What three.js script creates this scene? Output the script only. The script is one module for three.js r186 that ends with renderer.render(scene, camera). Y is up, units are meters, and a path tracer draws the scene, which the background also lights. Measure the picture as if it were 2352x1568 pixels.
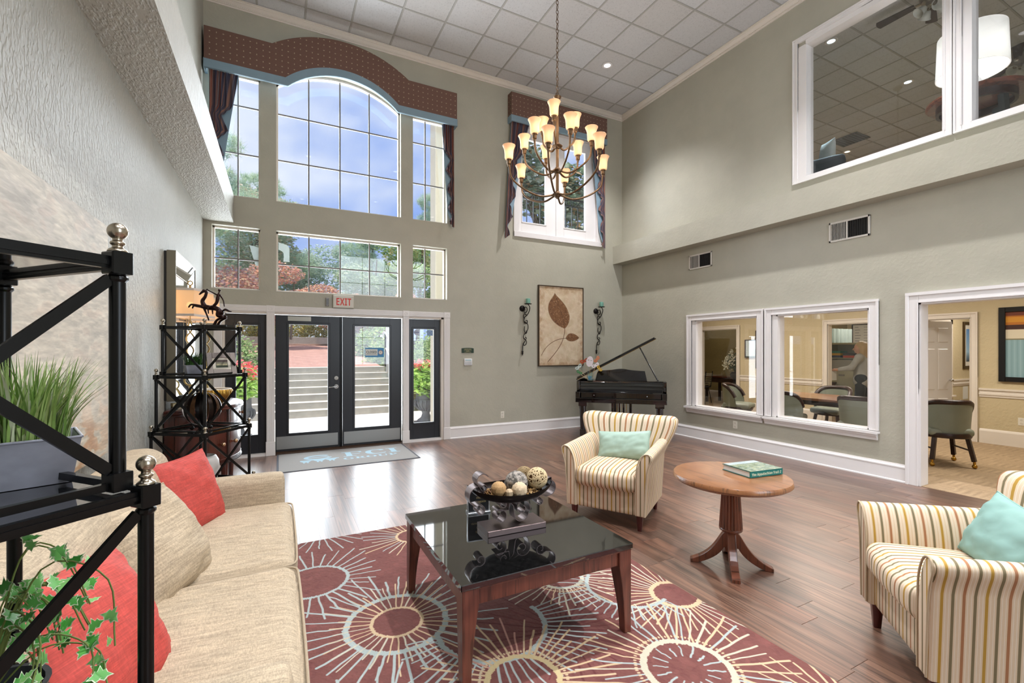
import * as THREE from 'three';
import { mergeGeometries, toCreasedNormals, mergeVertices } from 'three/addons/utils/BufferGeometryUtils.js';
import { ImprovedNoise } from 'three/addons/math/ImprovedNoise.js';
import { ParametricGeometry } from 'three/addons/geometries/ParametricGeometry.js';
import { RectAreaLightUniformsLib } from 'three/addons/lights/RectAreaLightUniformsLib.js';
import { FontLoader } from 'three/addons/loaders/FontLoader.js';
import { TextGeometry } from 'three/addons/geometries/TextGeometry.js';

// ---------------------------------------------------------------- camera, sky, light, exposure
RectAreaLightUniformsLib.init();
const scene = new THREE.Scene();
const renderer = new THREE.WebGLRenderer({ antialias: true });
renderer.toneMapping = THREE.LinearToneMapping;
renderer.toneMappingExposure = 1.0;
renderer.shadowMap.enabled = true;
const camera = new THREE.PerspectiveCamera(2 * Math.atan(784 / 1046.32) * 180 / Math.PI, 1.5, 0.05, 300);
camera.position.set(0, 1.5, 0);
camera.rotation.y = -27.088 * Math.PI / 180;
camera.setViewOffset(2352, 1568, 0, -19.465, 2352, 1568);

const PI = Math.PI, V3 = (x, y, z) => new THREE.Vector3(x, y, z);
let seed = 12345;
const rnd = () => { seed = (seed * 1664525 + 1013904223) >>> 0; return seed / 4294967296; };
const rr = (a, b) => a + (b - a) * rnd();
const lerp = (a, b, t) => a + (b - a) * t, clamp = (x, a, b) => Math.min(b, Math.max(a, x));
const smooth = (a, b, x) => { const t = clamp((x - a) / (b - a), 0, 1); return t * t * (3 - 2 * t); };
const perlin = new ImprovedNoise();
// periodic lattice noise: p cells over the unit square
const hash2 = (x, y, s) => { let h = (x * 374761393 + y * 668265263 + s * 982451653) | 0; h = Math.imul(h ^ (h >>> 13), 1274126177); return ((h ^ (h >>> 16)) >>> 0) / 4294967296; };
function vn(u, v, pu, pv, s) {
  const x = u * pu, y = v * pv, xi = Math.floor(x), yi = Math.floor(y), fx = x - xi, fy = y - yi;
  const a = fx * fx * (3 - 2 * fx), b = fy * fy * (3 - 2 * fy), m = (n, k) => ((n % k) + k) % k;
  const x0 = m(xi, pu), x1 = m(xi + 1, pu), y0 = m(yi, pv), y1 = m(yi + 1, pv);
  return lerp(lerp(hash2(x0, y0, s), hash2(x1, y0, s), a), lerp(hash2(x0, y1, s), hash2(x1, y1, s), a), b);
}
const fbm = (u, v, pu, pv, s, o = 4) => { let r = 0, a = 0.5; for (let k = 0; k < o; k++) { r += a * vn(u, v, pu << k, pv << k, s + k); a *= 0.5; } return r / (1 - Math.pow(0.5, o)); };

// the sky: one even bright overcast with blue gaps all the way round
{
  const w = 1024, h = 512, d = new Float32Array(w * h * 4);
  for (let j = 0; j < h; j++) for (let i = 0; i < w; i++) {
    const e = ((j + 0.5) / h - 0.5) * PI, a = i / w;   // row 0 lies at the bottom
    const sx = Math.cos(a * 2 * PI) * Math.cos(e), sz = Math.sin(a * 2 * PI) * Math.cos(e), sy = Math.sin(e);
    let c = 0, am = 0.55, f = 2.6;
    for (let k = 0; k < 5; k++) { c += am * perlin.noise(sx * f + 9, sy * f * 2.1 + 4, sz * f + 7); am *= 0.52; f *= 2.05; }
    const cl = smooth(-0.36, 0.34, c), t = (j * w + i) * 4;
    d[t] = lerp(0.27, 0.86, cl); d[t + 1] = lerp(0.44, 0.94, cl); d[t + 2] = lerp(0.92, 1.08, cl); d[t + 3] = 1;
  }
  const t = new THREE.DataTexture(d, w, h, THREE.RGBAFormat, THREE.FloatType);
  t.mapping = THREE.EquirectangularReflectionMapping; t.magFilter = THREE.LinearFilter; t.needsUpdate = true;
  scene.background = t; scene.backgroundIntensity = 1.0;
}
// the sun stands high behind the building and reaches only the garden
const sun = new THREE.DirectionalLight(0xfff4e2, 4.6); sun.position.set(-4, 40, -9.5); sun.target.position.set(0, 0, -14); sun.castShadow = true; sun.shadow.radius = 8;
Object.assign(sun.shadow.camera, { left: -30, right: 30, top: 30, bottom: -30, near: 1, far: 90 }); scene.add(sun, sun.target);
// area lights outside the glazing that stand in for daylight from the sky
function daylight(name, x0, x1, y0, y1, z, I) {
  const l = new THREE.RectAreaLight(new THREE.Color(0.86, 0.94, 1.0), I, x1 - x0 + 0.1, y1 - y0 + 0.3);
  l.name = name; l.position.set((x0 + x1) / 2, (y0 + y1) / 2, z); l.rotation.y = PI; scene.add(l);
  return l;
}
// ---------------------------------------------------------------- helpers: textures, materials, geometry, naming
function tex(w, h, fn, srgb = true, rep) {
  const d = new Uint8Array(w * h * 4);
  for (let j = 0; j < h; j++) for (let i = 0; i < w; i++) { const c = fn((i + 0.5) / w, (j + 0.5) / h), t = (j * w + i) * 4; d[t] = clamp(c[0], 0, 1) * 255; d[t + 1] = clamp(c[1], 0, 1) * 255; d[t + 2] = clamp(c[2], 0, 1) * 255; d[t + 3] = 255; }
  const t = new THREE.DataTexture(d, w, h); t.magFilter = THREE.LinearFilter; t.wrapS = t.wrapT = THREE.RepeatWrapping;
  if (srgb) t.colorSpace = THREE.SRGBColorSpace; if (rep) t.repeat.set(rep[0], rep[1]); t.needsUpdate = true; return t;
}
const grey = (w, h, fn, rep) => tex(w, h, (u, v) => { const g = fn(u, v); return [g, g, g]; }, false, rep);
function canvasTex(w, h, draw) { const c = document.createElement('canvas'); c.width = w; c.height = h; const x = c.getContext('2d'); draw(x, w, h); const t = new THREE.CanvasTexture(c); t.colorSpace = THREE.SRGBColorSpace; return t; }
const hex = (c) => { const k = new THREE.Color(c); k.convertLinearToSRGB(); return [k.r, k.g, k.b]; };
function mat(color, roughness = 0.6, metalness = 0, more = {}) { return new THREE.MeshPhysicalMaterial({ color, roughness, metalness, ...more }); }

function prep(g) { g = g.index ? g.toNonIndexed() : g; for (const k of Object.keys(g.attributes)) if (!['position', 'normal', 'uv'].includes(k)) g.deleteAttribute(k); if (!g.attributes.normal) g.computeVertexNormals(); if (!g.attributes.uv) boxUV(g); return g; }
function boxUV(g, s = 1, ou = 0, ov = 0) {   // uv in metres, projected along the dominant axis of each triangle
  if (g.index) g = g.toNonIndexed();
  const p = g.attributes.position, n = p.count, uv = new Float32Array(n * 2), a = V3(), b = V3(), c = V3();
  for (let i = 0; i < n; i += 3) {
    a.fromBufferAttribute(p, i); b.fromBufferAttribute(p, i + 1); c.fromBufferAttribute(p, i + 2);
    const nx = Math.abs((b.y - a.y) * (c.z - a.z) - (b.z - a.z) * (c.y - a.y)), ny = Math.abs((b.z - a.z) * (c.x - a.x) - (b.x - a.x) * (c.z - a.z)), nz = Math.abs((b.x - a.x) * (c.y - a.y) - (b.y - a.y) * (c.x - a.x));
    [a, b, c].forEach((q, k) => { const t = (i + k) * 2; if (ny >= nx && ny >= nz) { uv[t] = q.x; uv[t + 1] = -q.z; } else if (nx >= nz) { uv[t] = q.z; uv[t + 1] = q.y; } else { uv[t] = q.x; uv[t + 1] = q.y; } uv[t] = uv[t] * s + ou; uv[t + 1] = uv[t + 1] * s + ov; });
  }
  g.setAttribute('uv', new THREE.BufferAttribute(uv, 2)); return g;
}
const merge = (...gs) => { gs = gs.flat(3).map(prep); return gs.length === 1 ? gs[0] : mergeGeometries(gs); };
const mv = (g, x = 0, y = 0, z = 0) => g.translate(x, y, z);
const creased = (g, a = 0.6) => { g = g.index ? g.toNonIndexed() : g; return toCreasedNormals(g, a); };
// box with a small chamfer
function box(x0, x1, y0, y1, z0, z1, b = 0) {
  const w = x1 - x0, h = y1 - y0, d = z1 - z0;
  let g;
  b = Math.min(b, w * 0.3, h * 0.3, d * 0.3);
  if (b < 1e-4) g = new THREE.BoxGeometry(w, h, d);
  else {
    const s = new THREE.Shape(); s.moveTo(-w / 2 + b, -h / 2 + b); s.lineTo(w / 2 - b, -h / 2 + b); s.lineTo(w / 2 - b, h / 2 - b); s.lineTo(-w / 2 + b, h / 2 - b); s.closePath();
    g = new THREE.ExtrudeGeometry(s, { depth: d - 2 * b, bevelEnabled: true, bevelThickness: b, bevelSize: b, bevelSegments: 1 }); g.translate(0, 0, -d / 2 + b);
  }
  g = boxUV(g.index ? g.toNonIndexed() : g); g.translate((x0 + x1) / 2, (y0 + y1) / 2, (z0 + z1) / 2); return boxUV(g);
}
const cbox = (cx, cy, cz, w, h, d, b = 0) => box(cx - w / 2, cx + w / 2, cy - h / 2, cy + h / 2, cz - d / 2, cz + d / 2, b);
// bar between two points: round (r) or square (w x h)
function rod(p, q, r, n = 12, r2 = r) { const d = V3().subVectors(q, p), g = new THREE.CylinderGeometry(r2, r, d.length(), n, 1); g.applyQuaternion(new THREE.Quaternion().setFromUnitVectors(V3(0, 1, 0), d.clone().normalize())); const m = p.clone().lerp(q, 0.5); return g.translate(m.x, m.y, m.z); }
function bar(p, q, w, h, up = V3(0, 1, 0)) { const d = V3().subVectors(q, p), z = d.clone().normalize(), x = V3().crossVectors(up, z).normalize(), y = V3().crossVectors(z, x); const g = box(-w / 2, w / 2, -h / 2, h / 2, -d.length() / 2, d.length() / 2, Math.min(w, h) * 0.12); const m = new THREE.Matrix4().makeBasis(x, y, z); g.applyMatrix4(m); const c = p.clone().lerp(q, 0.5); return g.translate(c.x, c.y, c.z); }
const tube = (pts, r, n = 40, k = 8, closed = false) => new THREE.TubeGeometry(new THREE.CatmullRomCurve3(pts, closed, 'centripetal'), n, r, k, closed);
const lathe = (pts, n = 32) => creased(new THREE.LatheGeometry(pts.map(([r, y]) => new THREE.Vector2(Math.max(r, 1e-4), y)), n), 0.7);
const ball = (x, y, z, r, n = 16) => new THREE.SphereGeometry(r, n, Math.max(6, n * 0.7 | 0)).translate(x, y, z);
function extrude(shape, depth, bevel = 0, seg = 12) { const g = new THREE.ExtrudeGeometry(shape, { depth: depth - 2 * bevel, bevelEnabled: bevel > 0, bevelThickness: bevel, bevelSize: bevel, bevelOffset: -bevel, bevelSegments: 2, curveSegments: seg }); g.translate(0, 0, bevel); return boxUV(g.toNonIndexed ? (g.index ? g.toNonIndexed() : g) : g); }
const poly = (pts) => { const s = new THREE.Shape(); pts.forEach(([x, y], i) => (i ? s.lineTo(x, y) : s.moveTo(x, y))); s.closePath(); return s; };
const rectPath = (x0, x1, y0, y1) => { const p = new THREE.Path(); p.moveTo(x0, y0); p.lineTo(x1, y0); p.lineTo(x1, y1); p.lineTo(x0, y1); p.closePath(); return p; };
// moulding: profile [[out, up] ...] swept straight from p to q; out = horizontal normal into the room
function mould(profile, p, q, out) {
  const s = poly(profile), L = p.distanceTo(q), g = new THREE.ExtrudeGeometry(s, { depth: L, bevelEnabled: false });
  const z = V3().subVectors(q, p).normalize(), m = new THREE.Matrix4().makeBasis(out, V3(0, 1, 0), z);
  if (m.determinant() < 0) { m.makeBasis(out, V3(0, 1, 0), z.negate()); g.applyMatrix4(m); g.translate(q.x, q.y, q.z); } else { g.applyMatrix4(m); g.translate(p.x, p.y, p.z); }
  return boxUV(g.index ? g.toNonIndexed() : g);
}
// soft upholstered block, rounded by r, optional bulges and a free deformation
function soft(w, h, d, r, { n = 14, by = 0, bx = 0, bz = 0, fn = null } = {}) {
  const g = new THREE.BoxGeometry(2, 2, 2, n, n, n).toNonIndexed(), p = g.attributes.position, nrm = g.attributes.normal, uv = new Float32Array(p.count * 2), v = V3(), c = V3();
  const hw = w / 2, hh = h / 2, hd = d / 2; r = Math.min(r, hw * 0.98, hh * 0.98, hd * 0.98);
  for (let i = 0; i < p.count; i++) {
    v.fromBufferAttribute(p, i); const wx = Math.sin(v.x * PI / 2), wy = Math.sin(v.y * PI / 2), wz = Math.sin(v.z * PI / 2);
    v.set(wx * hw, wy * hh, wz * hd);
    const ax = Math.abs(nrm.getX(i)), ay = Math.abs(nrm.getY(i));
    uv[i * 2] = ax > 0.5 ? v.z : v.x; uv[i * 2 + 1] = ax > 0.5 ? v.y : ay > 0.5 ? -v.z + (hh) : v.y;
    c.set(clamp(v.x, -hw + r, hw - r), clamp(v.y, -hh + r, hh - r), clamp(v.z, -hd + r, hd - r));
    const dd = v.clone().sub(c); const L = dd.length(); if (L > 1e-9) v.copy(c).addScaledVector(dd, r / L * Math.min(1, L / r > 1 ? 1 : L / r));
    v.y += Math.sign(wy) * by * (1 - wx * wx) * (1 - wz * wz) * Math.abs(wy); v.x += Math.sign(wx) * bx * (1 - wy * wy) * (1 - wz * wz) * Math.abs(wx); v.z += Math.sign(wz) * bz * (1 - wx * wx) * (1 - wy * wy) * Math.abs(wz);
    if (fn) fn(v, wx, wy, wz);
    p.setXYZ(i, v.x, v.y, v.z);
  }
  g.setAttribute('uv', new THREE.BufferAttribute(uv, 2));
  return toCreasedNormals(g, 1.1);
}
// throw pillow lying in the xy plane, thickness along z, pinched corners
function pillowGeo(w, h, t, { n = 28, pinch = 0.06, dent = 0, wob = 0.004, s = 1 } = {}) {
  const mk = (side) => { const P = []; for (let j = 0; j <= n; j++) for (let i = 0; i <= n; i++) { const u = Math.sin((i / n * 2 - 1) * PI / 2), v = Math.sin((j / n * 2 - 1) * PI / 2); const e = Math.pow(1 - Math.pow(Math.abs(u), 2.6), 0.55) * Math.pow(1 - Math.pow(Math.abs(v), 2.6), 0.55); const x = u * w / 2 * (1 - pinch * (1 - v * v)), y = v * h / 2 * (1 - pinch * (1 - u * u)); const nz = wob * (perlin.noise(x * 14 + s, y * 14, s * 3 + side) + 0.6 * perlin.noise(x * 30 + s, y * 30, s)); P.push([x, y, side * (t / 2 * e * (1 - dent * Math.exp(-((u * u) * 6 + (v - 0.5) * (v - 0.5) * 5))) + nz * Math.min(1, e * 2))]); } return P; };
  const pos = [], uv = [], push = (p) => { pos.push(p[0], p[1], p[2]); uv.push(p[0], p[1]); };
  for (const side of [1, -1]) { const P = mk(side), id = (i, j) => P[j * (n + 1) + i]; for (let j = 0; j < n; j++) for (let i = 0; i < n; i++) { const q = [id(i, j), id(i + 1, j), id(i + 1, j + 1), id(i, j + 1)]; (side > 0 ? [0, 1, 2, 0, 2, 3] : [0, 2, 1, 0, 3, 2]).forEach((k) => push(q[k])); } }
  const g = new THREE.BufferGeometry(); g.setAttribute('position', new THREE.Float32BufferAttribute(pos, 3)); g.setAttribute('uv', new THREE.Float32BufferAttribute(uv, 2));
  return toCreasedNormals(g, 1.4);
}
// sheet from a function (u, v) -> Vector3, given thickness by an offset copy
function sheet(f, nu, nv, su = 1, sv = 1) { const g = new ParametricGeometry((u, v, t) => t.copy(f(u, v)), nu, nv); const uv = g.attributes.uv; for (let i = 0; i < uv.count; i++) uv.setXY(i, uv.getX(i) * su, uv.getY(i) * sv); g.computeVertexNormals(); return g; }
// ribbon of constant width along a curve in a plane (flat metal scroll)
function ribbon(pts, width, thick, toWorld) {
  const pos = [], uv = [], n = pts.length; let L = 0; const off = [];
  for (let i = 0; i < n; i++) { const a = pts[Math.max(0, i - 1)], b = pts[Math.min(n - 1, i + 1)], dx = b[0] - a[0], dy = b[1] - a[1], l = Math.hypot(dx, dy) || 1; off.push([-dy / l * thick / 2, dx / l * thick / 2]); }
  const P = (i, s, e) => [pts[i][0] + s * off[i][0], pts[i][1] + s * off[i][1], e * width / 2];
  const quad = (a, b, c, d, u0, u1) => { for (const [p, u, v] of [[a, u0, 0], [b, u1, 0], [c, u1, 1], [a, u0, 0], [c, u1, 1], [d, u0, 1]]) { const w = toWorld ? toWorld(p) : p; pos.push(w[0], w[1], w[2]); uv.push(u, v * width); } };
  for (let i = 0; i < n - 1; i++) { const l = Math.hypot(pts[i + 1][0] - pts[i][0], pts[i + 1][1] - pts[i][1]); quad(P(i, 1, -1), P(i + 1, 1, -1), P(i + 1, 1, 1), P(i, 1, 1), L, L + l); quad(P(i, -1, 1), P(i + 1, -1, 1), P(i + 1, -1, -1), P(i, -1, -1), L, L + l); quad(P(i, -1, -1), P(i + 1, -1, -1), P(i + 1, 1, -1), P(i, 1, -1), L, L + l); quad(P(i, 1, 1), P(i + 1, 1, 1), P(i + 1, -1, 1), P(i, -1, 1), L, L + l); L += l; }
  quad(P(0, -1, -1), P(0, 1, -1), P(0, 1, 1), P(0, -1, 1), 0, 0.01); quad(P(n - 1, 1, -1), P(n - 1, -1, -1), P(n - 1, -1, 1), P(n - 1, 1, 1), 0, 0.01);
  const g = new THREE.BufferGeometry(); g.setAttribute('position', new THREE.Float32BufferAttribute(pos, 3)); g.setAttribute('uv', new THREE.Float32BufferAttribute(uv, 2)); return toCreasedNormals(g, 0.9);
}
const spiral = (cx, cy, r0, r1, a0, turns, n = 36) => Array.from({ length: n + 1 }, (_, i) => { const t = i / n, a = a0 + turns * 2 * PI * t, r = lerp(r0, r1, t); return [cx + r * Math.cos(a), cy + r * Math.sin(a)]; });

const used = new Map();
function numbered(name) { const k = used.get(name) || 0; used.set(name, k + 1); return k ? name + '_' + String(k).padStart(3, '0') : name; }
function obj(name, geos, m, parent = scene) { const o = new THREE.Mesh(merge(geos), m); o.name = parent === scene ? numbered(name) : name; o.castShadow = o.receiveShadow = true; parent.add(o); return o; }
function tag(o, label, category, group) { Object.assign(o.userData, { label, category }); if (group) o.userData.group = group; return o; }
function thing(name, label, category, [x, y, z] = [0, 0, 0], turn = 0, group) { const o = new THREE.Group(); o.name = numbered(name); o.position.set(x, y, z); o.rotation.y = turn; scene.add(o); return tag(o, label, category, group); }
function struct(name, geos, m, parent = scene) { const o = obj(name, geos, m, parent); if (parent === scene) { o.name = name; o.userData.kind = 'structure'; } return o; }
function structGroup(name) { const g = new THREE.Group(); g.name = name; g.userData.kind = 'structure'; scene.add(g); return g; }
function dup(root, [x, y, z], turn, label) { const r = root.clone(); r.name = numbered(root.name.replace(/_\d{3}$/, '')); r.userData = { ...root.userData }; r.position.set(x, y, z); r.rotation.y = turn; if (label) r.userData.label = label; scene.add(r); return r; }
// ---------------------------------------------------------------- shared materials
const bumpPeel = grey(512, 512, (u, v) => { const a = fbm(u, v, 40, 40, 3, 3), b = fbm(u, v, 14, 14, 8, 2); return smooth(0.42, 0.66, a * 0.7 + b * 0.3); });
const bumpStucco = grey(512, 512, (u, v) => { const a = fbm(u, v, 110, 44, 5, 3), b = fbm(u, v, 40, 16, 11, 2); return smooth(0.40, 0.66, a * 0.7 + b * 0.3); });
const mottle = (c, amt, s, w = 256, p = 6) => tex(w, w, (u, v) => { const k = 1 + amt * (fbm(u, v, p, p, s, 4) - 0.5) * 2; return c.map((x) => x * k); });
const SAGE = [0.690, 0.676, 0.612];
const wallSage = mat(0xffffff, 0.42, 0, { map: mottle(SAGE, 0.025, 21), bumpMap: bumpPeel, bumpScale: 0.0005 });
const wallSageStucco = mat(0xffffff, 0.55, 0, { map: mottle([0.672, 0.665, 0.625], 0.03, 27), bumpMap: bumpStucco, bumpScale: 0.0030 });
const wallBeige = mat(0xffffff, 0.6, 0, { map: mottle([0.77, 0.71, 0.575], 0.02, 31), bumpMap: bumpPeel, bumpScale: 0.0012 });
const wallOlive = mat(0xffffff, 0.6, 0, { map: mottle([0.56, 0.49, 0.31], 0.03, 33), bumpMap: bumpPeel, bumpScale: 0.0012 });
const trimWhite = mat(0xffffff, 0.32, 0, { map: mottle([0.90, 0.885, 0.875], 0.012, 35) });
const trimCream = mat(0xffffff, 0.4, 0, { map: mottle([0.87, 0.835, 0.79], 0.015, 37) });
const sillWhite = mat(0xffffff, 0.5, 0, { map: mottle([0.86, 0.85, 0.82], 0.02, 39), bumpMap: bumpPeel, bumpScale: 0.001 });
const pane = new THREE.MeshPhysicalMaterial({ color: 0xffffff, roughness: 0.0, transmission: 1, thickness: 0, ior: 1.5 });
const paneTeal = pane;
const blackPaint = mat(0x1a1d23, 0.34, 0, { bumpMap: grey(256, 256, (u, v) => fbm(u, v, 8, 3, 77, 3)), bumpScale: 0.0004 });
const blackMetal = mat(0x08090a, 0.28, 0.35);
const steel = mat(0x9a9a98, 0.42, 0.9);
const pewter = mat(0xb3a998, 0.24, 1.0);
const brass = mat(0xb98f3f, 0.28, 1.0);
const chrome = mat(0xc9c9c9, 0.12, 1.0);
const plasticWhite = mat(0xded9cb, 0.4);
function woodTex(dark, light, s, { rings = 26, pv = 3, w = 512, h = 1024, streak = 0.5 } = {}) {
  return tex(w, h, (u, v) => {
    const wv = fbm(u, v, 3, 2, s, 3), ring = 0.5 + 0.5 * Math.sin((u * rings + wv * 9) * 2 * PI * 0.5), fine = fbm(u, v, 96, pv, s + 5, 3), pore = smooth(0.62, 0.75, fbm(u, v, 140, 6, s + 9, 2));
    const k = clamp(0.32 * ring + streak * fine + 0.35 * fbm(u, v, 12, 2, s + 13, 3) - 0.1, 0, 1);
    return [0, 1, 2].map((i) => lerp(dark[i], light[i], k) * (1 - 0.28 * pore));
  });
}
const plankMap = woodTex([0.275, 0.192, 0.155], [0.555, 0.425, 0.350], 41, { rings: 14, w: 1024, h: 1024, streak: 0.8 });
plankMap.repeat.set(1 / 1.2, 1 / 2.4);
const plankBump = grey(512, 512, (u, v) => fbm(u, v, 90, 5, 46, 3)); plankBump.repeat.set(1 / 1.2, 1 / 2.4);
const plankMats = [0xf4f0ec, 0xe6e0dc, 0xf0dcd2, 0xdad4d2, 0xfaf0e8, 0xd6c8c0, 0xe8d8d0, 0xdedbd9].map((c) => mat(c, 0.42, 0, { map: plankMap, bumpMap: plankBump, bumpScale: 0.0004, clearcoat: 0.75, clearcoatRoughness: 0.30 }));
const cherryMap = woodTex([0.24, 0.085, 0.055], [0.40, 0.17, 0.105], 61, { rings: 8 });
const cherry = mat(0xffffff, 0.28, 0, { map: cherryMap, clearcoat: 0.5, clearcoatRoughness: 0.15 });
const walnutMap = woodTex([0.29, 0.145, 0.115], [0.49, 0.28, 0.215], 67, { rings: 10 });
const walnut = mat(0xffffff, 0.33, 0, { map: walnutMap, clearcoat: 0.3, clearcoatRoughness: 0.25 });
const mapleMap = woodTex([0.47, 0.295, 0.18], [0.63, 0.43, 0.27], 71, { rings: 8 });
const maple = mat(0xffffff, 0.3, 0, { map: mapleMap, clearcoat: 0.5, clearcoatRoughness: 0.15 });
const mahogMap = woodTex([0.40, 0.215, 0.145], [0.54, 0.32, 0.225], 73, { rings: 8 });
const mahog = mat(0xffffff, 0.32, 0, { map: mahogMap, clearcoat: 0.4, clearcoatRoughness: 0.2 });
const darkWood = mat(0xffffff, 0.35, 0, { map: woodTex([0.13, 0.065, 0.045], [0.25, 0.135, 0.10], 79, { rings: 8, w: 256, h: 512 }) });
const glowWarm = (c, i) => new THREE.MeshStandardMaterial({ color: 0xffffff, emissive: c, emissiveIntensity: i, roughness: 0.6 });
// ---------------------------------------------------------------- the room shell
const ZB = -7.32, XR = 6.29, XL = -0.905, YC = 6.28, ZR = 3.2, WT = 0.2;
const toRight = (g, x = XR) => g.rotateY(PI / 2).translate(x, 0, 0);   // shape (a = -z, y) extruded to +x
const toLeftIn = (g, x) => g.rotateY(-PI / 2).translate(x, 0, 0);      // shape (a = z, y) extruded to -x

// floor: a slab with a plank mesh for each board
{
  const floor = structGroup('floor');
  obj('subfloor', box(XL - 0.2, XR + 0.12, -0.2, -0.009, ZB - 0.2, ZR + 0.2), mat(0x2a211d, 0.9), floor);
  const W = 0.1499, Lp = 1.22, geos = [];
  for (let k = 0; k < 10; k++) { const g = box(-W / 2 + 0.0004, W / 2 - 0.0004, -0.009, 0, -Lp / 2 + 0.0004, Lp / 2 - 0.0004, 0.0012); const uv = g.attributes.uv, ou = rnd() * 5, ov = rnd() * 5; for (let i = 0; i < uv.count; i++) uv.setXY(i, uv.getX(i) + ou, uv.getY(i) + ov); geos.push(g); }
  const list = [];
  for (let i = 0; i < 48; i++) {
    const x = XL + 0.075 + i * 0.1499; let z = ZB - rr(0, Lp);
    while (z < ZR) { const a = Math.max(z, ZB), b = Math.min(z + Lp, ZR); if (b - a > 0.01) list.push([x, (a + b) / 2, (b - a) / Lp, geos[rnd() * 10 | 0], plankMats[rnd() * 8 | 0]]); z += Lp; }
  }
  camera.updateMatrixWorld(); camera.updateProjectionMatrix();
  for (const p of list) { const q = V3(p[0], 0, p[1]), e = q.distanceTo(camera.position), c = q.clone().project(camera), front = q.clone().applyMatrix4(camera.matrixWorldInverse).z < -0.2; p.s = front && Math.abs(c.x) < 1.1 && Math.abs(c.y) < 1.12 ? p[2] / (e * e) / e : 0; }
  list.sort((a, b) => b.s - a.s);
  const rest = [];
  list.forEach((p, k) => {
    if (k < 290 && p.s > 0) { const o = new THREE.Mesh(p[3], p[4]); o.name = 'plank'; o.castShadow = o.receiveShadow = true; o.position.set(p[0], 0, p[1]); o.scale.z = p[2]; floor.add(o); }
    else { const g = p[3].clone(); g.scale(1, 1, p[2]).translate(p[0], 0, p[1]); rest.push(g); }
  });
  obj('far_planks', rest, plankMats[0], floor).userData.kind = 'stuff';
}
// ceiling: lay-in tiles on a white tee grid
const GX = 5.825, GZ = -6.98, TS = 0.61;
const tileMap = tex(256, 256, (u, v) => { const k = 0.82 + 0.02 * (fbm(u, v, 24, 24, 90, 3) - 0.5) - 0.05 * smooth(0.70, 0.85, fbm(u, v, 90, 90, 95, 1)); return [k * 0.985, k * 0.99, k]; });
const tileMats = [0xffffff, 0xf7f4f0, 0xfaf8f6].map((c) => mat(c, 0.9, 0, { map: tileMap }));
const teeMat = mat(0xaaa8a4, 0.6);
function tiledCeiling(name, x0, x1, z0, z1, gx, gz, tm, gm, can) {
  const c = structGroup(name), tile = box(-0.292, 0.292, 0, 0.012, -0.292, 0.292), bars = [];
  const i0 = Math.floor((x0 - gx) / TS), i1 = Math.ceil((x1 - gx) / TS), j0 = Math.floor((z0 - gz) / TS), j1 = Math.ceil((z1 - gz) / TS);
  const plate = new Map();
  for (let i = i0; i < i1; i++) for (let j = j0; j < j1; j++) {
    const a = Math.max(x0, gx + i * TS + 0.013), b = Math.min(x1, gx + (i + 1) * TS - 0.013), e = Math.max(z0, gz + j * TS + 0.013), f = Math.min(z1, gz + (j + 1) * TS - 0.013);
    if (b - a < 0.02 || f - e < 0.02) continue;
    const o = new THREE.Mesh(tile, tm[(rnd() * tm.length) | 0]); o.name = 'ceiling_tile'; o.castShadow = o.receiveShadow = true; o.position.set((a + b) / 2, YC + 0.006, (e + f) / 2); o.scale.set((b - a) / 0.584, 1, (f - e) / 0.584); c.add(o);
  }
  for (let i = i0 + 1; i < i1; i++) bars.push(box(gx + i * TS - 0.012, gx + i * TS + 0.012, YC, YC + 0.009, z0, z1));
  for (let j = j0 + 1; j < j1; j++) bars.push(box(x0, x1, YC + 0.0005, YC + 0.009, gz + j * TS - 0.012, gz + j * TS + 0.012));
  obj('tee_grid', bars, gm, c);
  obj('ceiling_deck', box(x0 - 0.05, x1 + 0.05, YC + 0.15, YC + 0.3, z0 - 0.05, z1 + 0.05), mat(0x777777, 0.9), c);
  return c;
}
tiledCeiling('ceiling', XL, XR, ZB, ZR, GX, GZ, tileMats, teeMat);

// back wall with its openings
const WX = [[-0.81, -0.235], [-0.035, 1.742], [1.937, 2.515]], UY = [3.625, 5.33], LY = [2.34, 3.205], ARCH = 0.30;
function archPts(x0, x1, y, rise, n = 28) { const c = (x1 - x0) / 2, R = (c * c + rise * rise) / (2 * rise), cy = y + rise - R, cx = (x0 + x1) / 2, a = Math.asin(c / R); return Array.from({ length: n + 1 }, (_, i) => { const t = a - 2 * a * i / n; return [cx + R * Math.sin(t), cy + R * Math.cos(t)]; }); }
{
  const s = poly([[XL - 0.2, 0], [-0.70, 0], [-0.70, 2.045], [2.455, 2.045], [2.455, 0], [XR + 0.2, 0], [XR + 0.2, 6.5], [XL - 0.2, 6.5]]);
  for (const [a, b] of [WX[0], WX[2]]) s.holes.push(rectPath(a, b, UY[0], UY[1]));
  for (const [a, b] of WX) s.holes.push(rectPath(a, b, LY[0], LY[1]));
  const p = new THREE.Path(); p.moveTo(WX[1][0], UY[0]); p.lineTo(WX[1][1], UY[0]); for (const [x, y] of archPts(WX[1][0], WX[1][1], UY[1], ARCH)) p.lineTo(x, y); p.closePath(); s.holes.push(p);
  s.holes.push(rectPath(3.86, 5.67, 3.64, 5.60));
  struct('wall_back', extrude(s, WT).translate(0, 0, ZB - WT), wallSage);
}
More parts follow.
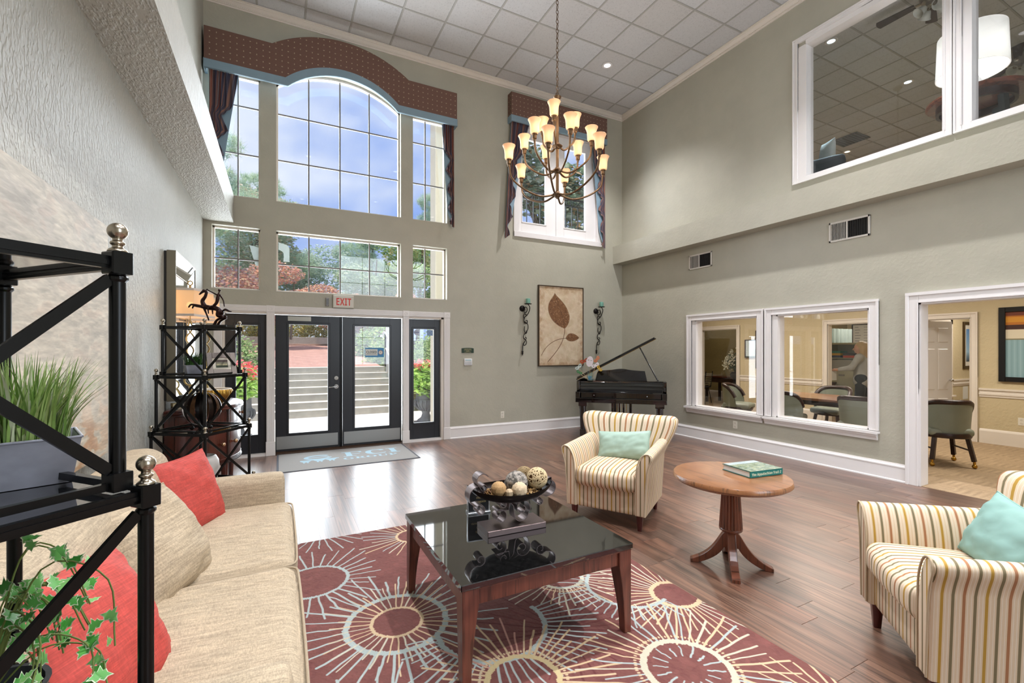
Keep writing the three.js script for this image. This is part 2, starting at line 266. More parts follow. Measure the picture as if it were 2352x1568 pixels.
// windows of the back wall: frame, glazing bars, one pane for each light
let winNo = 0;
function gridWindow(x0, x1, y0, y1, xs, ys, arch = 0) {
  const w = structGroup('window_' + (++winNo)), zf = ZB - 0.125, fr = 0.024, d0 = zf - 0.03, d1 = zf + 0.03, topAt = (x) => { if (!arch) return y1; const c = (x1 - x0) / 2, R = (c * c + arch * arch) / (2 * arch), t = x - (x0 + x1) / 2; return y1 + arch - R + Math.sqrt(R * R - t * t); };
  const F = [box(x0, x0 + fr, y0, topAt(x0 + fr), d0, d1), box(x1 - fr, x1, y0, topAt(x1 - fr), d0, d1), box(x0, x1, y0, y0 + fr, d0, d1)];
  if (!arch) F.push(box(x0, x1, y1 - fr, y1, d0, d1));
  else { const o = archPts(x0, x1, y1, arch), i = archPts(x0, x1, y1 - 0.03, arch).map(([x, y]) => [x, y]); F.push(extrude(poly([...o, ...i.reverse()]), 0.06).translate(0, 0, d0)); }
  obj('window_frame', F, trimCream, w);
  const bw = 0.0095, lines = [x0 + fr, ...xs, x1 - fr], rows = [y0 + fr, ...ys];
  for (const x of xs) obj('glazing_bar', box(x - bw, x + bw, y0 + fr, topAt(x) - 0.01, zf - 0.012, zf + 0.012), mat(0x77736f, 0.5), w);
  for (const y of ys) obj('glazing_bar', box(x0 + fr, x1 - fr, y - bw, y + bw, zf - 0.011, zf + 0.011), mat(0x77736f, 0.5), w);
  for (let i = 0; i < lines.length - 1; i++) for (let j = 0; j < rows.length; j++) {
    const a = lines[i], b = lines[i + 1], e = rows[j];
    if (j < rows.length - 1 || !arch) obj('window_pane', box(a, b, e, j < rows.length - 1 ? rows[j + 1] : y1 - fr, zf - 0.002, zf + 0.002), pane, w);
    else { const top = Array.from({ length: 9 }, (_, k) => { const x = lerp(b, a, k / 8); return [x, topAt(x) - 0.02]; }); obj('window_pane', extrude(poly([[a, e], [b, e], ...top]), 0.004).translate(0, 0, zf - 0.002), pane, w); }
  }
  obj('window_sill', box(x0, x1, y0 - 0.004, y0 + 0.003, ZB - 0.1, ZB + 0.004), sillWhite, w);
  return w;
}
const UROW = [4.253, 4.922];
gridWindow(-0.81, -0.235, UY[0], UY[1], [-0.51], UROW);
gridWindow(-0.035, 1.742, UY[0], UY[1], [0.395, 0.833, 1.268], UROW, ARCH);
gridWindow(1.937, 2.515, UY[0], UY[1], [2.172], UROW);
gridWindow(-0.81, -0.235, LY[0], LY[1], [-0.51], [2.772]);
gridWindow(-0.035, 1.742, LY[0], LY[1], [0.398, 0.836, 1.272], [2.745]);
gridWindow(1.937, 2.515, LY[0], LY[1], [2.170], [2.772]);
// white french window with two casements
{
  const w = structGroup('window_' + (++winNo)), z0 = ZB - 0.15, z1 = ZB + 0.012;
  obj('window_frame', [box(3.775, 3.875, 3.56, 5.68, ZB - 0.15, ZB + 0.02), box(5.655, 5.755, 3.56, 5.68, ZB - 0.15, ZB + 0.02), box(3.775, 5.755, 3.555, 3.65, ZB - 0.15, ZB + 0.03, 0.004), box(3.775, 5.755, 5.59, 5.68, ZB - 0.15, ZB + 0.02)], trimWhite, w);
  for (const [a, b, hinge] of [[3.878, 4.705, -1], [4.711, 5.652, 1]]) {
    const g0 = hinge < 0 ? 3.97 : 4.893, g1 = hinge < 0 ? 4.487 : 5.40, F = [box(a, g0, 3.652, 5.588, ZB - 0.09, ZB - 0.045, 0.003), box(g1, b, 3.652, 5.588, ZB - 0.09, ZB - 0.045, 0.003), box(g0, g1, 3.652, 3.85, ZB - 0.09, ZB - 0.045), box(g0, g1, 5.39, 5.588, ZB - 0.09, ZB - 0.045)];
    F.push(box(g0 - 0.012, g0 + 0.008, 3.84, 5.40, ZB - 0.09, ZB - 0.035, 0.003), box(g1 - 0.008, g1 + 0.012, 3.84, 5.40, ZB - 0.09, ZB - 0.035, 0.003), box(g0, g1, 3.838, 3.858, ZB - 0.09, ZB - 0.035, 0.003), box(g0, g1, 5.382, 5.402, ZB - 0.09, ZB - 0.035, 0.003));
    const c = obj('casement', F, trimWhite, w);
    obj('window_pane', box(g0, g1, 3.85, 5.39, ZB - 0.07, ZB - 0.066), pane, c);
  }
}
// entrance: fluted casings, corner blocks, two leaves, two sidelights
const fluted = (x0, x1, y0, y1, vert) => { const out = [box(x0, x1, y0, y1, ZB, ZB + 0.018, 0.003)], n = 4; for (let k = 0; k < n; k++) { if (vert) { const c = lerp(x0, x1, (k + 0.7) / (n + 0.4)), s = (x1 - x0) * 0.055; out.push(box(c - s, c + s, y0 + 0.01, y1 - 0.01, ZB + 0.016, ZB + 0.023, 0.002)); } else { const c = lerp(y0, y1, (k + 0.7) / (n + 0.4)), s = (y1 - y0) * 0.055; out.push(box(x0 + 0.01, x1 - 0.01, c - s, c + s, ZB + 0.016, ZB + 0.023, 0.002)); } } return out; };
{
  const t = structGroup('trim_1'), posts = [[-0.79, -0.69], [-0.158, -0.054], [1.772, 1.869], [2.459, 2.562]];
  posts.forEach(([a, b], k) => {
    obj('casing_post', fluted(a, b, 0.2, 2.04, true), trimWhite, t);
    obj('plinth_block', box(a - 0.008, b + 0.008, 0, 0.2, ZB, ZB + 0.026, 0.004), trimWhite, t);
    obj('corner_block', [box(a - 0.003, b + 0.003, 2.038, 2.131, ZB, ZB + 0.026, 0.004), new THREE.TorusGeometry(0.022, 0.004, 6, 20).translate((a + b) / 2, 2.085, ZB + 0.027)], trimWhite, t);
    if (k < 3) obj('casing_head', fluted(b, posts[k + 1][0], 2.04, 2.126, false), trimWhite, t);
  });
  for (const [a, b] of [[-0.70, -0.66], [-0.150, -0.060], [1.778, 1.862], [2.415, 2.455]]) obj('door_jamb', box(a, b, 0, 2.042, ZB - WT, ZB - 0.001), trimCream, t);
  obj('door_head', box(-0.70, 2.455, 2.012, 2.044, ZB - WT, ZB - 0.001), trimCream, t);
  for (const [a, b] of [[-0.66, -0.150], [1.862, 2.415]]) obj('sill_board', box(a, b, 0, 0.035, ZB - 0.15, ZB + 0.004), trimWhite, t);
}
let doorNo = 0;
const doorZ = ZB - 0.07;
function glazedDoor(x0, x1, y0, y1, gx0, gx1, gy0, gy1) {
  const d = structGroup('door_' + (++doorNo)), a = doorZ - 0.045, b = doorZ, c = 0.02;
  obj('door_stile', box(x0, gx0, y0, y1, a, b, 0.002), blackPaint, d); obj('door_stile', box(gx1, x1, y0, y1, a, b, 0.002), blackPaint, d);
  obj('door_rail', box(gx0, gx1, y0, gy0, a, b), blackPaint, d); obj('door_rail', box(gx0, gx1, gy1, y1, a, b), blackPaint, d);
  obj('glass_stop', [box(gx0 - c, gx0 + 0.012, gy0 - c, gy1 + c, b - 0.02, b + 0.008, 0.004), box(gx1 - 0.012, gx1 + c, gy0 - c, gy1 + c, b - 0.02, b + 0.008, 0.004), box(gx0, gx1, gy0 - c, gy0 + 0.012, b - 0.02, b + 0.008, 0.004), box(gx0, gx1, gy1 - 0.012, gy1 + c, b - 0.02, b + 0.008, 0.004)], blackPaint, d);
  obj('door_glass', box(gx0, gx1, gy0, gy1, a + 0.02, a + 0.025), pane, d);
  return d;
}
{
  const d1 = glazedDoor(-0.048, 0.826, 0.03, 2.006, 0.117, 0.668, 0.275, 1.885);
  const d2 = glazedDoor(0.866, 1.766, 0.03, 2.006, 1.035, 1.582, 0.285, 1.878);
  obj('kick_plate', box(-0.035, 0.80, 0.06, 0.245, doorZ, doorZ + 0.003, 0.001), steel, d1);
  obj('kick_plate', box(0.885, 1.745, 0.06, 0.245, doorZ, doorZ + 0.003, 0.001), steel, d2);
  obj('cover_plate', box(0.115, 0.425, 1.925, 1.992, doorZ, doorZ + 0.003, 0.001), chrome, d1);
  const h = obj('handle', [new THREE.CylinderGeometry(0.033, 0.036, 0.012, 24).rotateX(PI / 2).translate(0.775, 0.945, doorZ + 0.006), rod(V3(0.775, 0.945, doorZ), V3(0.775, 0.945, doorZ + 0.05), 0.010), tube([V3(0.775, 0.945, doorZ + 0.05), V3(0.73, 0.944, doorZ + 0.055), V3(0.665, 0.935, doorZ + 0.05)], 0.0095, 16)], chrome, d1);
  obj('deadbolt', [new THREE.CylinderGeometry(0.030, 0.033, 0.016, 24).rotateX(PI / 2).translate(0.775, 1.075, doorZ + 0.008), box(0.770, 0.780, 1.055, 1.095, doorZ + 0.016, doorZ + 0.024)], chrome, d1);
  obj('astragal', [box(0.826, 0.862, 0.03, 2.006, doorZ - 0.03, doorZ + 0.012, 0.004), box(0.838, 0.849, 0.03, 2.006, doorZ + 0.01, doorZ + 0.024, 0.003)], blackMetal, d2);
  const d3 = glazedDoor(-0.66, -0.151, 0.037, 2.008, -0.545, -0.255, 0.29, 1.86);
  const d4 = glazedDoor(1.864, 2.413, 0.037, 2.008, 1.955, 2.318, 0.29, 1.855);
  const th = struct('trim_2', [box(-0.06, 1.778, 0, 0.018, ZB - WT, ZB + 0.02, 0.006), box(-0.06, 1.778, 0.015, 0.028, ZB - 0.12, ZB - 0.07, 0.004)], mat(0x4a3526, 0.5, 0.5));
}
// right wall: two office windows, a doorway, two loft windows
const RW = { w1: [-5.47, -4.335], w2: [-4.05, -2.903], wy: [0.548, 2.0], door: [-2.43, -0.9], dy: 2.02, u: [[-3.642, -2.221], [-2.007, -0.55]], uy: [3.82, 5.60] };
{
  const s = poly([[-ZR - 0.2, 0], [-RW.door[1], 0], [-RW.door[1], RW.dy], [-RW.door[0], RW.dy], [-RW.door[0], 0], [-ZB + 0.0, 0], [-ZB + 0.0, 6.5], [-ZR - 0.2, 6.5]]);
  for (const [a, b] of [RW.w1, RW.w2]) s.holes.push(rectPath(-b, -a, RW.wy[0], RW.wy[1]));
  for (const [a, b] of RW.u) s.holes.push(rectPath(-b, -a, RW.uy[0], RW.uy[1]));
  struct('wall_right', toRight(extrude(s, 0.15)), wallSage);
}
function casingFrame(x, s, z0, z1, y0, y1, w, m, bottom = true, th = 0.02) {   // mitred picture-frame casing on a wall of constant x; s = side it projects to
  const F = (a0, a1, b0, b1, e) => { const g = box(Math.min(x, x + s * e), Math.max(x, x + s * e), b0, b1, a0, a1, 0.004); return g; };
  const out = [F(z0 - w, z0, y0 - (bottom ? w : 0), y1 + w, th), F(z1, z1 + w, y0 - (bottom ? w : 0), y1 + w, th), F(z0, z1, y1, y1 + w, th)];
  if (bottom) out.push(F(z0, z1, y0 - w, y0, th));
  const k = w * 0.28;
  out.push(F(z0 - w, z0 - w + k, y0 - (bottom ? w : 0), y1 + w, th * 1.6), F(z1 + w - k, z1 + w, y0 - (bottom ? w : 0), y1 + w, th * 1.6), F(z0 - w - 0.0008, z1 + w + 0.0008, y1 + w - k, y1 + w + 0.0008, th * 1.66));
  out.push(F(z0 - 0.012, z0, y0, y1 + 0.012, th * 1.3), F(z1, z1 + 0.012, y0, y1 + 0.012, th * 1.3), F(z0, z1, y1, y1 + 0.0125, th * 1.34));
  if (bottom) out.push(F(z0 - w - 0.0008, z1 + w + 0.0008, y0 - w - 0.0008, y0 - w + k, th * 1.66));
  return out;
}
for (const [z0, z1] of [RW.w1, RW.w2]) {
  const w = structGroup('window_' + (++winNo)), [y0, y1] = RW.wy;
  const wl = z0 === RW.w1[0] ? 0.17 : 0.155, wr = 0.078;
  obj('window_casing', casingFrame(XR, -1, z0 + 0.09 - 0.155, z1, y0, y1, 0.1, trimWhite, false).map((g) => g), trimWhite, w);
  obj('window_frame', [box(XR - 0.004, XR + 0.15, y0, y1, z0 - 0.068, z0 + 0.02), box(XR - 0.004, XR + 0.15, y0, y1, z1 - 0.02, z1 + 0.002), box(XR - 0.004, XR + 0.15, y1 - 0.02, y1 + 0.002, z0, z1), box(XR - 0.004, XR + 0.15, y0 - 0.002, y0 + 0.015, z0, z1)], trimWhite, w);
  obj('window_sill', [box(XR - 0.062, XR + 0.1, y0 - 0.038, y0 - 0.008, z0 - 0.20, z1 + 0.105, 0.006), mould([[0, 0], [0.022, 0], [0.030, 0.03], [0.045, 0.05], [0.05, 0.075], [0, 0.075]], V3(XR, y0 - 0.112, z0 - 0.165), V3(XR, y0 - 0.112, z1 + 0.085), V3(-1, 0, 0))], trimWhite, w);
  obj('window_pane', box(XR + 0.05, XR + 0.056, y0, y1, z0 + 0.01, z1 - 0.01), pane, w);
}
for (const [z0, z1] of RW.u) {
  const w = structGroup('window_' + (++winNo)), [y0, y1] = RW.uy;
  obj('window_casing', casingFrame(XR, -1, z0 === RW.u[0][0] ? z0 - 0.10 : z0 - 0.064, z1 + 0.01, y0, y1 + 0.05, 0.066, trimWhite, true, 0.022), trimWhite, w);
  obj('window_frame', [box(XR - 0.01, XR + 0.15, y0, y1, z0 - 0.1, z0 + 0.01), box(XR - 0.01, XR + 0.15, y0, y1, z1 - 0.01, z1 + 0.1 * 0 + 0.01), box(XR - 0.01, XR + 0.15, y1 - 0.01, y1 + 0.05, z0, z1), box(XR - 0.01, XR + 0.15, y0 - 0.01, y0 + 0.01, z0, z1)], trimWhite, w);
  obj('window_pane', box(XR + 0.09, XR + 0.097, y0, y1, z0, z1), paneTeal, w);
}
{ // doorway casing
  const t = structGroup('trim_3');
  obj('door_casing', casingFrame(XR, -1, RW.door[0] - 0.0, RW.door[1], 0, RW.dy, 0.115, trimWhite, false, 0.022), trimWhite, t);
  obj('door_lining', [box(XR - 0.004, XR + 0.16, 0, RW.dy, RW.door[0] - 0.004, RW.door[0] + 0.018), box(XR - 0.004, XR + 0.16, 0, RW.dy, RW.door[1] - 0.018, RW.door[1] + 0.004), box(XR - 0.004, XR + 0.16, RW.dy - 0.018, RW.dy + 0.004, RW.door[0], RW.door[1])], trimWhite, t);
}
// left and rear walls
struct('wall_left', box(XL - 0.2, XL, 0, 6.5, ZB - 0.2, ZR + 0.2), wallSageStucco);
{ // rear wall behind the viewpoint, with an unseen window added for frontal fill on the back wall
  const s = poly([[XL, 0], [XR, 0], [XR, 6.5], [XL, 6.5]]); s.holes.push(rectPath(2.0, 5.4, 0.9, 5.1)); struct('wall_rear', extrude(s, 0.2).translate(0, 0, ZR), wallSage);
  const w = structGroup('window_' + (++winNo)), z = ZR + 0.12;
  obj('window_frame', [box(2.0, 2.05, 0.9, 5.1, z - 0.03, z + 0.03), box(5.35, 5.4, 0.9, 5.1, z - 0.03, z + 0.03), box(2.0, 5.4, 0.9, 0.95, z - 0.03, z + 0.03), box(2.0, 5.4, 5.05, 5.1, z - 0.03, z + 0.03)], trimCream, w);
  for (let i = 0; i < 4; i++) { if (i) obj('glazing_bar', box(2.0 + i * 0.85 - 0.01, 2.0 + i * 0.85 + 0.01, 0.95, 5.05, z - 0.012, z + 0.012), trimCream, w); for (let j = 0; j < 4; j++) obj('window_pane', box(2.02 + i * 0.85, 2.83 + i * 0.85, 0.93 + j * 1.04, 1.95 + j * 1.04, z - 0.002, z + 0.002), pane, w); }
  for (let j = 1; j < 4; j++) obj('glazing_bar', box(2.05, 5.35, 0.93 + j * 1.04 - 0.01, 0.93 + j * 1.04 + 0.01, z - 0.011, z + 0.011), trimCream, w);
}
// ledges at mid height
struct('trim_4', [(() => { const s = poly([[0, 3.24], [0.24, 3.24], [0.24, 3.60], [0, 3.60]]); const g = extrude(s, ZR - ZB, 0).rotateY(PI); return boxUV(g.translate(XR, 0, ZR)); })()], wallSage);
struct('trim_5', [box(XL, -0.553, 3.243, 3.615, ZB, ZR, 0.012)], wallSageStucco);
// crown moulding with a bead course
{
  const prof = [[0, 0], [0.012, 0], [0.014, 0.014], [0.022, 0.018], [0.022, 0.026], [0.034, 0.034], [0.058, 0.058], [0.074, 0.066], [0.076, 0.076], [0.088, 0.078], [0.088, 0.09], [0, 0.09]];
  const c = structGroup('trim_6');
  obj('crown_moulding', [mould(prof, V3(XL, 6.19, ZB), V3(XR, 6.19, ZB), V3(0, 0, 1)), mould(prof, V3(XR, 6.19, ZB), V3(XR, 6.19, ZR), V3(-1, 0, 0)), mould(prof, V3(XL, 6.19, ZB), V3(XL, 6.19, ZR), V3(1, 0, 0)), mould(prof, V3(XL, 6.19, ZR), V3(XR, 6.19, ZR), V3(0, 0, -1))], trimCream, c);
  const beads = []; for (let x = XL + 0.03; x < XR - 0.03; x += 0.024) beads.push(box(x, x + 0.013, 6.209, 6.221, ZB + 0.018, ZB + 0.030)); for (let z = ZB + 0.03; z < ZR; z += 0.024) beads.push(box(XR - 0.030, XR - 0.018, 6.209, 6.221, z, z + 0.013));
  obj('bead_course', beads, trimCream, c);
}
// baseboards
{
  const prof = [[0, 0], [0.026, 0], [0.026, 0.014], [0.016, 0.022], [0.016, 0.158], [0.020, 0.163], [0.020, 0.176], [0.010, 0.190], [0.006, 0.204], [0, 0.204]];
  struct('baseboard_back', [mould(prof, V3(2.57, 0, ZB), V3(XR, 0, ZB), V3(0, 0, 1)), mould(prof, V3(XL, 0, ZB), V3(-0.80, 0, ZB), V3(0, 0, 1))], trimWhite);
  struct('baseboard_right', [mould(prof, V3(XR, 0, ZB), V3(XR, 0, -2.545), V3(-1, 0, 0)), mould(prof, V3(XR, 0, -0.78), V3(XR, 0, ZR), V3(-1, 0, 0))], trimWhite);
  struct('baseboard_left', mould(prof, V3(XL, 0, ZB), V3(XL, 0, ZR), V3(1, 0, 0)), trimWhite);
}
// ---------------------------------------------------------------- conference room and offices behind the right wall
const carpetMap = tex(512, 512, (u, v) => { const cx = Math.floor(u * 4), cy = Math.floor(v * 4), odd = (cx + cy) % 2, a = odd ? u : v, b = odd ? v : u; const st = fbm(a, b, 48, 6, 101 + odd, 3), k = 0.5 + 0.5 * Math.sin(a * 2 * PI * 16 + fbm(u, v, 6, 6, 104, 2) * 5), n = fbm(u, v, 128, 128, 107, 1); const m = clamp(0.45 * st + 0.35 * k + 0.25 * n, 0, 1); return [lerp(0.52, 0.72, m), lerp(0.44, 0.62, m), lerp(0.34, 0.49, m)]; });
carpetMap.repeat.set(1 / 1.1, 1 / 1.1);
const carpet = mat(0xffffff, 0.95, 0, { map: carpetMap, bumpMap: carpetMap, bumpScale: 0.002 });
const XO = 10.13;
struct('floor_office', box(XR + 0.0, 14.6, -0.2, 0.004, -11.2, 0.6), carpet);
{
  // openings in the far wall: [z0, z1]
  const op = [[-3.99, -3.235], [-5.43, -4.55], [-8.62, -7.535]];
  const pts = [[-0.5, 0]]; for (const [a, b] of op) pts.push([-b, 0], [-b, 2.03], [-a, 2.03], [-a, 0]); pts.push([11.2, 0], [11.2, 2.75], [-0.5, 2.75]);
  struct('wall_office', extrude(poly(pts), 0.12).rotateY(PI / 2).translate(XO, 0, 0), wallBeige);
  const t = structGroup('trim_7');
  for (const [a, b] of op) { obj('door_casing', casingFrame(XO, -1, a, b, 0, 2.03, 0.09, trimWhite, false), trimCream, t); obj('door_lining', [box(XO - 0.003, XO + 0.125, 0, 2.03, a - 0.003, a + 0.015), box(XO - 0.003, XO + 0.125, 0, 2.03, b - 0.015, b + 0.003), box(XO - 0.003, XO + 0.125, 2.015, 2.033, a, b)], trimCream, t); }
  const rail = [[0, 0], [0.012, 0], [0.016, 0.03], [0.026, 0.036], [0.026, 0.062], [0.016, 0.068], [0.016, 0.10], [0.034, 0.112], [0.034, 0.14], [0, 0.14]];
  const base = [[0, 0], [0.02, 0], [0.02, 0.2], [0.012, 0.22], [0, 0.235]];
  for (const [a, b] of [[-7.44, -5.53], [-4.45, -4.09], [-3.13, 0.4], [-11, -8.72]]) { obj('chair_rail', mould(rail, V3(XO, 0.745, a), V3(XO, 0.745, b), V3(-1, 0, 0)), trimCream, t); obj('baseboard', mould(base, V3(XO, 0, a), V3(XO, 0, b), V3(-1, 0, 0)), trimCream, t); }
  struct('wall_office_end', [box(XR + 0.15, 14.6, 0, 2.75, 0.5, 0.62), box(XR + 0.15, 14.6, 0, 2.75, -11.2, -11.08)], wallBeige);
  struct('wall_corridor', box(14.4, 14.6, 0, 2.75, -11.2, 0.6), wallBeige);
  struct('ceiling_office', box(XR + 0.15, 14.6, 2.75, 2.95, -11.2, 0.6), mat(0xd8d2c4, 0.85));
  // the lobby's outer wall carried on beyond the corner closes the office off from outdoors
  struct('wall_office_side', box(XR + 0.0, XR + 0.15, 0, 2.95, -11.2, ZB - WT), wallBeige);
  // partition with an interior window, beyond the open doorway
  const s = poly([[XO + 0.12, 0], [14.4, 0], [14.4, 2.75], [XO + 0.12, 2.75]]); s.holes.push(rectPath(11.46, 12.345, 0.563, 2.03));
  struct('wall_partition', extrude(s, 0.1).translate(0, 0, -4.37), wallBeige);
  const w = structGroup('window_' + (++winNo));
  obj('window_casing', [box(11.36, 11.46, 0.56, 2.13, -4.27, -4.245, 0.004), box(12.345, 12.44, 0.56, 2.13, -4.27, -4.245, 0.004), box(11.36, 12.44, 2.03, 2.13, -4.27, -4.245, 0.004), box(11.33, 12.50, 0.53, 0.565, -4.27, -4.21, 0.004), box(11.38, 12.44, 0.45, 0.53, -4.27, -4.24, 0.004)], trimCream, w);
  obj('window_casing', [box(12.70, 12.80, 0.56, 2.13, -4.27, -4.245, 0.004)].slice(1).concat([box(12.345, 12.36, 0.56, 2.03, -4.37, -4.26)]), trimCream, w);
  obj('window_pane', box(11.46, 12.345, 0.563, 2.03, -4.32, -4.315), pane, w);
  obj('chair_rail', mould(rail, V3(12.46, 0.745, -4.27), V3(14.4, 0.745, -4.27), V3(0, 0, 1)), trimCream, t); obj('baseboard', mould(base, V3(XO + 0.12, 0, -4.27), V3(14.4, 0, -4.27), V3(0, 0, 1)), trimCream, t);
  struct('wall_partition_olive', box(XO + 0.12, 14.4, 0, 2.75, -7.30, -7.2), wallOlive);
  struct('wall_olive', box(12.2, 12.3, 0, 2.75, -11.08, -7.3), wallOlive);
  obj('baseboard', mould(base, V3(12.2, 0, -11), V3(12.2, 0, -7.3), V3(-1, 0, 0)), trimCream, t);
  // six panel door leaf standing open
  const d = structGroup('door_' + (++doorNo)); d.position.set(XO + 0.14, 0, -3.97); d.rotation.y = -0.28;
  obj('door_leaf', box(0, 0.72, 0.01, 2.02, -0.02, 0.02, 0.002), trimWhite, d);
  for (const [y0, y1] of [[0.15, 0.62], [0.78, 1.52], [1.64, 1.90]]) for (const x of [0.10, 0.40]) obj('door_panel', [box(x, x + 0.22, y0, y1, -0.028, 0.028, 0.008)], trimWhite, d);
  obj('door_knob', [ball(0.66, 0.95, 0.06, 0.028), rod(V3(0.66, 0.95, 0), V3(0.66, 0.95, 0.06), 0.01)], chrome, d);
  for (const y of [0.3, 0.8, 1.75]) obj('hinge', box(-0.004, 0.012, y, y + 0.09, -0.026, 0.026), steel, d);
}
function ceilingPanel(x, y, z, w, d, I, label, c = 0xfff6e8) {
  const t = thing('ceiling_light', label, 'light', [x, y, z], 0, 'office ceiling panels');
  obj('light_frame', [box(-w / 2 - 0.03, w / 2 + 0.03, -0.03, 0, -d / 2 - 0.03, -d / 2), box(-w / 2 - 0.03, w / 2 + 0.03, -0.03, 0, d / 2, d / 2 + 0.03), box(-w / 2 - 0.03, -w / 2, -0.03, 0, -d / 2, d / 2), box(w / 2, w / 2 + 0.03, -0.03, 0, -d / 2, d / 2)], trimWhite, t);
  obj('diffuser', box(-w / 2, w / 2, -0.02, -0.005, -d / 2, d / 2), glowWarm(c, 1.2), t);
  const l = new THREE.RectAreaLight(c, I, w, d); l.position.set(x, y - 0.035, z); l.rotation.x = -PI / 2; scene.add(l);
}
ceilingPanel(8.3, 2.75, -2.0, 0.6, 1.2, 24, 'ceiling panel of the meeting room nearest the doorway');
ceilingPanel(8.3, 2.75, -4.6, 0.6, 1.2, 24, 'ceiling panel above the long meeting table');
ceilingPanel(8.3, 2.75, -7.0, 0.6, 1.2, 24, 'ceiling panel at the far end of the meeting room');
ceilingPanel(12.2, 2.75, -3.0, 0.6, 1.2, 22, 'ceiling panel of the room behind the white panelled door');
ceilingPanel(12.2, 2.75, -5.6, 0.6, 1.2, 22, 'ceiling panel above the filing cabinet');
ceilingPanel(11.2, 2.75, -9.4, 0.5, 0.5, 9.0, 'small ceiling panel of the olive room');

// ---------------------------------------------------------------- loft above, behind the upper windows
struct('floor_loft', box(XR + 0.15, 14.6, 3.4, 3.6, -7.72, 3.4), carpet);
const loftGrey = wallSage;
struct('wall_loft', [box(14.4, 14.6, 3.6, 6.5, -7.72, 3.4), box(XR + 0.15, 14.4, 3.6, 6.5, 3.2, 3.4), box(XR + 0.2, 14.4, 3.6, 6.5, -7.72, -7.52)], loftGrey);
tiledCeiling('ceiling_loft', XR + 0.15, 14.4, -7.52, 3.2, 7.888, -4.335, tileMats, teeMat);
// ---------------------------------------------------------------- recessed lights
const canGlow = (c) => glowWarm(c, 2.6);
function can(x, z, I, label, c = 0xffe9cc, ang = 1.15, group) {
  const t = thing('recessed_light', label, 'light', [x, YC, z], 0, group);
  obj('trim_ring', lathe([[0.055, 0.004], [0.056, -0.006], [0.082, -0.008], [0.088, -0.003], [0.088, 0.002]], 32), trimWhite, t);
  obj('reflector_lens', lathe([[0.0001, -0.001], [0.03, -0.002], [0.054, -0.003]], 24), canGlow(c), t);
  const l = new THREE.SpotLight(c, I, 0, ang, 0.6, 2); l.position.set(x, YC - 0.02, z); l.target.position.set(x, 0, z); l.castShadow = true; l.shadow.radius = 3; scene.add(l, l.target);
  return t;
}
// ---------------------------------------------------------------- furniture of the meeting room
const sageLeather = mat(0xffffff, 0.45, 0, { map: mottle([0.53, 0.55, 0.49], 0.05, 121) });
function barrelChair(label, x, z, turn) {
  const t = thing('meeting_chair', label, 'chair', [x, 0.004, z], turn, 'padded meeting chairs');   // faces +z
  const arc = (r, y, a) => V3(r * Math.sin(a), y, -r * Math.cos(a) * 0.95 + 0.02), A = 1.75;
  const shell = (rb, rt, y0, y1) => sheet((u, v) => arc(lerp(rb, rt, v), lerp(y0, y1 - 0.22 * Math.pow(Math.abs(u * 2 - 1), 4), v), (u * 2 - 1) * A * (1 - 0.06 * v)), 28, 8, 1, 0.4);
  obj('backrest', [shell(0.265, 0.288, 0.43, 0.80), shell(0.22, 0.242, 0.43, 0.80)], sageLeather, t);
  const rail = []; for (let k = 0; k <= 24; k++) { const u = k / 24; rail.push(arc(0.270, 0.83 - 0.22 * Math.pow(Math.abs(u * 2 - 1), 4), (u * 2 - 1) * A * 0.96)); }
  obj('top_rail', [tube(rail, 0.034, 48, 8)], darkWood, t);
  obj('seat', soft(0.48, 0.11, 0.48, 0.05, { n: 8, by: 0.015 }).translate(0, 0.44, 0.03), sageLeather, t);
  obj('seat_rim', lathe([[0.20, 0.37], [0.27, 0.37], [0.28, 0.40], [0.27, 0.43], [0.2, 0.43]], 28), darkWood, t);
  for (const [sx, sz] of [[-1, -1], [1, -1], [-1, 1], [1, 1]]) { const l = obj('leg', bar(V3(sx * 0.17, 0.38, sz * 0.17), V3(sx * 0.215, 0.085, sz * 0.215), 0.042, 0.042), darkWood, t); obj('caster', [ball(sx * 0.217, 0.028, sz * 0.217, 0.028, 12), rod(V3(sx * 0.216, 0.04, sz * 0.216), V3(sx * 0.215, 0.1, sz * 0.215), 0.014, 10)], brass, l); }
  for (const s of [-1, 1]) obj('stretcher', rod(V3(s * 0.19, 0.22, -0.19), V3(s * 0.19, 0.22, 0.19), 0.011, 8), darkWood, t);
  return t;
}
barrelChair('padded chair with back to the office glass, beside the meeting table end', 7.20, -4.52, PI / 2);
barrelChair('padded chair with back to the office glass, nearest the doorway', 7.28, -3.45, PI / 2);
barrelChair('padded chair on the far side of the meeting table', 8.62, -4.55, -PI / 2);
barrelChair('padded chair at the far head of the meeting table', 7.80, -5.80, 0.35);
barrelChair('sage padded chair with brass casters just inside the doorway', 7.80, -2.76, 2.35);
{
  const t = thing('meeting_table', 'long polished wood meeting table behind the office glass', 'table', [7.9, 0.004, -4.25]);
  const s = new THREE.Shape(); s.moveTo(-0.42, -0.95); s.quadraticCurveTo(0, -1.12, 0.42, -0.95); s.quadraticCurveTo(0.50, 0, 0.42, 0.95); s.quadraticCurveTo(0, 1.12, -0.42, 0.95); s.quadraticCurveTo(-0.50, 0, -0.42, -0.95);
  obj('tabletop', extrude(s, 0.04, 0.008).rotateX(-PI / 2).translate(0, 0.70, 0), maple, t);
  obj('apron', box(-0.34, 0.34, 0.62, 0.70, -0.8, 0.8, 0.004), darkWood, t);
  for (const z of [-0.6, 0.6]) { obj('pedestal', [box(-0.06, 0.06, 0.06, 0.62, z - 0.05, z + 0.05, 0.005)], darkWood, t); obj('foot', box(-0.34, 0.34, 0, 0.06, z - 0.06, z + 0.06, 0.01), darkWood, t); }
}
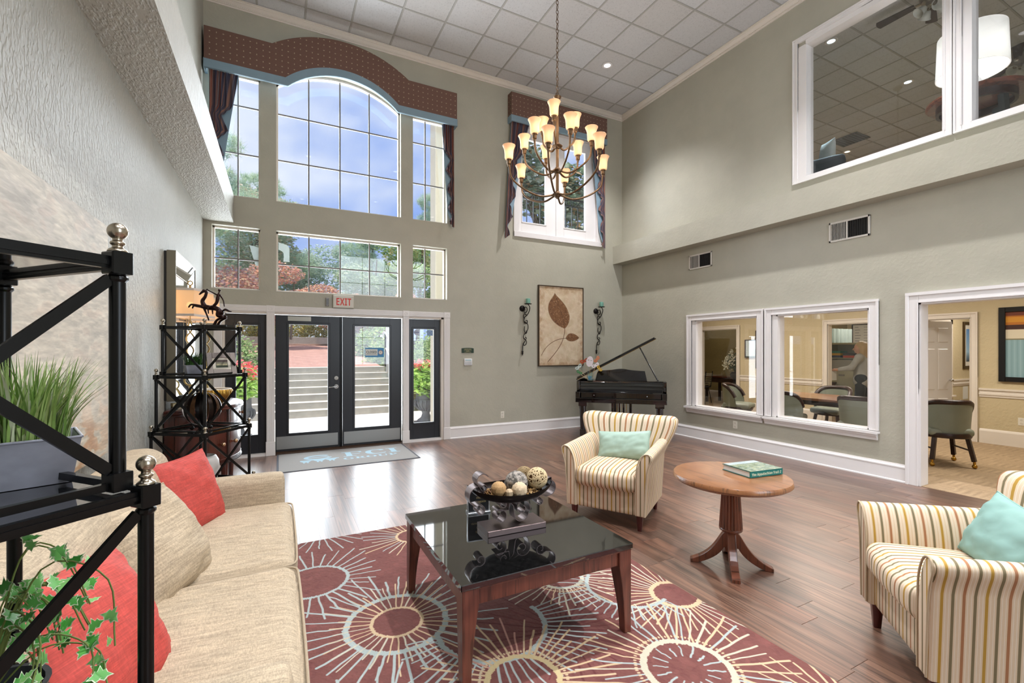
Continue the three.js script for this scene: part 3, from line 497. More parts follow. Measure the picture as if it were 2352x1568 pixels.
// pictures on the beige wall
function framed(name, label, cat, parentPos, turn, w, h, fw, fm, map, d = 0.03, matW = 0) {
  const t = thing(name, label, cat, parentPos, turn);
  obj('frame', [box(-w / 2, -w / 2 + fw, -h / 2, h / 2, 0, d, 0.004), box(w / 2 - fw, w / 2, -h / 2, h / 2, 0, d, 0.004), box(-w / 2 + fw, w / 2 - fw, -h / 2, -h / 2 + fw, 0, d, 0.004), box(-w / 2 + fw, w / 2 - fw, h / 2 - fw, h / 2, 0, d, 0.004)], fm, t);
  const iw = w / 2 - fw, ih = h / 2 - fw;
  if (matW) obj('mount', box(-iw, iw, -ih, ih, 0.001, d * 0.35), mat(0xd9d4c8, 0.8), t);
  const g = new THREE.PlaneGeometry((iw - matW) * 2, (ih - matW) * 2).translate(0, 0, d * 0.4);
  const o = new THREE.Mesh(g, mat(0xffffff, 0.5, 0, { map })); o.name = 'print'; t.add(o);
  return t;
}
const artA = canvasTex(256, 384, (x, w, h) => { const r = (c, a, b, e, f) => { x.fillStyle = c; x.fillRect(a * w, b * h, (e - a) * w, (f - b) * h); }; r('#6b2f14', 0, 0, 1, 0.06); r('#b06a18', 0, 0.06, 1, 0.2); r('#c98a25', 0, 0.08, 1, 0.16); r('#3c1c12', 0, 0.2, 1, 0.27); r('#d6ccb4', 0, 0.27, 1, 0.42); r('#7f7a5e', 0, 0.41, 1, 0.43); r('#86a6ae', 0, 0.43, 1, 1); for (let k = 0; k < 26; k++) { x.fillStyle = k % 2 ? 'rgba(160,190,195,.5)' : 'rgba(110,145,150,.4)'; x.fillRect((k / 26) * w, 0.43 * h, w / 60, h); } r('#d8d2c2', 0.34, 0.42, 0.38, 1); });
framed('wall_picture', 'tall black framed abstract with orange and blue bands on beige wall', 'picture', [XO - 0.001, 1.585, -2.43], -PI / 2, 0.94, 1.16, 0.075, mat(0x0b0b0b, 0.35), artA, 0.045);
const skyPic = canvasTex(64, 96, (x, w, h) => { const g = x.createLinearGradient(0, 0, 0, h); g.addColorStop(0, '#5f8fc8'); g.addColorStop(0.7, '#9fc4de'); g.addColorStop(1, '#345'); x.fillStyle = g; x.fillRect(0, 0, w, h); });
const snowPic = canvasTex(64, 96, (x, w, h) => { x.fillStyle = '#c3d0d4'; x.fillRect(0, 0, w, h); x.fillStyle = '#7d8c92'; for (let k = 0; k < 60; k++) x.fillRect((k * 37) % w, (k * 53) % h, 1, 4); x.fillStyle = '#44524a'; x.fillRect(0, h * 0.93, w, h); });
framed('wall_picture', 'pale framed winter print beside the olive doorway', 'picture', [XO - 0.001, 1.53, -7.14], -PI / 2, 0.30, 0.44, 0.012, darkWood, snowPic, 0.05);
framed('wall_picture', 'framed blue sky print above two pale prints', 'picture', [XO - 0.001, 1.76, -6.86], -PI / 2, 0.30, 0.40, 0.012, darkWood, skyPic, 0.05);
framed('wall_picture', 'pale framed print directly below the blue sky print', 'picture', [XO - 0.001, 1.29, -6.86], -PI / 2, 0.30, 0.46, 0.012, darkWood, snowPic, 0.05);
framed('wall_picture', 'bronze framed print with white mount beyond the white panelled door', 'picture', [13.2, 1.60, -4.27], 0, 0.48, 1.0, 0.06, mat(0x4b3a20, 0.5, 0.3), skyPic, 0.03, 0.09);
tag(obj('paper_notice', box(12.98, 13.22, 0.45, 0.72, -4.27, -4.266), mat(0xd8d8d2, 0.8)), 'sheet of white paper taped low on beige partition', 'notice');
// outlets
function outlet(label, p, turn) { const t = thing('wall_outlet', label, 'outlet', p, turn); obj('cover_plate', box(-0.036, 0.036, -0.058, 0.058, 0, 0.006, 0.002), plasticWhite, t); for (const y of [-0.026, 0.026]) obj('socket', [new THREE.CylinderGeometry(0.016, 0.017, 0.003, 16).rotateX(PI / 2).translate(0, y, 0.0072), box(-0.008, -0.005, y - 0.006, y + 0.006, 0.008, 0.0095), box(0.005, 0.008, y - 0.006, y + 0.006, 0.008, 0.0095)], mat(0xcfc9ba, 0.5), t); return t; }
outlet('cream outlet on the back wall above white baseboard', [3.55, 0.345, ZB], 0);
outlet('cream outlet under the office windows', [XR, 0.342, -4.705], -PI / 2);
outlet('cream outlet on beige wall inside the doorway', [XO, 0.40, -2.66], -PI / 2);
outlet('cream outlet with blue cables on the partition beyond the panelled door', [12.86, 0.39, -4.27], 0);
tag(obj('network_cable', [tube([V3(12.87, 0.40, -4.26), V3(13.15, 0.38, -4.2), V3(13.2, 0.15, -4.1), V3(13.0, 0.02, -4.0), V3(12.2, 0.012, -3.9), V3(11.6, 0.02, -3.75), V3(11.35, 0.2, -3.85)], 0.008, 50, 6)], mat(0x3a4a78, 0.5)), 'dark blue cable drooping from outlet onto patterned carpet', 'cable');
// cabinet, board and papers in the room behind
{
  const t = thing('filing_cabinet', 'tall putty metal filing cabinet with open shelf of folders', 'cabinet', [11.75, 0.004, -5.86]);
  const putty = mat(0xb4b39a, 0.45, 0.1);
  obj('body', [box(-0.25, 0.25, 0, 1.02, -0.36, 0.36, 0.004), box(-0.25, 0.25, 1.02, 1.66, -0.36, -0.34), box(-0.25, 0.25, 1.02, 1.66, 0.34, 0.36), box(0.23, 0.25, 1.02, 1.66, -0.36, 0.36), box(-0.25, 0.25, 1.62, 1.66, -0.36, 0.36), box(-0.25, 0.24, 1.30, 1.315, -0.34, 0.34)], putty, t);
  for (const y of [0.04, 0.37, 0.70]) { const d = obj('drawer', box(-0.265, -0.25, y, y + 0.31, -0.345, 0.345, 0.004), putty, t); obj('drawer_pull', box(-0.278, -0.262, y + 0.2, y + 0.24, -0.06, 0.06, 0.003), steel, d); }
  obj('flap', box(-0.27, -0.25, 1.06, 1.27, -0.33, 0.33, 0.004), mat(0x9a9a94, 0.45), t);
  const cols = [0x21324f, 0xc79a2c, 0x2f7a68, 0xb5452e, 0x2a2a2a];
  cols.forEach((c, k) => tag(obj('folder', box(11.52, 11.80, 1.324 + (k % 3) * 0.052, 1.372 + (k % 3) * 0.052, -6.17 + (k > 2 ? 0.32 : 0) , -5.90 + (k > 2 ? 0.28 : 0), 0.002), mat(c, 0.6)), ['navy folder at the bottom of the taller stack in cabinet', 'yellow folder in the taller stack in cabinet', 'green folder on top of the taller stack in cabinet', 'red folder at the bottom of the shorter stack in cabinet', 'black folder on top of the shorter stack in cabinet'][k], 'folder', 'folders in the cabinet'));
  const p = thing('side_cabinet', 'low dark red wood cabinet beside putty filing cabinet', 'cabinet', [11.15, 0.004, -6.25]);
  obj('body', box(-0.3, 0.3, 0, 0.72, -0.28, 0.28, 0.004), cherry, p); obj('top', box(-0.32, 0.32, 0.72, 0.75, -0.3, 0.3, 0.004), darkWood, p); obj('pull', box(-0.315, -0.30, 0.60, 0.62, -0.06, 0.06), steel, p);
  tag(obj('binder', box(11.0, 11.25, 0.755, 1.12, -6.42, -6.36, 0.003), mat(0xd5d5d0, 0.5)), 'upright white binder on low dark red cabinet', 'binder');
}
const boardTex = canvasTex(256, 512, (x, w, h) => { x.fillStyle = '#dfdcd3'; x.fillRect(0, 0, w, h); x.fillStyle = '#4a4a55'; for (let k = 0; k < 16; k++) { x.fillRect(14, 24 + k * 30, 26 + (k * 13) % 20, 4); x.fillRect(80, 24 + k * 30, 60 + (k * 29) % 80, 3); } x.fillStyle = '#a04038'; x.fillRect(120, 40, 40, 8); });
framed('whiteboard', 'narrow whiteboard with handwriting in a dark frame behind the cabinet', 'whiteboard', [14.39, 1.55, -6.62], -PI / 2, 0.9, 1.35, 0.03, darkWood, boardTex, 0.03);
// lamp-side desk with flowers in the olive room
{
  const t = thing('writing_desk', 'dark writing desk under white flowers in olive room', 'desk', [11.3, 0.004, -8.75]);
  obj('desktop', box(-0.3, 0.35, 0.72, 0.76, -0.5, 0.5, 0.005), cherry, t); obj('drawer_box', box(-0.26, 0.3, 0.58, 0.72, -0.45, 0.45, 0.003), darkWood, t);
  for (const [a, b] of [[-0.25, -0.44], [0.29, -0.44], [-0.25, 0.44], [0.29, 0.44]]) obj('leg', box(a - 0.03, a + 0.03, 0, 0.58, b - 0.03, b + 0.03, 0.004), darkWood, t);
  const st = thing('plant_stand', 'black plant stand below the flower vase in olive room', 'stand', [10.72, 0.004, -8.02]);
  obj('stand_top', box(-0.17, 0.17, 0.56, 0.60, -0.17, 0.17, 0.005), mat(0x0d0c0c, 0.4), st);
  for (const [a, b] of [[-1, -1], [1, -1], [-1, 1], [1, 1]]) obj('leg', bar(V3(a * 0.13, 0.56, b * 0.13), V3(a * 0.10, 0, b * 0.10), 0.05, 0.05), mat(0x0d0c0c, 0.4), st);
  const f = thing('flower_arrangement', 'large arrangement of drooping white blossom in dark urn', 'flowers', [10.72, 0.604, -8.02]);
  obj('vase', lathe([[0.001, 0], [0.09, 0], [0.08, 0.02], [0.035, 0.07], [0.05, 0.11], [0.12, 0.2], [0.13, 0.26], [0.10, 0.30], [0.12, 0.32], [0.001, 0.30]], 24), mat(0x171615, 0.35), f);
  const stems = [], petals = [], leaves = [];
  for (let k = 0; k < 34; k++) { const a = rnd() * 2 * PI, R = rr(0.12, 0.42), up = rr(0.18, 0.62) * (1 - R * 0.5); const p0 = V3(0, 0.28, 0), p1 = V3(R * 0.5 * Math.cos(a), 0.35 + up, R * 0.5 * Math.sin(a)), p2 = V3(R * Math.cos(a), 0.34 + up - R * 0.7, R * Math.sin(a)); stems.push(tube([p0, p1, p2], 0.004, 8, 4)); for (let m = 0; m < 20; m++) { const t2 = rr(0.35, 1), q = p1.clone().lerp(p2, t2 * t2).add(V3(rr(-0.04, 0.04), rr(-0.05, 0.04), rr(-0.04, 0.04))); petals.push(new THREE.OctahedronGeometry(rr(0.014, 0.026), 0).translate(q.x, q.y, q.z)); } for (let m = 0; m < 6; m++) { const q = p0.clone().lerp(p1, rr(0.3, 1)).add(V3(rr(-0.08, 0.08), rr(-0.05, 0.05), rr(-0.08, 0.08))); leaves.push(new THREE.ConeGeometry(0.022, 0.10, 4).rotateZ(rr(0, 6)).rotateY(rr(0, 6)).translate(q.x, q.y, q.z)); } }
  obj('stems', stems, mat(0x2f3a1c, 0.7), f); obj('blossom', petals, mat(0xd8d4bc, 0.8), f).userData.kind = 'stuff'; obj('foliage', leaves, mat(0x2f4322, 0.7), f).userData.kind = 'stuff';
  const c = thing('slatted_chair', 'slim slatted chair with thin legs before the writing desk', 'chair', [10.62, 0.004, -9.05], 0.3);
  obj('seat', box(-0.22, 0.22, 0.44, 0.47, -0.2, 0.2, 0.008), mat(0x1a1715, 0.4), c);
  for (let k = 0; k < 7; k++) obj('slat', box(-0.21, 0.21, 0.52 + k * 0.05, 0.545 + k * 0.05, 0.19 + k * 0.006, 0.205 + k * 0.006, 0.002), mat(0x9a8e68, 0.5), c);
  for (const s of [-1, 1]) { obj('back_post', bar(V3(s * 0.22, 0.44, 0.19), V3(s * 0.22, 0.90, 0.25), 0.02, 0.02), mat(0x1a1715, 0.4), c); obj('leg', rod(V3(s * 0.18, 0.44, -0.15), V3(s * 0.22, 0, -0.22), 0.01), mat(0x1a1715, 0.4), c); obj('leg', rod(V3(s * 0.18, 0.44, 0.15), V3(s * 0.22, 0, 0.22), 0.01), mat(0x1a1715, 0.4), c); }
}
// curtain and glass desk seen through the interior window
{
  const cg = (x0, x1) => sheet((u, v) => V3(lerp(x0, x1, u), lerp(0.9, 2.02, v), -6.3 + 0.05 * Math.sin(u * 34)), 48, 2, 1, 1);
  tag(obj('curtain', cg(11.75, 12.75), mat(0x8d9a96, 0.8)), 'pleated grey green curtain seen through the interior window', 'curtain');
  const t = thing('console_table', 'dark console table behind the interior window', 'table', [12.5, 0.004, -5.2]);
  obj('table_top', box(-0.55, 0.55, 0.78, 0.82, -0.25, 0.25, 0.004), darkWood, t); for (const s of [-1, 1]) for (const q of [-1, 1]) obj('leg', box(s * 0.5 - 0.03, s * 0.5 + 0.03, 0, 0.78, q * 0.2 - 0.03, q * 0.2 + 0.03), darkWood, t); obj('shelf', box(-0.5, 0.5, 0.5, 0.53, -0.2, 0.2), darkWood, t);
}
// ---------------------------------------------------------------- loft objects
function ceilingFan(label, x, z, turn) {
  const t = thing('ceiling_fan', label, 'fan', [x, YC, z], turn, 'loft ceiling fans'), nickel = mat(0x9c9586, 0.28, 1.0);
  obj('motor_housing', lathe([[0.001, -0.30], [0.05, -0.29], [0.06, -0.25], [0.10, -0.23], [0.125, -0.17], [0.125, -0.12], [0.10, -0.06], [0.135, -0.04], [0.135, 0]], 28), nickel, t);
  for (let k = 0; k < 5; k++) { const a = k * 2 * PI / 5, s = new THREE.Shape(); s.moveTo(0.17, -0.045); s.lineTo(0.58, -0.065); s.quadraticCurveTo(0.62, 0, 0.58, 0.065); s.lineTo(0.17, 0.045); s.closePath(); const b = obj('fan_blade', extrude(s, 0.012, 0.002).rotateX(PI / 2).rotateX(0.2).translate(0, -0.19, 0).rotateY(a), mat(0x231712, 0.4), t); obj('blade_iron', [bar(V3(0.09, -0.20, 0), V3(0.22, -0.195, 0), 0.035, 0.008).rotateY(a)], nickel, b); }
  for (let k = 0; k < 4; k++) { const a = k * PI / 2 + 0.5; const s = obj('lamp_shade', lathe([[0.028, 0], [0.04, -0.015], [0.05, -0.05], [0.062, -0.09], [0.072, -0.10], [0.068, -0.10], [0.046, -0.05], [0.03, -0.01]], 20).rotateZ(0.85).translate(0.07, -0.30, 0).rotateY(a), mat(0xd9dbd2, 0.5, 0, { transmission: 0.3 }), t); obj('lamp_arm', rod(V3(0, -0.29, 0), V3(0.07 * Math.cos(a), -0.30, -0.07 * Math.sin(a)), 0.012, 8), nickel, s); }
  return t;
}
ceilingFan('ceiling fan with dark blades in the loft window nearer the corner', 7.577, -2.80, 0.35);
ceilingFan('ceiling fan deeper in the loft behind the white lamp', 10.46, -2.79, 0.9);
{
  const t = thing('loft_lamp', 'white drum shaded table lamp in the loft window', 'lamp', [6.88, 4.345, -2.19]);
  const sh = mat(0xf1efe6, 0.8, 0, { transmission: 0.35, thickness: 0, emissive: 0xffffff, emissiveIntensity: 0.08, side: THREE.DoubleSide });
  obj('lamp_shade', [lathe([[0.29, 0.245], [0.30, 0.245], [0.285, 0.69], [0.275, 0.69]], 40)], sh, t);
  obj('lamp_base', [new THREE.CylinderGeometry(0.03, 0.15, 0.24, 4).translate(0, 0.12, 0), rod(V3(0, 0.22, 0), V3(0, 0.4, 0), 0.012)], mat(0xd9d9d4, 0.3), t);
  const l = new THREE.PointLight(0xf2f6ff, 0.9, 0, 2); l.position.set(6.88, 4.345 + 0.45, -2.19); l.castShadow = true; l.shadow.radius = 2; scene.add(l);
  obj('bulb', ball(0, 0.45, 0, 0.035), glowWarm(0xffffff, 3), t);
  const tb = thing('loft_table', 'round wooden side table under the white drum lamp', 'table', [6.98, 3.6, -2.19]);
  obj('tabletop', lathe([[0.001, 0.70], [0.40, 0.70], [0.42, 0.72], [0.42, 0.74], [0.001, 0.745]], 40), mahog, tb);
  obj('apron', lathe([[0.30, 0.62], [0.33, 0.62], [0.33, 0.70], [0.30, 0.70]], 32), darkWood, tb);
  for (let k = 0; k < 4; k++) { const a = k * PI / 2 + 0.4; obj('leg', bar(V3(0.27 * Math.cos(a), 0.64, 0.27 * Math.sin(a)), V3(0.31 * Math.cos(a), 0, 0.31 * Math.sin(a)), 0.06, 0.06), mat(0x24302c, 0.4), tb); }
  const p = thing('small_plant', 'small bright green plant at the edge of the loft table', 'plant', [7.02, 4.345, -2.42]);
  obj('pot', lathe([[0.001, 0], [0.035, 0], [0.045, 0.06], [0.001, 0.055]], 16), mat(0x6b5a48, 0.6), p);
  const lv = []; for (let k = 0; k < 40; k++) lv.push(new THREE.ConeGeometry(0.012, rr(0.08, 0.13), 3).translate(0, 0.06, 0).rotateZ(rr(-1.1, 1.1)).rotateY(rr(0, 6)).translate(0, 0.05, 0)); obj('foliage', lv, mat(0x4d8a2c, 0.6), p).userData.kind = 'stuff';
  const c = thing('loft_armchair', 'dark teal armchair with white cushion in the loft window corner', 'chair', [7.35, 3.6, -4.05], 0.3), teal = mat(0x17262e, 0.6);
  obj('backrest', soft(0.9, 0.75, 0.2, 0.08, { n: 8, by: 0.04 }).rotateX(-0.15).translate(0, 0.62, -0.35), teal, c); obj('seat', soft(0.8, 0.3, 0.75, 0.06, { n: 8 }).translate(0, 0.30, 0), teal, c); for (const s of [-1, 1]) obj('armrest', soft(0.16, 0.6, 0.8, 0.07, { n: 8 }).translate(s * 0.45, 0.35, 0), teal, c); obj('base', box(-0.4, 0.4, 0, 0.16, -0.35, 0.35), mat(0x111111, 0.5), c);
  const q = tag(obj('cushion', pillowGeo(0.42, 0.42, 0.14, { n: 12 }).rotateZ(0.15).rotateY(0.9).translate(7.30, 4.40, -3.92), mat(0xcfd6d6, 0.8)), 'white cushion standing on the dark teal loft armchair', 'cushion');
  const v = thing('ceiling_vent', 'square perforated vent in the loft ceiling', 'vent', [11.55, YC - 0.003, -5.72]);
  obj('vent_plate', box(-0.28, 0.28, -0.01, 0.002, -0.28, 0.28, 0.004), mat(0x6d7270, 0.6, 0.3), v); for (let k = 0; k < 8; k++) obj('vent_slat', box(-0.25, 0.25, -0.016, -0.008, -0.24 + k * 0.066, -0.215 + k * 0.066), mat(0x4a4f4e, 0.6), v);
}
// ---------------------------------------------------------------- outdoors
const concrete = mat(0xffffff, 0.85, 0, { map: mottle([0.86, 0.85, 0.83], 0.05, 201, 512, 5), bumpMap: bumpPeel, bumpScale: 0.001 });
const concreteGrey = mat(0xffffff, 0.9, 0, { map: mottle([0.66, 0.65, 0.62], 0.10, 203, 512, 5) });
struct('floor_landing', box(-5, 6.2, -0.3, -0.02, -11.2, ZB - WT), concrete);
{
  const t = thing('entrance_steps', 'flight of pale concrete steps outside the entrance doors', 'steps', [0, 0, 0]);
  for (let k = 0; k < 7; k++) { const z = -11.2 - k * 0.30, s = obj('step', box(-0.9, 2.65, -0.02 + k * 0.15, 0.13 + k * 0.15, z - (k < 6 ? 0.34 : 0.5), z, 0.008), concreteGrey, t); obj('tread', box(-0.9, 2.65, 0.131 + k * 0.15, 0.137 + k * 0.15, z - (k < 6 ? 0.30 : 0.5), z + 0.012, 0.002), concrete, s); }
}
const brickMap = tex(512, 512, (u, v) => { const n = 16, r = Math.floor(v * n), uu = u * 8 + (r % 2) * 0.5, b = Math.floor(uu), fx = uu - b, fy = v * n - r, j = fx < 0.05 || fy < 0.08, h = hash2(((b % 8) + 8) % 8, r, 7); const k = 0.92 + 0.12 * (h - 0.5) + 0.1 * (fbm(u, v, 30, 30, 205, 2) - 0.5); return j ? [0.74, 0.66, 0.63] : [0.80 * k, 0.62 * k, 0.585 * k]; });
brickMap.repeat.set(0.6, 0.6);
{
  const g = box(-3.5, 2.62, -0.3, 0, 0, 11, 0).translate(0, 0, -11); g.rotateX(0.085);
  struct('path_brick', g.translate(0, 1.035, -13.4), mat(0xffffff, 0.9, 0, { map: brickMap, bumpMap: brickMap, bumpScale: 0.003 }));
  struct('kerb', [box(-6, 5, 1.75, 2.04, -21.5, -21.1, 0.01)], concreteGrey);
  struct('ground', [box(-60, 60, -1.5, 0.0, -70, -24), box(2.65, 30, -0.3, 0.45, -24, -11.6), box(-30, -4, -0.3, 0.45, -24, -11.6), box(-30, 40, 0, 2.0, -70, -24)], mat(0x5c5a38, 0.95));
}
struct('pillar_porch', box(2.66, 3.0, -0.02, 7.0, -8.75, -8.4, 0.01), mat(0xc9c2b4, 0.8));
struct('wall_outside', box(XR - 0.02, 14.6, 0, 3.0, -11.6, -11.2), mat(0xc9c2b4, 0.85));
const leafG = (() => { const g = new THREE.BufferGeometry(); g.setAttribute('position', new THREE.Float32BufferAttribute([0, 0, 0, 0.28, 0.06, 0.45, 0, 0, 1, 0, 0, 0, 0, 0, 1, -0.28, 0.06, 0.45], 3)); g.computeVertexNormals(); return g; })();
const tuftG = (() => { const P = []; for (let k = 0; k < 9; k++) { const a = k * 2.4, e = (k / 9 - 0.3) * 1.5, d = V3(Math.cos(a) * Math.cos(e), Math.sin(e) + 0.3, Math.sin(a) * Math.cos(e)).normalize(), s = V3(-d.z, 0, d.x).multiplyScalar(0.045); P.push(...s.toArray(), ...s.clone().negate().toArray(), ...d.toArray()); } const g = new THREE.BufferGeometry(); g.setAttribute('position', new THREE.Float32BufferAttribute(P, 3)); g.computeVertexNormals(); return g; })();
const leafMat = mat(0xffffff, 0.95, 0, { side: THREE.DoubleSide, transmission: 0.4, thickness: 0 });
function foliage(parent, blobs, n, size, cols, geo = leafG) {   // blobs: [x, y, z, rx, ry, rz]
  const m = new THREE.InstancedMesh(geo, leafMat, n), M = new THREE.Matrix4(), q = new THREE.Quaternion(), e = new THREE.Euler(), c = new THREE.Color(), vol = blobs.map((b) => Math.pow(b[3] * b[4] * b[5], 0.67)), tot = vol.reduce((a, b) => a + b, 0);
  for (let i = 0; i < n; i++) {
    let r = rnd() * tot, k = 0; while (k < blobs.length - 1 && (r -= vol[k]) > 0) k++; const b = blobs[k];
    const th = rnd() * 2 * PI, cz = rr(-1, 1), s = Math.sqrt(1 - cz * cz), rad = Math.pow(rr(0.25, 1), 0.4);
    const p = V3(b[0] + b[3] * rad * s * Math.cos(th), b[1] + b[4] * rad * cz, b[2] + b[5] * rad * s * Math.sin(th));
    e.set(rr(-0.7, 0.9), rnd() * 2 * PI, rr(-0.6, 0.6)); q.setFromEuler(e); const z = size * rr(0.6, 1.35); M.compose(p, q, V3(z, z, z)); m.setMatrixAt(i, M);
    c.set(cols[(rnd() * cols.length) | 0]).multiplyScalar(rr(1.0, 1.4)); m.setColorAt(i, c);
  }
  m.name = 'foliage'; m.userData.kind = 'stuff'; parent.add(m); return m;
}
const bark = mat(0xffffff, 0.9, 0, { map: mottle([0.45, 0.40, 0.36], 0.2, 207, 128, 8) });
function tree(name, label, x, y, z, H, blobs, n, size, cols, geo, group) {
  const t = thing(name, label, 'tree', [x, y, z], 0, group), br = [rod(V3(0, 0, 0), V3(0.05 * H, H * 0.92, 0), H * 0.018, 8, H * 0.006)];
  for (const b of blobs) br.push(tube([V3(0.02 * H, Math.max(0.1, b[1] - b[4] * 0.9 - 0.2) * 0.8, 0), V3(b[0] * 0.55, b[1] - b[4] * 0.4, b[2] * 0.55), V3(b[0], b[1], b[2])], H * 0.004, 8, 5));
  obj('trunk', br, bark, t); foliage(t, blobs, n, size, cols, geo); return t;
}
const cloud = (n, rx, ry, rz, y0, s) => Array.from({ length: n }, () => { const a = rnd() * 2 * PI, r = Math.sqrt(rnd()); return [r * rx * Math.cos(a), y0 + rr(-ry, ry), r * rz * Math.sin(a), s * rr(0.7, 1.3), s * rr(0.45, 0.8), s * rr(0.7, 1.3)]; });
const PINE = ['#a8bca2', '#b4c8ac', '#9cb59c', '#c6d3ba', '#a6c0b2'], MAPLE = ['#cf9c84', '#c58a7c', '#dbb095', '#ba9490', '#d3bf9e', '#b09aa0'], GREEN = ['#8fae6a', '#a4bd7c', '#7c9c66', '#b9c98c', '#93a983'], HEDGE = ['#7f9c62', '#93ad72', '#6d8a58', '#a9bd82'], MAG = ['#6f8a72', '#8aa28a', '#5a7462', '#9fb09a', '#b9c4b4', '#b89a72'];
// pines
tree('pine_tree', 'tall pine whose branches reach the upper side window by the ledge', -3.6, 0.4, -15.5, 8.6, [[0.5, 4.6, 0, 1.6, 0.7, 1.3], [1.4, 5.9, 0.2, 1.2, 0.55, 1.0], [0.1, 6.9, 0, 1.5, 0.6, 1.2], [2.4, 5.2, 0.2, 0.9, 0.45, 0.8], [0.6, 8.0, 0, 1.1, 0.5, 0.9], [2.0, 7.0, 0, 0.7, 0.35, 0.6]], 5200, 0.20, PINE, tuftG, 'pine trees outside');
tree('pine_tree', 'pine seen low behind the arched window corner', -1.2, 1.8, -26, 8.5, [[1.0, 4.0, 0, 2.0, 0.9, 1.3], [0, 5.4, 0, 1.9, 0.8, 1.3], [0.9, 6.6, 0, 1.6, 0.7, 1.2], [0.3, 7.8, 0, 1.2, 0.6, 1]], 4200, 0.24, PINE, tuftG, 'pine trees outside');
tree('pine_tree', 'distant pine in the wide transom window above the exit sign', 5.5, 1.9, -33, 8.5, [[0, 5.0, 0, 2.3, 1.0, 1.5], [1.3, 3.4, 0, 1.8, 0.9, 1.4], [-0.8, 6.2, 0, 1.5, 0.8, 1.1], [0.3, 7.2, 0, 1.0, 0.6, 0.9]], 4200, 0.30, PINE, tuftG, 'pine trees outside');
tree('pine_tree', 'pine showing over the sill of the narrow upper window', 9.5, 1.9, -31, 10.5, [[-0.4, 7.2, 0, 2.0, 0.9, 1.3], [0.6, 8.6, 0, 1.6, 0.8, 1.3], [0.2, 9.9, 0, 1.2, 0.6, 1], [-1, 5.4, 0, 1.6, 0.9, 1.2]], 4200, 0.28, PINE, tuftG, 'pine trees outside');
// broad trees behind
tree('broad_tree', 'pale green tree behind the narrow lower window', 6.6, 1.9, -24, 6.2, cloud(8, 1.8, 1.7, 1.2, 3.6, 1.2), 10400, 0.161, GREEN, leafG, 'green trees outside');
tree('broad_tree', 'green tree filling the lower side window by the mirror wall', -4.2, 0.4, -19, 6.2, cloud(9, 2.2, 1.9, 1.4, 4.0, 1.3), 11200, 0.149, ['#9ab88e', '#94b290', '#b0c8a4', '#88a88c'], leafG, 'green trees outside');
tree('broad_tree', 'grey green tree behind the middle of the transom window', 1.2, 1.9, -29, 5.8, cloud(10, 3.0, 1.7, 1.4, 3.8, 1.4), 12000, 0.174, ['#a6b8ac', '#a2b6ae', '#b6c4b4', '#94ae9e'], leafG, 'green trees outside');
tree('broad_tree', 'grey green tree at the transom end nearest the narrow window', 4.6, 1.9, -26, 5.0, cloud(8, 2.0, 1.0, 1.4, 2.8, 1.2), 10000, 0.161, ['#a6b89e', '#a2b6a0', '#b6c4a6', '#94ae90'], leafG, 'green trees outside');
tree('broad_tree', 'tall grey green tree at the near end of the transom window', -0.9, 1.9, -24, 7.0, cloud(10, 1.5, 1.9, 1.2, 4.4, 1.15), 10000, 0.15, ['#a6b89e', '#b2c0a8', '#9cb094', '#c2b8a4'], leafG, 'green trees outside');
// maples
const MB = (sx, h) => cloud(7, 1.25 * sx, 0.75, 0.9, h, 0.75);
tree('maple_tree', 'russet maple filling the lower side window by the ledge', -2.35, 0.4, -15.2, 3.2, MB(1.15, 2.45), 10400, 0.102, MAPLE, leafG, 'russet maples outside');
tree('maple_tree', 'russet maple at the near end of the transom window', 0.4, 1.9, -19.5, 2.6, MB(1.2, 1.75), 9600, 0.108, MAPLE, leafG, 'russet maples outside');
tree('maple_tree', 'russet maple in the middle of the transom window', 2.5, 1.9, -21.5, 2.4, MB(1.2, 1.45), 8800, 0.114, MAPLE, leafG, 'russet maples outside');
tree('maple_tree', 'russet maple behind the white lamp post', 4.2, 1.9, -22, 2.4, MB(1.2, 1.4), 8800, 0.114, MAPLE, leafG, 'russet maples outside');
// shrubs
function shrub(label, x, y, z, r, h, cols, n = 2600, s = 0.10) { const t = thing('shrub', label, 'shrub', [x, y, z], 0, 'shrubs outside'); obj('stems', [rod(V3(0, 0, 0), V3(0.05, h * 0.7, 0), 0.03, 6), rod(V3(0, 0, 0), V3(-0.15, h * 0.6, 0.1), 0.02, 6)], bark, t); foliage(t, [[0, h * 0.55, 0, r, h * 0.5, r * 0.8], [r * 0.5, h * 0.45, 0, r * 0.6, h * 0.42, r * 0.6], [-r * 0.5, h * 0.45, 0.1, r * 0.6, h * 0.42, r * 0.6]], n, s, cols); return t; }
const YEL = ['#c2bd6c', '#a8b06a', '#b0a95c', '#94a468', '#cdbf72'];
for (let k = 0; k < 5; k++) shrub(['yellow green shrub at the kerb end by the sidelight', 'yellow green shrub behind the kerb, second along', 'yellow green shrub behind the middle of the kerb', 'yellow green shrub behind the kerb, fourth along', 'yellow green shrub at the kerb end by the lamp post'][k], -2.2 + k * 1.35, 1.95, -22.6 - (k % 2) * 0.4, 0.95, 1.15, YEL, 2400, 0.12);
shrub('green shrub beside the path behind the handrail', 3.05, 0.45, -14.6, 0.7, 1.35, GREEN, 2600, 0.10);
shrub('green shrub past the handrail, uphill of the post', 3.2, 0.9, -16.6, 0.9, 1.5, GREEN, 2600, 0.11);
shrub('clipped green hedge seen through the sidelight above the urn', 3.75, 0.0, -12.2, 0.95, 1.75, HEDGE, 5200, 0.075);
shrub('clipped green hedge behind the sidelight, further back', 5.0, 0.4, -14.2, 1.2, 1.9, HEDGE, 5200, 0.085);
shrub('green shrub behind the red flowers by the sidelight', -1.2, 0.45, -13.6, 0.75, 1.5, HEDGE, 3600, 0.09);
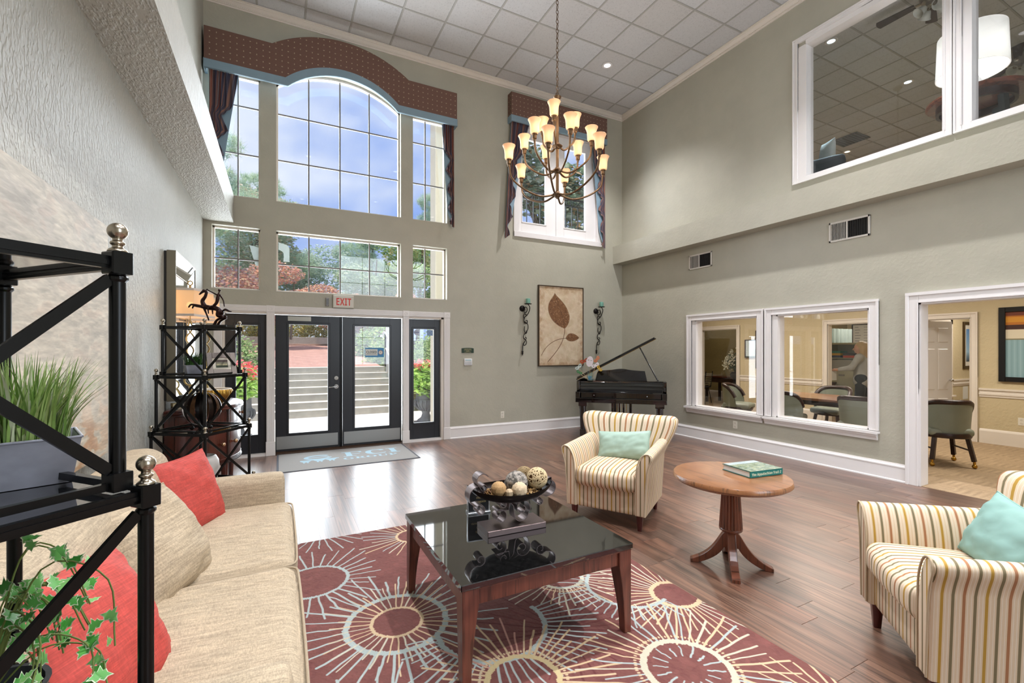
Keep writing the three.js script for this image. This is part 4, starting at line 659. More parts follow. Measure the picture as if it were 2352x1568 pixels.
shrub('green shrub beyond the sidelight next to the white rail', -2.6, 0.45, -14.6, 0.9, 1.7, GREEN, 3200, 0.10);
// handrails and lamp post
{
  const w = mat(0xd9dadd, 0.35, 0.3), dk = mat(0x2e3036, 0.4, 0.4);
  const a = thing('handrail', 'pale metal handrail running down beside the entrance steps', 'handrail', [2.72, 0, -11.2]);
  obj('rail', tube([V3(0, 0.95, 0.1), V3(0, 1.02, -0.1), V3(0, 1.98, -2.1), V3(0, 2.02, -2.35), V3(0, 1.9, -2.45)], 0.024, 40, 8), w, a); obj('lower_rail', tube([V3(0, 0.6, 0), V3(0, 1.55, -2.05)], 0.018, 12, 8), w, a);
  for (const [y, z, h] of [[0.13, -0.1, 0.9], [1.03, -2.1, 0.95]]) obj('rail_post', rod(V3(0, y, z), V3(0, y + h, z), 0.024, 10), dk, a);
  const b = thing('handrail', 'pale metal handrail seen through the sidelight behind the small grass pot', 'handrail', [-0.95, 0.004, -11.2]);
  obj('rail', tube([V3(0, 0.95, 0.1), V3(0, 1.02, -0.1), V3(0, 1.98, -2.1), V3(0, 1.9, -2.3)], 0.024, 40, 8), w, b); for (const [y, z, h] of [[0.13, -0.1, 0.9], [1.03, -2.1, 0.95]]) obj('rail_post', rod(V3(0, y, z), V3(0, y + h, z), 0.024, 10), dk, b);
  const p = thing('lamp_post', 'white post with round cap beside the brick path', 'post', [2.95, 0.4, -14.0]);
  obj('post_shaft', [box(-0.07, 0.07, 0, 2.35, -0.07, 0.07, 0.008)], mat(0xe4e2de, 0.5), p); obj('post_cap', [box(-0.10, 0.10, 2.35, 2.40, -0.10, 0.10, 0.006), lathe([[0.001, 2.54], [0.06, 2.50], [0.09, 2.42], [0.09, 2.40]], 20)], mat(0xe4e2de, 0.5), p); obj('post_collar', box(-0.10, 0.10, 1.05, 1.11, -0.10, 0.10, 0.006), mat(0xe4e2de, 0.5), p);
}
// urns of flowers
function urn(label, flabel, x, z) {
  const t = thing('garden_urn', label, 'urn', [x, -0.02, z]), um = mat(0xffffff, 0.6, 0, { map: mottle([0.34, 0.35, 0.37], 0.12, 211) });
  obj('pedestal', [box(-0.2, 0.2, 0, 0.05, -0.2, 0.2, 0.008), lathe([[0.19, 0.05], [0.17, 0.09], [0.10, 0.14], [0.075, 0.22], [0.10, 0.28]], 32)], um, t);
  obj('bowl', lathe([[0.10, 0.28], [0.20, 0.36], [0.245, 0.44], [0.235, 0.50], [0.205, 0.53], [0.20, 0.70], [0.24, 0.80], [0.29, 0.83], [0.29, 0.86], [0.25, 0.87], [0.22, 0.80], [0.001, 0.80]], 40), um, t);
  for (let k = 0; k < 20; k++) { const a = k * PI / 10; obj('lobe', tube([V3(0.11, 0.285, 0), V3(0.205, 0.355, 0), V3(0.252, 0.43, 0), V3(0.238, 0.495, 0)].map((p) => p.applyAxisAngle(V3(0, 1, 0), a)), 0.018, 8, 5), um, t); }
  const f = thing('flower_planting', flabel, 'flowers', [x, 0.80, z]);
  obj('stems', Array.from({ length: 14 }, (_, k) => rod(V3(0, 0, 0), V3(rr(-0.2, 0.2), rr(0.2, 0.4), rr(-0.2, 0.2)), 0.006, 5)), mat(0x6d8a48, 0.7), f);
  foliage(f, [[0, 0.18, 0, 0.30, 0.24, 0.30], [0.1, 0.06, 0.2, 0.22, 0.2, 0.18], [-0.12, 0.02, 0.2, 0.2, 0.24, 0.16]], 1300, 0.11, ['#9ac25e', '#b3d272', '#86b058', '#c2d98a']);
  const fl = foliage(f, [[0, 0.40, 0, 0.28, 0.12, 0.28], [0.16, 0.28, 0.16, 0.14, 0.14, 0.14]], 230, 0.075, ['#e2606a', '#ea8a80', '#d94a56']); fl.name = 'blossoms';
}
urn('dark fluted urn seen through the sidelight beside the exit doors', 'red flowers in the fluted urn by the sidelight', 2.70, -9.18);
urn('dark fluted urn behind the étagère sidelight'.replace('é', 'e').replace('è', 'e'), 'red flowers trailing from the urn behind the etagere', -0.62, -9.0);
// balcony and magnolia outside the french window
{
  const b = thing('balcony_railing', 'wrought iron balcony railing with ring frieze outside the french window', 'railing', [0, 0, -8.0]), iron = mat(0x2a2f36, 0.45, 0.5);
  obj('top_rail', box(3.6, 6.0, 4.655, 4.685, -0.02, 0.02, 0.004), iron, b); obj('middle_rail', box(3.6, 6.0, 4.515, 4.535, -0.015, 0.015), iron, b); obj('bottom_rail', box(3.6, 6.0, 3.62, 3.645, -0.015, 0.015), iron, b);
  for (let k = 0; k <= 15; k++) { const x = 3.64 + k * 0.156; obj('baluster', box(x - 0.008, x + 0.008, 3.63, 4.53, -0.008, 0.008), iron, b); if (k < 15) obj('ring', new THREE.TorusGeometry(0.056, 0.007, 6, 22).translate(x + 0.078, 4.595, 0), iron, b); }
  struct('floor_balcony', box(3.55, 6.2, 3.45, 3.6, -8.1, ZB - WT), concreteGrey);
  const mb = []; for (let k = 0; k < 17; k++) mb.push([rr(-1.7, 1.6), rr(4.6, 8.2), rr(-0.5, 0.5), rr(0.6, 0.95), rr(0.5, 0.8), 0.6]);
  const t = tree('magnolia_tree', 'glossy magnolia filling the view behind the french window', 7.5, 0.0, -12.8, 8.4, mb, 7000, 0.27, MAG, leafG);
}
// ---------------------------------------------------------------- window treatments
const valMap = tex(256, 256, (u, v) => { const w = 0.93 + 0.12 * (fbm(u, v, 60, 60, 221, 2) - 0.5); let d = 0; for (const [cx, cy, a, b] of [[0.25, 0.25, 0.075, 0.045], [0.75, 0.75, 0.075, 0.045], [0.25, 0.75, 0.04, 0.075], [0.75, 0.25, 0.04, 0.075]]) { const x = (u - cx) / a, y = (v - cy) / b; d = Math.max(d, 1 - smooth(0.6, 1.1, Math.hypot(x, y))); } return [lerp(0.465 * w, 0.70, d), lerp(0.345 * w, 0.63, d), lerp(0.298 * w, 0.52, d)]; });
valMap.repeat.set(1 / 0.155, 1 / 0.155);
const valFabric = mat(0xffffff, 0.85, 0, { map: valMap, sheen: 0.2 });
const slateBlue = mat(0xffffff, 0.7, 0, { map: mottle([0.50, 0.59, 0.64], 0.03, 223) });
const arcUp = (x0, x1, y, s, n = 24) => archPts(x0, x1, y, s, n).reverse();
{
  const t = thing('window_valance', 'wide dotted brown valance arched over the great window', 'valance', [0, 0, ZB]);
  const face = poly([[-0.878, 5.32], [0.08, 5.32], ...arcUp(0.08, 1.667, 5.32, 0.315), [2.63, 5.32], [2.63, 5.755], [1.823, 5.755], ...archPts(-0.085, 1.823, 5.755, 0.305), [-0.085, 5.755], [-0.878, 5.755]]);
  obj('valance_board', [extrude(face, 0.03, 0.004).translate(0, 0, 0.15), box(-0.878, -0.86, 5.32, 5.755, 0, 0.15), box(2.612, 2.63, 5.32, 5.755, 0, 0.15)], valFabric, t);
  const band = poly([[-0.885, 5.21], [0.115, 5.21], ...arcUp(0.115, 1.655, 5.21, 0.315), [2.637, 5.21], [2.637, 5.325], [1.667, 5.325], ...archPts(0.08, 1.667, 5.325, 0.315), [0.08, 5.325], [-0.885, 5.325]]);
  obj('valance_band', [extrude(band, 0.042, 0.008).translate(0, 0, 0.146), box(-0.885, -0.855, 5.21, 5.325, 0, 0.15), box(2.607, 2.637, 5.21, 5.325, 0, 0.15)], slateBlue, t);
  const s = thing('window_valance', 'straight dotted brown valance over the french window', 'valance', [0, 0, ZB]);
  obj('valance_board', [box(3.66, 5.79, 5.66, 6.075, 0.115, 0.145, 0.004), box(3.66, 3.68, 5.66, 6.075, 0, 0.12), box(5.77, 5.79, 5.66, 6.075, 0, 0.12)], valFabric, s);
  obj('valance_band', [box(3.655, 5.795, 5.56, 5.67, 0.11, 0.152, 0.008), box(3.655, 3.685, 5.56, 5.67, 0, 0.12), box(5.765, 5.795, 5.56, 5.67, 0, 0.12)], slateBlue, s);
}
const drapeMap = tex(512, 64, (u, v) => { const cs = [[0.32, 0.25, 0.27], [0.42, 0.30, 0.28], [0.20, 0.20, 0.28], [0.52, 0.38, 0.33], [0.36, 0.33, 0.37], [0.50, 0.26, 0.20], [0.26, 0.24, 0.30], [0.46, 0.42, 0.42]]; const k = Math.floor(u * 32), h = hash2(k, 3, 19), c = cs[(h * 8) | 0], n = 1 + 0.12 * (fbm(u, v, 128, 16, 225, 2) - 0.5); return c.map((x) => x * n); });
drapeMap.repeat.set(1 / 0.42, 1);
const drape = mat(0xffffff, 0.7, 0, { map: drapeMap, side: THREE.DoubleSide, sheen: 0.3 });
const slateBlueD = mat(0xffffff, 0.6, 0, { map: mottle([0.50, 0.60, 0.66], 0.05, 224), side: THREE.DoubleSide });
function jabot(label, x, yTop, H, W, s, flare = 0) {   // s = +1: folds open towards +x
  const t = thing('window_drape', label, 'drape', [x, 0, ZB], 0, 'striped cascade drapes');
  const n = 4, env = (v) => lerp(W, 0.09, Math.pow(v, 0.9)), zig = (v) => { if (v < 0.26) return 0; const q = (v - 0.26) / 0.74 * n, f = q - Math.floor(q), tri = f < 0.42 ? f / 0.42 : 1 - (f - 0.42) / 0.58; return tri * Math.min(env(v) * 0.62, 0.105); };
  const outer = (v) => -flare * v, front = (u, v) => { const e = env(v) - zig(v); return V3(s * (outer(v) + u * e), yTop - H * v * (1 - 0.13 * Math.max(0, u * e / W) * (v > 0.8 ? (v - 0.8) * 5 : 0)), 0.085 + 0.018 * Math.sin(u * e / W * 34) + 0.012 * v); };
  obj('striped_face', sheet(front, 36, 90, 0.42 * (W / 0.36), 1), drape, t);
  obj('blue_lining', sheet((u, v) => V3(s * (outer(v) + lerp(0.0, env(v), u)), yTop - H * v * (1 - 0.13 * u * (v > 0.8 ? (v - 0.8) * 5 : 0)), 0.062 - 0.02 * u + 0.01 * v), 12, 60, 1, 1), slateBlueD, t);
}
jabot('striped cascade drape at the great window end against the ledge', -0.83, 5.25, 1.78, 0.34, 1);
jabot('striped cascade drape at the great window end near the french window', 2.61, 5.25, 1.72, 0.20, -1);
jabot('striped cascade drape on the french window side facing the entrance', 3.685, 5.60, 2.13, 0.36, 1, 0.13);
jabot('striped cascade drape on the french window side nearest the corner', 5.775, 5.60, 2.10, 0.30, -1);
// ---------------------------------------------------------------- things on the back wall
const lab = (w, h, draw) => mat(0xffffff, 0.5, 0, { map: canvasTex(w, h, draw) });
function plate(parent, name, w, h, z, m, x = 0, y = 0) { const o = new THREE.Mesh(new THREE.PlaneGeometry(w, h), m); o.name = name; o.position.set(x, y, z); parent.add(o); return o; }
{
  const t = thing('exit_sign', 'white exit sign with red letters above the entrance doors', 'sign', [0.867, 2.228, ZB]);
  obj('sign_box', box(-0.148, 0.148, -0.095, 0.095, 0, 0.05, 0.008), mat(0xd6d2c6, 0.5), t);
  plate(t, 'sign_face', 0.27, 0.17, 0.0515, lab(540, 340, (x, w, h) => { x.fillStyle = '#d9d5cb'; x.fillRect(0, 0, w, h); x.fillStyle = '#d8423a'; x.font = 'bold 250px sans-serif'; x.textAlign = 'center'; x.textBaseline = 'middle'; x.save(); x.translate(w / 2, h / 2 + 8); x.scale(0.84, 1.22); x.fillText('EXIT', 0, 0); x.restore(); }));
  const s = thing('door_sensor', 'small grey sensor box beside the exit sign', 'sensor', [0.642, 2.215, ZB]);
  obj('housing', box(-0.022, 0.022, -0.062, 0.062, 0, 0.04, 0.006), mat(0x8d8d8d, 0.5), s); obj('lens', box(-0.012, 0.012, -0.045, 0.045, 0.038, 0.043, 0.002), mat(0x6a6c70, 0.3), s);
  const p = thing('wall_plaque', 'small dark green plaque with gold lettering on the wall', 'sign', [2.886, 1.492, ZB]);
  const ps = new THREE.Shape(); ps.moveTo(-0.11, -0.042); ps.lineTo(0.11, -0.042); ps.lineTo(0.11, 0.036); ps.quadraticCurveTo(0, 0.054, -0.11, 0.036); ps.closePath();
  obj('board', extrude(ps, 0.012, 0.002), mat(0x12301f, 0.4), p);
  plate(p, 'lettering', 0.20, 0.075, 0.0125, lab(512, 192, (x, w, h) => { x.fillStyle = '#14321f'; x.fillRect(0, 0, w, h); x.fillStyle = '#b9a878'; x.font = 'bold 38px sans-serif'; x.textAlign = 'center'; ['THIS DOOR SHALL', 'REMAIN UNLOCKED', 'DURING', 'BUSINESS HOURS'].forEach((s, i) => x.fillText(s, w / 2, 42 + i * 45)); }), 0, -0.002);
  const k = thing('alarm_keypad', 'white alarm keypad below the green plaque', 'keypad', [2.889, 1.293, ZB]);
  obj('keypad_case', soft(0.15, 0.12, 0.026, 0.022, { n: 10 }).translate(0, 0, 0.013), mat(0xdedede, 0.4), k);
  obj('display', box(-0.055, 0.055, 0.022, 0.045, 0.024, 0.0275, 0.001), mat(0xa9c2c6, 0.3), k);
  for (let i = 0; i < 5; i++) for (let j = 0; j < 3; j++) obj('key', box(-0.058 + i * 0.025, -0.042 + i * 0.025, -0.04 + j * 0.018, -0.029 + j * 0.018, 0.024, 0.029, 0.001), mat(0x9fa3a6, 0.5), k);
  const c = thing('closed_sign', 'closed sign hanging on the entrance door glass', 'sign', [1.345, 1.46, doorZ - 0.012]);
  obj('sign_card', box(-0.145, 0.145, -0.075, 0.075, 0, 0.003), mat(0x2f6f9c, 0.5), c);
  plate(c, 'sign_print', 0.286, 0.146, 0.0036, lab(572, 292, (x, w, h) => { x.fillStyle = '#3f86b8'; x.fillRect(0, 0, w, h); x.fillStyle = '#d6d8d2'; x.fillRect(6, 40, 372, 200); x.fillStyle = '#1d2732'; x.font = 'bold 110px sans-serif'; x.textAlign = 'center'; x.save(); x.translate(194, 172); x.scale(0.78, 1); x.fillText('CLOSED', 0, 0); x.restore(); x.fillStyle = '#1d2732'; x.fillRect(20, 200, 340, 8); x.fillStyle = '#8c6f6a'; x.beginPath(); x.arc(472, 146, 70, 0, 7); x.fill(); x.fillStyle = '#d8d4cc'; x.beginPath(); x.arc(472, 146, 56, 0, 7); x.fill(); x.fillStyle = '#333'; x.fillRect(468, 106, 7, 44); x.fillRect(440, 144, 34, 7); }));
  const d1 = thing('window_sticker', 'round white sticker on the sidelight glass', 'sticker', [2.02, 1.79, doorZ - 0.014]); obj('disc', new THREE.CylinderGeometry(0.045, 0.045, 0.002, 32).rotateX(PI / 2), mat(0xb9c0d2, 0.5), d1); obj('stripe', box(-0.044, 0.044, -0.006, 0.006, 0.001, 0.002), mat(0x7684ad, 0.5), d1);
  const d2 = thing('window_sticker', 'square blue sticker on the sidelight glass', 'sticker', [2.245, 1.785, doorZ - 0.014]); obj('square', box(-0.05, 0.05, -0.045, 0.045, -0.001, 0.001), mat(0x7f9cc4, 0.5), d2); obj('emblem', new THREE.TorusGeometry(0.025, 0.004, 6, 20).translate(0, 0, 0.001), mat(0xaec4de, 0.5), d2);
  // flat white shapes set on the window glass
  const zg = ZB - 0.118, decalM = mat(0xc2c8c6, 0.95, 0, { transmission: 0.45, thickness: 0 });
  tag(obj('window_decal', extrude(poly([[-0.375, 2.985], [-0.245, 2.96], [-0.245, 2.70], [-0.298, 2.70]]), 0.003).translate(0, 0, zg), decalM), 'white wedge shape on the lower side window glass', 'decal');
  const D = new THREE.Shape(); D.moveTo(-0.005, 3.06); D.lineTo(0.09, 3.04); D.quadraticCurveTo(0.135, 3.03, 0.137, 2.96); D.lineTo(0.137, 2.79); D.lineTo(0.055, 2.79); D.quadraticCurveTo(0.07, 2.88, 0.05, 2.93); D.quadraticCurveTo(0.02, 2.95, -0.005, 2.955); D.closePath();
  tag(obj('window_decal', extrude(D, 0.003).translate(0, 0, zg), decalM), 'white curved shape on the transom glass', 'decal');
}
// vents on the right wall
function wallVent(label, z0, z1, y0, y1) {
  const t = thing('wall_vent', label, 'vent', [XR, 0, 0]), zm = lerp(z0, z1, 0.46), m = mat(0xd8d3ca, 0.5), dk = mat(0x191816, 0.7);
  obj('vent_frame', [box(-0.016, 0, y0, y0 + 0.022, z0, z1, 0.003), box(-0.016, 0, y1 - 0.022, y1, z0, z1, 0.003), box(-0.016, 0, y0, y1, z0, z0 + 0.022, 0.003), box(-0.016, 0, y0, y1, z1 - 0.022, z1, 0.003), box(-0.015, 0, y0, y1, zm - 0.006, zm + 0.006)], m, t);
  obj('vent_back', box(-0.003, 0.0, y0, y1, z0, z1), dk, t);
  for (let k = 0; k < 11; k++) { const z = lerp(z0 + 0.03, zm - 0.012, k / 10); obj('louver', bar(V3(-0.009, y0 + 0.02, z), V3(-0.009, y1 - 0.02, z), 0.004, 0.018, V3(0.8, 0, -0.6)), m, t); }
  for (let k = 0; k < 9; k++) { const z = lerp(zm + 0.02, z1 - 0.03, k / 8); obj('louver', bar(V3(-0.007, y0 + 0.02, z), V3(-0.007, y1 - 0.02, z), 0.003, 0.009, V3(1, 0, 0.15)), dk, t); }
}
wallVent('white air vent on the right wall nearest the corner', -5.59, -5.13, 2.87, 3.115);
wallVent('white air vent on the right wall above the office windows', -3.35, -2.895, 2.87, 3.12);
// ---------------------------------------------------------------- leaf art and candle sconces
{
  const W = 512, H = 768;
  const map = canvasTex(W, H, (x, w, h) => {
    x.fillStyle = '#d8c5a8'; x.fillRect(0, 0, w, h);
    for (let k = 0; k < 900; k++) { const a = rnd(), e = Math.min(a, 1 - a); x.fillStyle = rnd() < 0.5 ? `rgba(226,210,186,${0.05 + rnd() * 0.07})` : `rgba(160,122,84,${0.03 + rnd() * 0.05})`; const r = 10 + rnd() * 60; x.beginPath(); x.ellipse(rnd() * w, rnd() * h, r, r * 0.5, rnd() * 3, 0, 7); x.fill(); }
    for (let k = 0; k < 500; k++) { const s = (rnd() * 4) | 0, d = Math.pow(rnd(), 2.2) * 60, p = rnd(); x.fillStyle = `rgba(140,98,62,${0.04 + rnd() * 0.06})`; const X = s === 0 ? d : s === 1 ? w - d : p * w, Y = s === 2 ? d : s === 3 ? h - d : p * h; x.beginPath(); x.ellipse(X, Y, 14 + rnd() * 22, 8 + rnd() * 10, rnd() * 3, 0, 7); x.fill(); }
    const P = (u, v) => [u * w, v * h];
    const leaf = (path, seedv) => { x.save(); x.beginPath(); path(); x.closePath(); x.lineWidth = 9; x.strokeStyle = 'rgba(196,176,148,.9)'; x.stroke(); x.fillStyle = '#7c5433'; x.fill(); x.clip(); for (let k = 0; k < 2600; k++) { x.fillStyle = ['rgba(58,32,18,.5)', 'rgba(190,156,120,.5)', 'rgba(96,58,32,.4)', 'rgba(150,108,74,.3)'][(rnd() * 4) | 0]; x.beginPath(); x.ellipse(rnd() * w, rnd() * h * 0.8, 2 + rnd() * 9, 1 + rnd() * 3, rnd() * 3, 0, 7); x.fill(); } x.restore(); };
    leaf(() => { x.moveTo(...P(0.35, 0.075)); x.bezierCurveTo(...P(0.38, 0.14), ...P(0.60, 0.17), ...P(0.685, 0.36)); x.bezierCurveTo(...P(0.70, 0.44), ...P(0.64, 0.50), ...P(0.575, 0.53)); x.bezierCurveTo(...P(0.42, 0.50), ...P(0.24, 0.44), ...P(0.20, 0.30)); x.bezierCurveTo(...P(0.18, 0.18), ...P(0.32, 0.14), ...P(0.35, 0.075)); });
    leaf(() => { x.moveTo(...P(0.60, 0.655)); x.bezierCurveTo(...P(0.64, 0.58), ...P(0.76, 0.56), ...P(0.92, 0.645)); x.bezierCurveTo(...P(0.82, 0.705), ...P(0.66, 0.71), ...P(0.60, 0.655)); });
    x.strokeStyle = '#5e3a1c'; x.lineWidth = 6; x.beginPath(); x.moveTo(...P(0.575, 0.53)); x.bezierCurveTo(...P(0.58, 0.70), ...P(0.40, 0.82), ...P(0.19, 0.955)); x.stroke(); x.lineWidth = 5; x.beginPath(); x.moveTo(...P(0.60, 0.655)); x.bezierCurveTo(...P(0.36, 0.66), ...P(0.14, 0.74), ...P(0.05, 0.875)); x.stroke();
    x.strokeStyle = 'rgba(60,34,16,.8)'; x.lineWidth = 2.5; x.beginPath(); x.moveTo(...P(0.35, 0.09)); x.bezierCurveTo(...P(0.44, 0.24), ...P(0.54, 0.36), ...P(0.575, 0.53)); x.stroke(); x.beginPath(); x.moveTo(...P(0.60, 0.655)); x.lineTo(...P(0.90, 0.645)); x.stroke();
  });
  const t = thing('leaf_painting', 'tall tan painting of two brown leaves on stems', 'painting', [4.785, 1.952, ZB]);
  obj('frame', [box(-0.508, -0.490, -0.757, 0.757, 0, 0.045, 0.003), box(0.490, 0.508, -0.757, 0.757, 0, 0.045, 0.003), box(-0.49, 0.49, -0.757, -0.739, 0, 0.045, 0.003), box(-0.49, 0.49, 0.739, 0.757, 0, 0.045, 0.003)], mat(0x4a3a2a, 0.4, 0.3), t);
  obj('backing', box(-0.49, 0.49, -0.739, 0.739, 0, 0.03), mat(0x8a7355, 0.7), t); plate(t, 'canvas', 0.98, 1.478, 0.0315, mat(0xffffff, 0.5, 0, { map }));
}
const ironDark = mat(0x17110d, 0.5, 0.6);
function sconce(label, clabel, x, y) {   // y = plate height
  const t = thing('candle_sconce', label, 'sconce', [x, y, ZB], 0, 'scrolled iron sconces');
  const path = []; const add = (a) => path.push(...a);
  const S = (pts) => tube(pts.map(([a, b, c = 0.045]) => V3(a, b, c)), 0.0075, 40, 8);
  obj('wall_rosette', [new THREE.CylinderGeometry(0.055, 0.055, 0.012, 28).rotateX(PI / 2).translate(-0.075, -0.075, 0.008), lathe([[0.001, 0.03], [0.03, 0.02], [0.045, 0]], 20).rotateX(PI / 2).translate(-0.075, -0.075, 0.012)], ironDark, t);
  obj('candle_plate', lathe([[0.001, 0], [0.06, 0], [0.07, 0.008], [0.066, 0.012], [0.001, 0.006]], 28).translate(0, 0, 0.09), ironDark, t);
  obj('scroll', [S([[0.0, 0, 0.09], [0.04, -0.05, 0.08], [0.045, -0.13], [0.0, -0.20], [-0.05, -0.24], [-0.06, -0.31], [-0.02, -0.35], [0.01, -0.33], [0.005, -0.29], [-0.02, -0.295]]), S([[-0.075, -0.075, 0.02], [-0.02, -0.05, 0.05], [0.01, -0.09], [-0.01, -0.14], [-0.045, -0.15], [-0.06, -0.12], [-0.04, -0.10]]), S([[0.0, -0.20], [-0.045, -0.17], [-0.07, -0.22], [-0.05, -0.27]]),
    S([[-0.06, -0.31], [0.015, -0.36], [0.02, -0.45], [-0.025, -0.52], [-0.06, -0.55], [-0.07, -0.61], [-0.03, -0.64], [-0.01, -0.61], [-0.035, -0.595]]), S([[-0.045, -0.40], [-0.05, -0.48], [-0.02, -0.53], [0.0, -0.50], [-0.02, -0.48]]), S([[-0.07, -0.61], [-0.01, -0.67], [-0.02, -0.73], [-0.06, -0.745], [-0.075, -0.71], [-0.05, -0.695]]), S([[-0.03, -0.66], [-0.06, -0.70], [-0.085, -0.75], [-0.09, -0.84]])], ironDark, t);
  obj('finial_tip', [lathe([[0.001, 0], [0.018, 0.045], [0.012, 0.06], [0.02, 0.075], [0.012, 0.09], [0.001, 0.10]], 14).translate(-0.09, -0.935, 0.045)], ironDark, t);
  const c = thing('pillar_candle', clabel, 'candle', [x, y + 0.008, ZB + 0.09]); obj('wax', lathe([[0.001, 0], [0.04, 0], [0.041, 0.003], [0.041, 0.092], [0.036, 0.095], [0.028, 0.088], [0.001, 0.086]], 28), mat(0x7fb5a2, 0.5, 0), c); obj('wick', rod(V3(0, 0.085, 0), V3(0.003, 0.10, 0), 0.0015, 5), mat(0x222222, 0.9), c);
}
sconce('scrolled iron sconce on the entrance side of the leaf painting', 'turquoise pillar candle on the entrance side of the leaf painting', 4.025, 2.33);
sconce('scrolled iron sconce on the corner side of the leaf painting', 'turquoise pillar candle on the corner side of the leaf painting', 5.69, 2.345);
// ---------------------------------------------------------------- chandelier
{
  const cx = 2.703, cz = -4.2, t = thing('chandelier', 'three tier bronze chandelier with frosted bell shades', 'chandelier', [cx, 3.1, cz]);
  const bronze = mat(0x66503a, 0.4, 0.8), R = V3(0.8903, 0, 0.4554), F = V3(0.4554, 0, -0.8903), at = (r, deg, y) => R.clone().multiplyScalar(r * Math.cos(deg * PI / 180)).addScaledVector(F, r * Math.sin(deg * PI / 180)).add(V3(0, y - 3.1, 0));
  obj('stem', [rod(V3(0, 0.06, 0), V3(0, 1.12, 0), 0.017, 14), lathe([[0.018, 1.08], [0.022, 1.10], [0.030, 1.13], [0.042, 1.15], [0.044, 1.158], [0.02, 1.165], [0.001, 1.17]], 24)], bronze, t);
  for (const y of [3.19, 3.45, 3.717]) obj('hub', lathe([[0.001, -0.045], [0.012, -0.04], [0.014, -0.03], [0.03, -0.022], [0.032, -0.014], [0.05, -0.006], [0.058, 0.004], [0.05, 0.012], [0.034, 0.018], [0.03, 0.03], [0.018, 0.04]], 28).translate(0, y - 3.1, 0), bronze, t);
  const chain = []; for (let y = 1.20; y < 3.17; y += 0.052) { const l = new THREE.TorusGeometry(0.013, 0.0036, 6, 14).scale(1, 1.75, 1).rotateY((Math.round(y / 0.052) % 2) * PI / 2).translate(0, y, 0); chain.push(l); }
  chain.forEach((g) => obj('chain_link', g, bronze, t));
  obj('ceiling_canopy', lathe([[0.012, 3.12], [0.03, 3.13], [0.065, 3.165], [0.07, 3.18], [0.001, 3.18]], 28), bronze, t); obj('top_loop', new THREE.TorusGeometry(0.02, 0.004, 8, 20).translate(0, 1.185, 0), bronze, t);
  const shadeG = lathe([[0.026, 0.0], [0.040, 0.006], [0.045, 0.02], [0.046, 0.06], [0.050, 0.10], [0.058, 0.125], [0.069, 0.148], [0.067, 0.150], [0.056, 0.128], [0.048, 0.10], [0.0435, 0.06], [0.042, 0.022], [0.026, 0.004]], 28);
  const shadeM = mat(0xd2b696, 0.6, 0, { transmission: 0.3, thickness: 0, emissive: 0xffb67c, emissiveIntensity: 0.14 }), bulbM = glowWarm(0xffe2a8, 7);
  const arm = (r, deg, yh, ys) => {
    const top = at(r, deg, ys), o = at(0.03, deg, yh), pts = [o, at(r * 0.35, deg, yh - 0.03), at(r * 0.72, deg, yh + (ys - yh) * 0.14), at(r * 0.95, deg, yh + (ys - yh) * 0.52), top];
    const a = obj('arm', tube(pts, 0.0105, 32, 8), bronze, t);
    obj('socket', lathe([[0.012, -0.02], [0.014, 0], [0.022, 0.006], [0.024, 0.012], [0.024, 0.045], [0.030, 0.05], [0.031, 0.058], [0.001, 0.058]], 20).translate(top.x, top.y - 0.005, top.z), bronze, a);
    obj('bell_shade', shadeG.clone().translate(top.x, top.y + 0.052, top.z), shadeM, a);
    obj('bulb', new THREE.SphereGeometry(0.017, 14, 10).scale(1, 1.3, 1).translate(top.x, top.y + 0.105, top.z), bulbM, a);
    const l = new THREE.PointLight(0xffe2c2, 0.17, 0, 2); l.position.set(cx + top.x, 3.1 + top.y + 0.105, cz + top.z); l.castShadow = true; l.shadow.radius = 0.8; scene.add(l);
  };
  for (let k = 0; k < 6; k++) arm(0.545, 15 + 60 * k, 3.19, 3.465);
  for (let k = 0; k < 6; k++) arm(0.37, -15 + 60 * k, 3.45, 3.68);
  for (let k = 0; k < 3; k++) arm(0.21, 15 + 120 * k, 3.717, 3.895);
}
